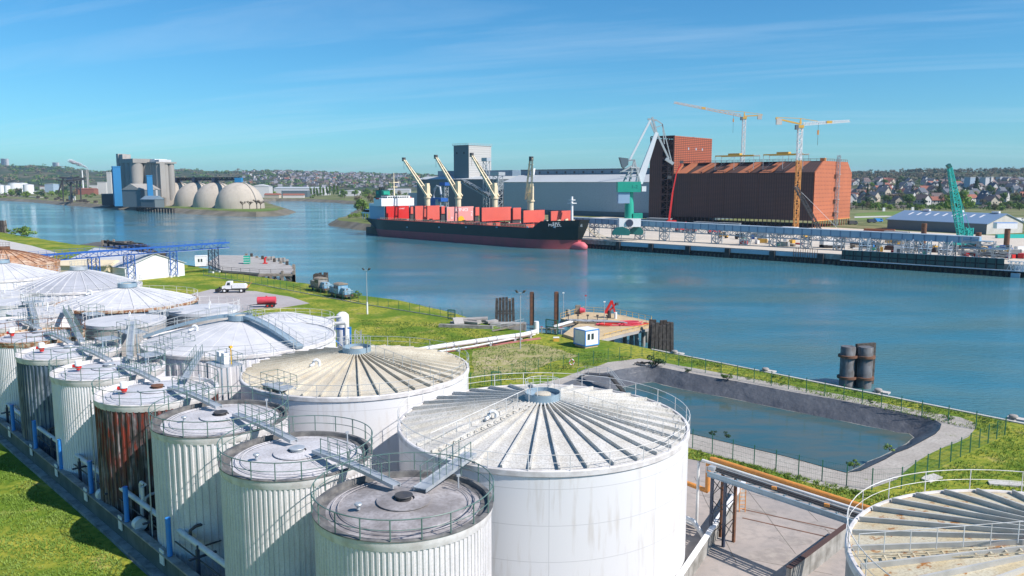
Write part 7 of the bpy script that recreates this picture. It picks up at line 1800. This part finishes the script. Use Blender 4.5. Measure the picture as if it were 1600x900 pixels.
for k in range(14): c_ = e0.lerp(e1, k / 13); m = MB(); m.bar(c_ + Vector((0, 0, -2)), c_ + Vector((0, 0, 4.1)), 1.3); m.build('pile', M['timber'], t)
t = thing('timber_jetty', 'long low grey jetty along the left far bank under the white tanks', 'jetty', tuple(G(30, 306, 0)))
m = MB(); e0 = G(14, 306, 0) - G(30, 306, 0); e1 = G(64, 309, 0) - G(30, 306, 0); m.bar(e0 + Vector((0, 0, .5)), e1 + Vector((0, 0, .5)), 9, 1); m.build('deck', M['concrete'], t)
# far white tanks
for k, (px, W_, yt, D) in enumerate(((3, 5, 289.5, 1950), (12, 4.6, 290, 1900), (24, 9, 286.2, 2050), (35, 8, 286.2, 2080), (45, 7.5, 288.5, 2000), (-8, 8, 287, 2050))):
    r_ = W_ / 1250 * D; t = thing('oil_tank', ['small white oil tank at the extreme left of the far tank group', 'small grey white oil tank, second from the left in the far group', 'tall white oil tank in the middle of the far group', 'tall white oil tank right of the middle one', 'lower white oil tank at the right end of the far group', 'oil tank leaving the frame at the left of the far group'][k], 'tank', at(px, D)); h = zy(yt, D)
    m = MB(); m.lathe([(r_, 0), (r_, h)], 32); m.build('shell', M['white'], t, True, 40); m = MB(); m.lathe([(r_ + .3, h), (0, h + 1.5)], 32); m.build('roof', M['roof_white'], t, True, 40)
for px0, px1, yt, D, lab in ((5, 10, 248, 5000, 'grey high rise block on the left hill top'), (10.3, 15, 248.2, 5050, 'white high rise block on the left hill top'), (85, 89, 254, 5000, 'grey high rise block on the hill above the chimneys'), (89.3, 93.5, 254.2, 5050, 'white high rise block on the hill above the chimneys'), (-3, 4, 255, 5000, 'low white slab block at the left edge of the hill top')):
    fbox('apartment_block', lab, 'apartment block', px0, px1, yt, D, 18, 'tower_dark' if 'grey' in lab else 'far_wall', 'far_wall', 0, 0, hz(PD(px0, 300, D).x, D) - 3)
for px, yt, wl, lab in ((130.5, 266, 'white', 'white factory chimney left of the smoking one'), (137.5, 265, 'concrete', 'grey twin factory chimney with a smoke plume')):
    D = 2300; t = thing('factory_chimney', lab, 'chimney', at(px, D)); m = MB(); h = zy(yt, D)
    m.cyl((0, 0, 0), (0, 0, h), 2.2, 1.5, 12); m.build('stack', M[wl], t, True, 40)
    if 'twin' in lab: m = MB(); m.cyl((4, 0, 0), (4, 0, h), 1.2, 1.0, 10); m.build('second_stack', M[wl], t, True, 40)
# smoke plume
sm = bpy.data.materials.new('smoke_puff'); sm.use_nodes = True; p_ = sm.node_tree.nodes['Principled BSDF']; p_.inputs['Base Color'].default_value = (.9, .9, .92, 1); p_.inputs['Alpha'].default_value = .12; p_.inputs['Roughness'].default_value = 1
m = MB(); r_ = random.Random(3); D = 2300; base = PD(137.5, 264, D)
for k in range(60):
    tt = (k / 60) ** 1.1; c_ = PD(137.5 - 27 * tt, 264 - 12 * tt ** .8, D); R_ = 1.6 + 6.0 * tt; c_ = c_ + Vector((r_.uniform(-1, 1), r_.uniform(-1, 1), r_.uniform(-1, 1))) * R_ * .6
    o = len(m.v)
    for i in range(7):
        for j in range(10):
            a = pi * i / 6; b = 2 * pi * j / 10; m.v.append((c_.x - base.x + R_ * sin(a) * cos(b), c_.y - base.y + R_ * sin(a) * sin(b), c_.z - base.z + R_ * .7 * cos(a)))
    for i in range(6):
        for j in range(10): l = (j + 1) % 10; m.f.append([o + i * 10 + j, o + i * 10 + l, o + (i + 1) * 10 + l, o + (i + 1) * 10 + j])
so = m.build('smoke_plume', sm, None, True, 180); so.location = base; so['kind'] = 'stuff'; so['label'] = 'white smoke plume drifting left from the grey factory chimney'; so['category'] = 'smoke'

# ================================================================== TREES
TP = {}
def tree_proto(k, lf, rx, rz_, hgt, n, s, trunk, clumps=12, shape='round'):
    t = thing('tree', 'proto', 'tree', (0, 0, 0)); t.name = {'conifer': 'conifer_tree', 'poplar': 'poplar_tree', 'bare': 'bare_tree'}.get(shape, {'blossom': 'blossom_tree', 'brown': 'budding_tree'}.get(k, 'broadleaf_tree'))
    m = MB(); r = random.Random(hash(k) % 999 if 0 else len(TP) * 7 + 3)
    if shape == 'conifer':
        for i in range(n):
            tt = r.random() ** 1.3; z = hgt * (.12 + .88 * tt); R_ = rx * (1 - tt) ** .8 * r.uniform(.5, 1.05) * (1 + .25 * sin(z * 3)); a = r.uniform(0, 2 * pi); p = Vector((R_ * cos(a), R_ * sin(a), z)); u = Vector((cos(a), sin(a), -.3)) * s * r.uniform(.6, 1.3); v = Vector((-sin(a), cos(a), r.uniform(-.4, .4))) * s * .7; m.add([p - u, p - v, p + u, p + v], [(0, 1, 2, 3)])
    elif shape == 'bare':
        pass
    else: leaf_blob(m, (0, 0, hgt - rz_), rx, rx, rz_, n, s, 50 + len(TP), clumps, .35)
    if shape == 'bare':
        def br(p, d, L, w_, lv):
            q = p + d * L; m.bar(p, q, w_, w_, w_ * .6, w_ * .6)
            if lv:
                for _ in range(4): br(p.lerp(q, r.uniform(.55, 1)), (d + Vector((r.uniform(-.8, .8), r.uniform(-.8, .8), r.uniform(-.2, .3)))).normalized(), L * .74, w_ * .62, lv - 1)
        br(Vector((0, 0, hgt * .12)), Vector((0, 0, 1)), hgt * .26, .55, 4)
    m.build('crown', M[lf], t)
    m = MB(); m.tube([(0, 0, 0), (.1, 0, hgt * trunk * .6), (0, .1, hgt * trunk + rz_ * .4)], [rx * .09, rx * .06, rx * .03], 7)
    for q in range(0 if shape in ('conifer', 'poplar', 'bare') else 5): a = q * 1.26; m.bar((0, 0, hgt * trunk * .8), (cos(a) * rx * .5, sin(a) * rx * .5, hgt - rz_ * .9), rx * .05, None, .05, .05)
    m.build('trunk', M['bark'], t); TP[k] = [t, False]
tree_proto('green', 'leaf_green', 5.0, 4.6, 11, 1100, .50, .3)
tree_proto('spring', 'leaf_spring', 5.2, 4.4, 10, 1100, .50, .25, 14)
tree_proto('dark', 'leaf_dark', 5.0, 4.2, 10.5, 900, .55, .3)
tree_proto('blossom', 'leaf_blossom', 4.2, 3.3, 7.5, 900, .34, .25)
tree_proto('brown', 'leaf_brown', 4.8, 4.4, 10.5, 800, .38, .3)
tree_proto('conifer', 'leaf_dark', 3.2, 5, 15, 1000, .5, .1, shape='conifer')
tree_proto('poplar', 'leaf_green', 2.4, 9.5, 20, 900, .6, .1, 16, 'poplar')
tree_proto('bare', 'bark', 4, 4, 11, 0, .3, .2, shape='bare')
def tree(k, x, y, z, s, lab, grp=None):
    p, used = TP[k]
    sc_ = (s * random.uniform(.9, 1.1), s * random.uniform(.9, 1.1), s * random.uniform(.88, 1.12))
    if not used: TP[k][1] = True; p.location = (x, y, z); p.scale = sc_; p['label'] = lab; o = p
    else: o = copy_tree(p, (x, y, z), random.uniform(0, 6.28), lab, sc_)
    if grp: o['group'] = grp
    elif 'group' in o: del o['group']
    return o
KL = {'green': 'mid green leafy tree', 'spring': 'fresh yellow green tree', 'dark': 'dark green broad tree', 'blossom': 'pale blossoming tree', 'brown': 'brown budding tree', 'conifer': 'dark conifer', 'poplar': 'tall slim poplar', 'bare': 'bare branched tree'}
random.seed(21)
g = G(1478 + 18, 333); tree('spring', g.x, g.y, 0, 2.5, 'largest bright green tree in front of the houses right of the crawler crane boom')
for k, (px, D, s) in enumerate(((381, 846, 1.0), (392, 843, 1.1), (403, 846, 1.25), (409, 852, 1.2))):
    x = (px - 800) / 1250 * D; tree('bare', x, D, 0, s, ['bare tree before the last dome, leftmost of the four', 'bare tree before the last dome, second from the left', 'bare tree before the last dome, third from the left', 'bare tree before the last dome, rightmost of the four'][k])
g = G(566, 337); tree('green', g.x, g.y, 0, 1.25, 'round green tree on the bank tip beside the ship stern')
for px, py, s in ((558, 340, .5), (548, 341, .45), (572, 342, .8), (577, 338, 1.0), (553, 338, .4), (575, 346, .5)):
    g = G(px, py); tree('spring', g.x, g.y, -.3, s, 'low bushy tree on the bank tip beside the ship stern', 'bushy trees on the bank tip')
for k in range(9):
    px = 487 + k * 5.2 + random.uniform(-1, 1); D = 1600; tree('poplar', (px - 800) / 1250 * D, D, 0, random.uniform(1.05, 1.3), 'tall slim poplar in the row on the far bank across the water', 'row of poplars on the far bank')
for k in range(60):
    px = random.choice([random.uniform(545, 640), random.uniform(415, 480), random.uniform(530, 600)]); D = random.uniform(1430, 2300); kk = random.choice(['green', 'green', 'brown', 'spring', 'blossom']); tree(kk, (px - 800) / 1250 * D, D, 0, random.uniform(.7, 1.5), KL[kk] + ' on the low far bank across the water', 'trees on the low far bank, ' + kk)
for k in range(12):
    px = random.uniform(560, 610); D = random.uniform(720, 1100); kk = random.choice(['green', 'spring', 'brown']); tree(kk, (px - 800) / 1250 * D, D, 0, random.uniform(.9, 1.3), KL[kk] + ' behind the ship stern', 'trees behind the ship stern, ' + kk)
for k in range(46):
    px = random.uniform(-20, 175); D = random.uniform(1500, 2600); kk = random.choice(['green', 'brown', 'dark', 'spring']); tree(kk, (px - 800) / 1250 * D, D, max(0, hz((px - 800) / 1250 * D, D)) - .3, random.uniform(.9, 1.7), KL[kk] + ' among the works on the far left bank', 'trees on the far left bank, ' + kk)
# hedge belt and town trees on the right
for k in range(74):
    px = random.uniform(1328, 1610); D = random.uniform(800, 905) + (20 if px < 1400 else 0); kk = random.choices(['green', 'spring', 'blossom', 'brown'], [3, 3, 3, 1])[0]; tree(kk, (px - 800) / 1250 * D, D, 0, random.uniform(.4, .85), KL[kk] + ' in the hedge belt before the houses on the right', 'trees in the hedge belt, ' + kk)
for k in range(150):
    px = random.uniform(1325, 1612); D = 900 + 1100 * random.random() ** 1.25; x = (px - 800) / 1250 * D; kk = random.choices(['green', 'dark', 'brown', 'blossom', 'conifer', 'spring'], [3, 5, 4, 1.5, 1.6, 1])[0]
    tree(kk, x, D, hz(x, D) - .4, random.uniform(.7, 1.35), KL[kk] + ' among the houses of the town on the right', 'trees in the town, ' + kk)
def far_stuff(name, lab, n, fn, mt, cat):
    m = MB()
    for k in range(n): fn(m)
    o = m.build(name, M[mt], None); o['kind'] = 'stuff'; o['label'] = lab; o['category'] = cat
def wood(m):
    px = random.uniform(1322, 1615); D = random.uniform(1950, 2750); x = (px - 800) / 1250 * D; s = random.uniform(5, 10); leaf_blob(m, (x, D, hz(x, D) + s * .5), s, s, s * .9, 90, 1.5, random.randrange(9999), 7, .4)
far_stuff('ridge_wood', 'wood of budding trees covering the ridge above the town', 330, wood, 'leaf_brown', 'wood')
far_stuff('ridge_evergreens', 'dark evergreen trees mixed into the ridge wood above the town', 90, wood, 'leaf_dark', 'wood')
def hwood(m):
    px = random.uniform(-20, 680); D = random.uniform(3000, 5100); x = (px - 800) / 1250 * D; s = random.uniform(10, 22); leaf_blob(m, (x, D, hz(x, D) + s * .2), s * 1.6, s, s * .6, 60, 4.0, random.randrange(9999), 7, .4)
far_stuff('hillside_wood', 'woods covering the far left hills behind the river', 300, hwood, 'leaf_green', 'wood')
far_stuff('hillside_thicket', 'paler budding woods on the far left hills', 200, hwood, 'leaf_brown', 'wood')
def scrub(m):
    px = random.uniform(-20, 640); D = random.uniform(1450, 2600); x = (px - 800) / 1250 * D; s = random.uniform(3, 6); leaf_blob(m, (x, D, s * .5), s * 1.3, s, s * .7, 60, 1.3, random.randrange(9999), 6, .4)
far_stuff('far_scrub', 'scrub and small trees scattered over the flat land behind the river', 260, scrub, 'leaf_green', 'scrub')
def hedge(m):
    px = random.uniform(1322, 1615); D = random.uniform(800, 1900); x = (px - 800) / 1250 * D; s = random.uniform(1.6, 3.6); leaf_blob(m, (x, D, hz(x, D) + s * .4), s * 1.5, s, s * .7, 45, .8, random.randrange(9999), 6, .4)
far_stuff('garden_hedges', 'hedges and bushes filling the gardens of the town on the right', 420, hedge, 'leaf_green', 'hedges')
DM('city_grey', (.42, .40, .42), .8, col2=(.27, .27, .31), amt=1.0, scale=.02)
def mini(m):
    px = max(385, min(670, random.gauss(530, 70))); D = random.uniform(3000, 4900); x = (px - 800) / 1250 * D; z = hz(x, D); w_ = random.uniform(8, 18); m.box((x, D, z + 3), (w_, 9, 10), random.uniform(-.5, .5))
far_stuff('city_walls', 'countless pale buildings of the far hillside city', 300, mini, 'city_grey', 'city')
def minir(m):
    px = max(385, min(670, random.gauss(530, 70))); D = random.uniform(3000, 4900); x = (px - 800) / 1250 * D; z = hz(x, D); w_ = random.uniform(8, 18); m.box((x, D, z + 6), (w_, 10, 3.5), random.uniform(-.5, .5))
far_stuff('city_roofs', 'countless brown red roofs of the far hillside city', 260, minir, 'roof_tile_brown', 'city')
for k in range(7):
    px = random.choice((1395, 1472, 1565, 1350, 1515)) + random.uniform(-9, 9); D = random.uniform(920, 1250); x = (px - 800) / 1250 * D; tree('conifer', x, D, hz(x, D) - .4, random.uniform(1.3, 1.9), 'tall dark conifer standing out among the right hand houses', 'tall conifers in the town')

# ================================================================== HOUSES
HP = []
def house_proto(w_, l_, h, rh, wl, rf):
    t = thing('house', 'proto', 'house', (0, 0, 0)); m = MB()
    m.add([(0, 0, -3), (w_, 0, -3), (w_, 0, h), (w_ / 2, 0, h + rh), (0, 0, h), (0, l_, -3), (w_, l_, -3), (w_, l_, h), (w_ / 2, l_, h + rh), (0, l_, h)], [(0, 1, 2, 3, 4), (9, 8, 7, 6, 5), (1, 6, 7, 2), (5, 0, 4, 9)])
    m.v = [(a - w_ / 2, b - l_ / 2, c) for a, b, c in m.v]; m.build('wall', M[wl], t)
    m = MB()
    for s_ in (-1, 1): m.add([(s_ * (w_ / 2 + .6), -l_ / 2 - .5, h - .35), (0, -l_ / 2 - .5, h + rh + .05), (0, l_ / 2 + .5, h + rh + .05), (s_ * (w_ / 2 + .6), l_ / 2 + .5, h - .35), (s_ * (w_ / 2 + .6), -l_ / 2 - .5, h - .1), (0, -l_ / 2 - .5, h + rh + .4), (0, l_ / 2 + .5, h + rh + .4), (s_ * (w_ / 2 + .6), l_ / 2 + .5, h - .1)], [(0, 1, 2, 3), (4, 7, 6, 5), (0, 4, 5, 1), (3, 2, 6, 7), (0, 3, 7, 4)])
    rf_ = m.build('roof', M[rf], t)
    m = MB(); m.bx(.6, 1.4, l_ * .2, l_ * .2 + 1, h + rh * .5, h + rh + 1.3); m.build('chimney', M['rust_brown' if rf != 'roof_slate' else 'render_white'], rf_)
    for q in range(2):
        m = MB(); m.box((-w_ * .22 + q * w_ * .44, -l_ / 2 - .02, h * .6), (1.2, .08, 1.5)); m.build('window', M['glass'], t)
    for q in range(3):
        m = MB(); m.box((w_ / 2 + .02, -l_ * .3 + q * l_ * .3, h * .6), (.08, 1.2, 1.5)); m.build('window', M['glass'], t)
        m = MB(); m.box((-w_ / 2 - .02, -l_ * .3 + q * l_ * .3, h * .6), (.08, 1.2, 1.5)); m.build('window', M['glass'], t)
    return [t, False]
HT = [('white', 'brown', house_proto(9, 12, 5.2, 4.2, 'render_white', 'roof_tile_brown')), ('white', 'slate', house_proto(8, 11, 5.4, 5.0, 'render_white', 'roof_slate')), ('cream', 'red', house_proto(9, 13, 4.2, 3.6, 'render_cream', 'roof_tile_red')),
      ('white', 'red', house_proto(10, 14, 4.5, 3.6, 'render_white', 'roof_tile_red')), ('cream', 'brown', house_proto(9, 13, 4.8, 4.4, 'render_cream', 'roof_tile_brown')), ('cream', 'slate', house_proto(10, 12, 5.4, 4.6, 'render_cream', 'roof_slate'))]
def house(k, x, y, z, s, rz, where, grp):
    wn_, rn_, P_ = HT[k]; lab = '%s walled house with a %s roof %s' % (wn_, rn_, where)
    if not P_[1]: P_[1] = True; o = P_[0]; o.location = (x, y, z); o.rotation_euler = (0, 0, rz); o.scale = (s,) * 3; o['label'] = lab
    else: o = copy_tree(P_[0], (x, y, z), rz, lab, s)
    o['group'] = grp + ', ' + wn_ + ' with ' + rn_
random.seed(33); placed = []
k = 0; tries = 0
while k < 155 and tries < 6000:
    tries += 1; px = random.uniform(1322, 1615); D = 915 + 1020 * random.random() ** 1.25; x = (px - 800) / 1250 * D
    if any((x - a) ** 2 + (D - b) ** 2 < 19 ** 2 for a, b in placed): continue
    if px > 1465 and px < 1525 and D < 960: continue
    placed.append((x, D)); k += 1
    row = 'in the near rows of the right hand town' if D < 1150 else ('half way up the right hand town' if D < 1500 else 'high up in the right hand town')
    house(random.choices(range(6), [4, 3, 2, 2, 3, 2])[0], x, D, hz(x, D) - .3, random.uniform(1.0, 1.3), random.choice([0, pi / 2]) + random.uniform(-.4, .4) + .3, row, 'houses of the town ' + row.split(' the right')[0])
for k in range(80):
    px = random.gauss(520, 60); px = max(395, min(655, px)); D = random.uniform(3200, 4700); x = (px - 800) / 1250 * D
    house(random.choices(range(6), [3, 1, 2, 3, 2, 1])[0], x, D, hz(x, D) - .3, random.uniform(.9, 1.6), random.uniform(0, 3), 'in the far city on the wooded hillside', 'houses of the far hillside city')
for lab, px0, px1, yt, D, dep, wl, rf, pt in (('long grey industrial shed on the far bank behind the poplars', 428, 507, 292, 1750, 60, 'far_wall', 'roof_grey_sheet', 3), ('white roofed industrial hall right behind the last dome', 392, 420, 288, 1500, 40, 'far_wall', 'roof_white', 4),
     ('pale industrial shed at the right end of the poplar row', 530, 560, 297, 1650, 40, 'far_wall', 'roof_white', 2), ('row of low red roofed buildings at the far water edge, left part', 412, 436, 302, 1450, 12, 'render_cream', 'roof_tile_red', 3), ('row of low red roofed buildings at the far water edge, right part', 442, 474, 302.5, 1460, 12, 'render_white', 'roof_tile_red', 3),
     ('dark warehouse with a pale edge behind the red roofed buildings', 440, 480, 297, 1560, 30, 'slate_clad', 'roof_grey_sheet', 1), ('white office block beside the factory chimneys', 140, 152, 290, 2000, 20, 'render_white', 'roof_white', 0), ('white processing block behind the ship unloader conveyor', 153, 166, 285, 1900, 30, 'render_white', 'roof_grey_sheet', 0),
     ('brick red works hall below the factory chimneys', 118, 146, 294, 1850, 25, 'roof_tile_red', 'roof_tile_red', 2), ('pale blue grey hall on the far left bank', 70, 84, 287, 2300, 30, 'panel_blue', 'roof_grey_sheet', 1), ('white tower block left of the bright blue silo tower', 168, 175, 270, 1500, 16, 'render_white', 'white', 0),
     ('low white hut row at the foot of the far left hill', 54, 63, 299, 2000, 12, 'render_white', 'roof_white', 0), ('large pale hall on the far bank above the ship funnel', 606, 640, 295, 1900, 30, 'far_wall', 'roof_white', 2),
     ('long low white wall building between the far left tanks and the unloader', 63, 92, 291, 2400, 12, 'render_white', 'roof_tile_red', 1)):
    fbox('industrial_building', lab, 'building', px0, px1, yt, D, dep, wl, rf, random.uniform(-.12, .12), pt)
for lab, px0, px1, yt, D, wl in (('pair partner left white apartment block above the town on the right', 1558 - 20, 1546, 278, 1500, 'far_wall'), ('right white apartment block above the town on the right', 1547, 1551, 277, 1500, 'render_white'), ('blue grey apartment block half hidden by trees on the right', 1514, 1523, 277.5, 1400, 'panel_blue'), ('long flat grey apartment slab near the ridge at the right', 1560, 1580, 277, 1900, 'far_wall')):
    x = PD(px0, 300, D).x; fbox('apartment_block', lab.replace('pair partner left', 'left'), 'apartment block', px0, px1, yt, D, 14, wl, 'far_wall', .2, 0, hz(x, D) - 4)
for s_, (px, py) in enumerate(((1381, 331), (1426, 330))):
    t = thing('road_sign_panel', ['small blue and white sign panel standing on the far lawn', 'small white kiosk standing behind the blue roofed shed'][s_], 'sign', tuple(G(px, py))); m = MB(); m.bx(-1.2, 1.2, 0, .3, .6, 4); m.build('panel', M['white'], t); m = MB(); m.bx(-1.3, -1.21, 0, .3, 0, 4); m.build('post', M['steel_blue'], t)

# ================================================================== HAZE
hm = bpy.data.materials.new('haze_air'); hm.use_nodes = True; hn = hm.node_tree.nodes; hn.clear()
ho = hn.new('ShaderNodeOutputMaterial'); hv = hn.new('ShaderNodeVolumePrincipled'); hv.inputs['Color'].default_value = (.50, .72, 1.0, 1); hv.inputs['Density'].default_value = 0.00006; hv.inputs['Anisotropy'].default_value = .2
hm.node_tree.links.new(hv.outputs[0], ho.inputs['Volume'])
m = MB(); m.bx(-9500, 9500, -650, 9000, -8, 190); h = m.build('haze', hm); h['kind'] = 'stuff'; h['label'] = 'thin blue air haze over the whole river valley'
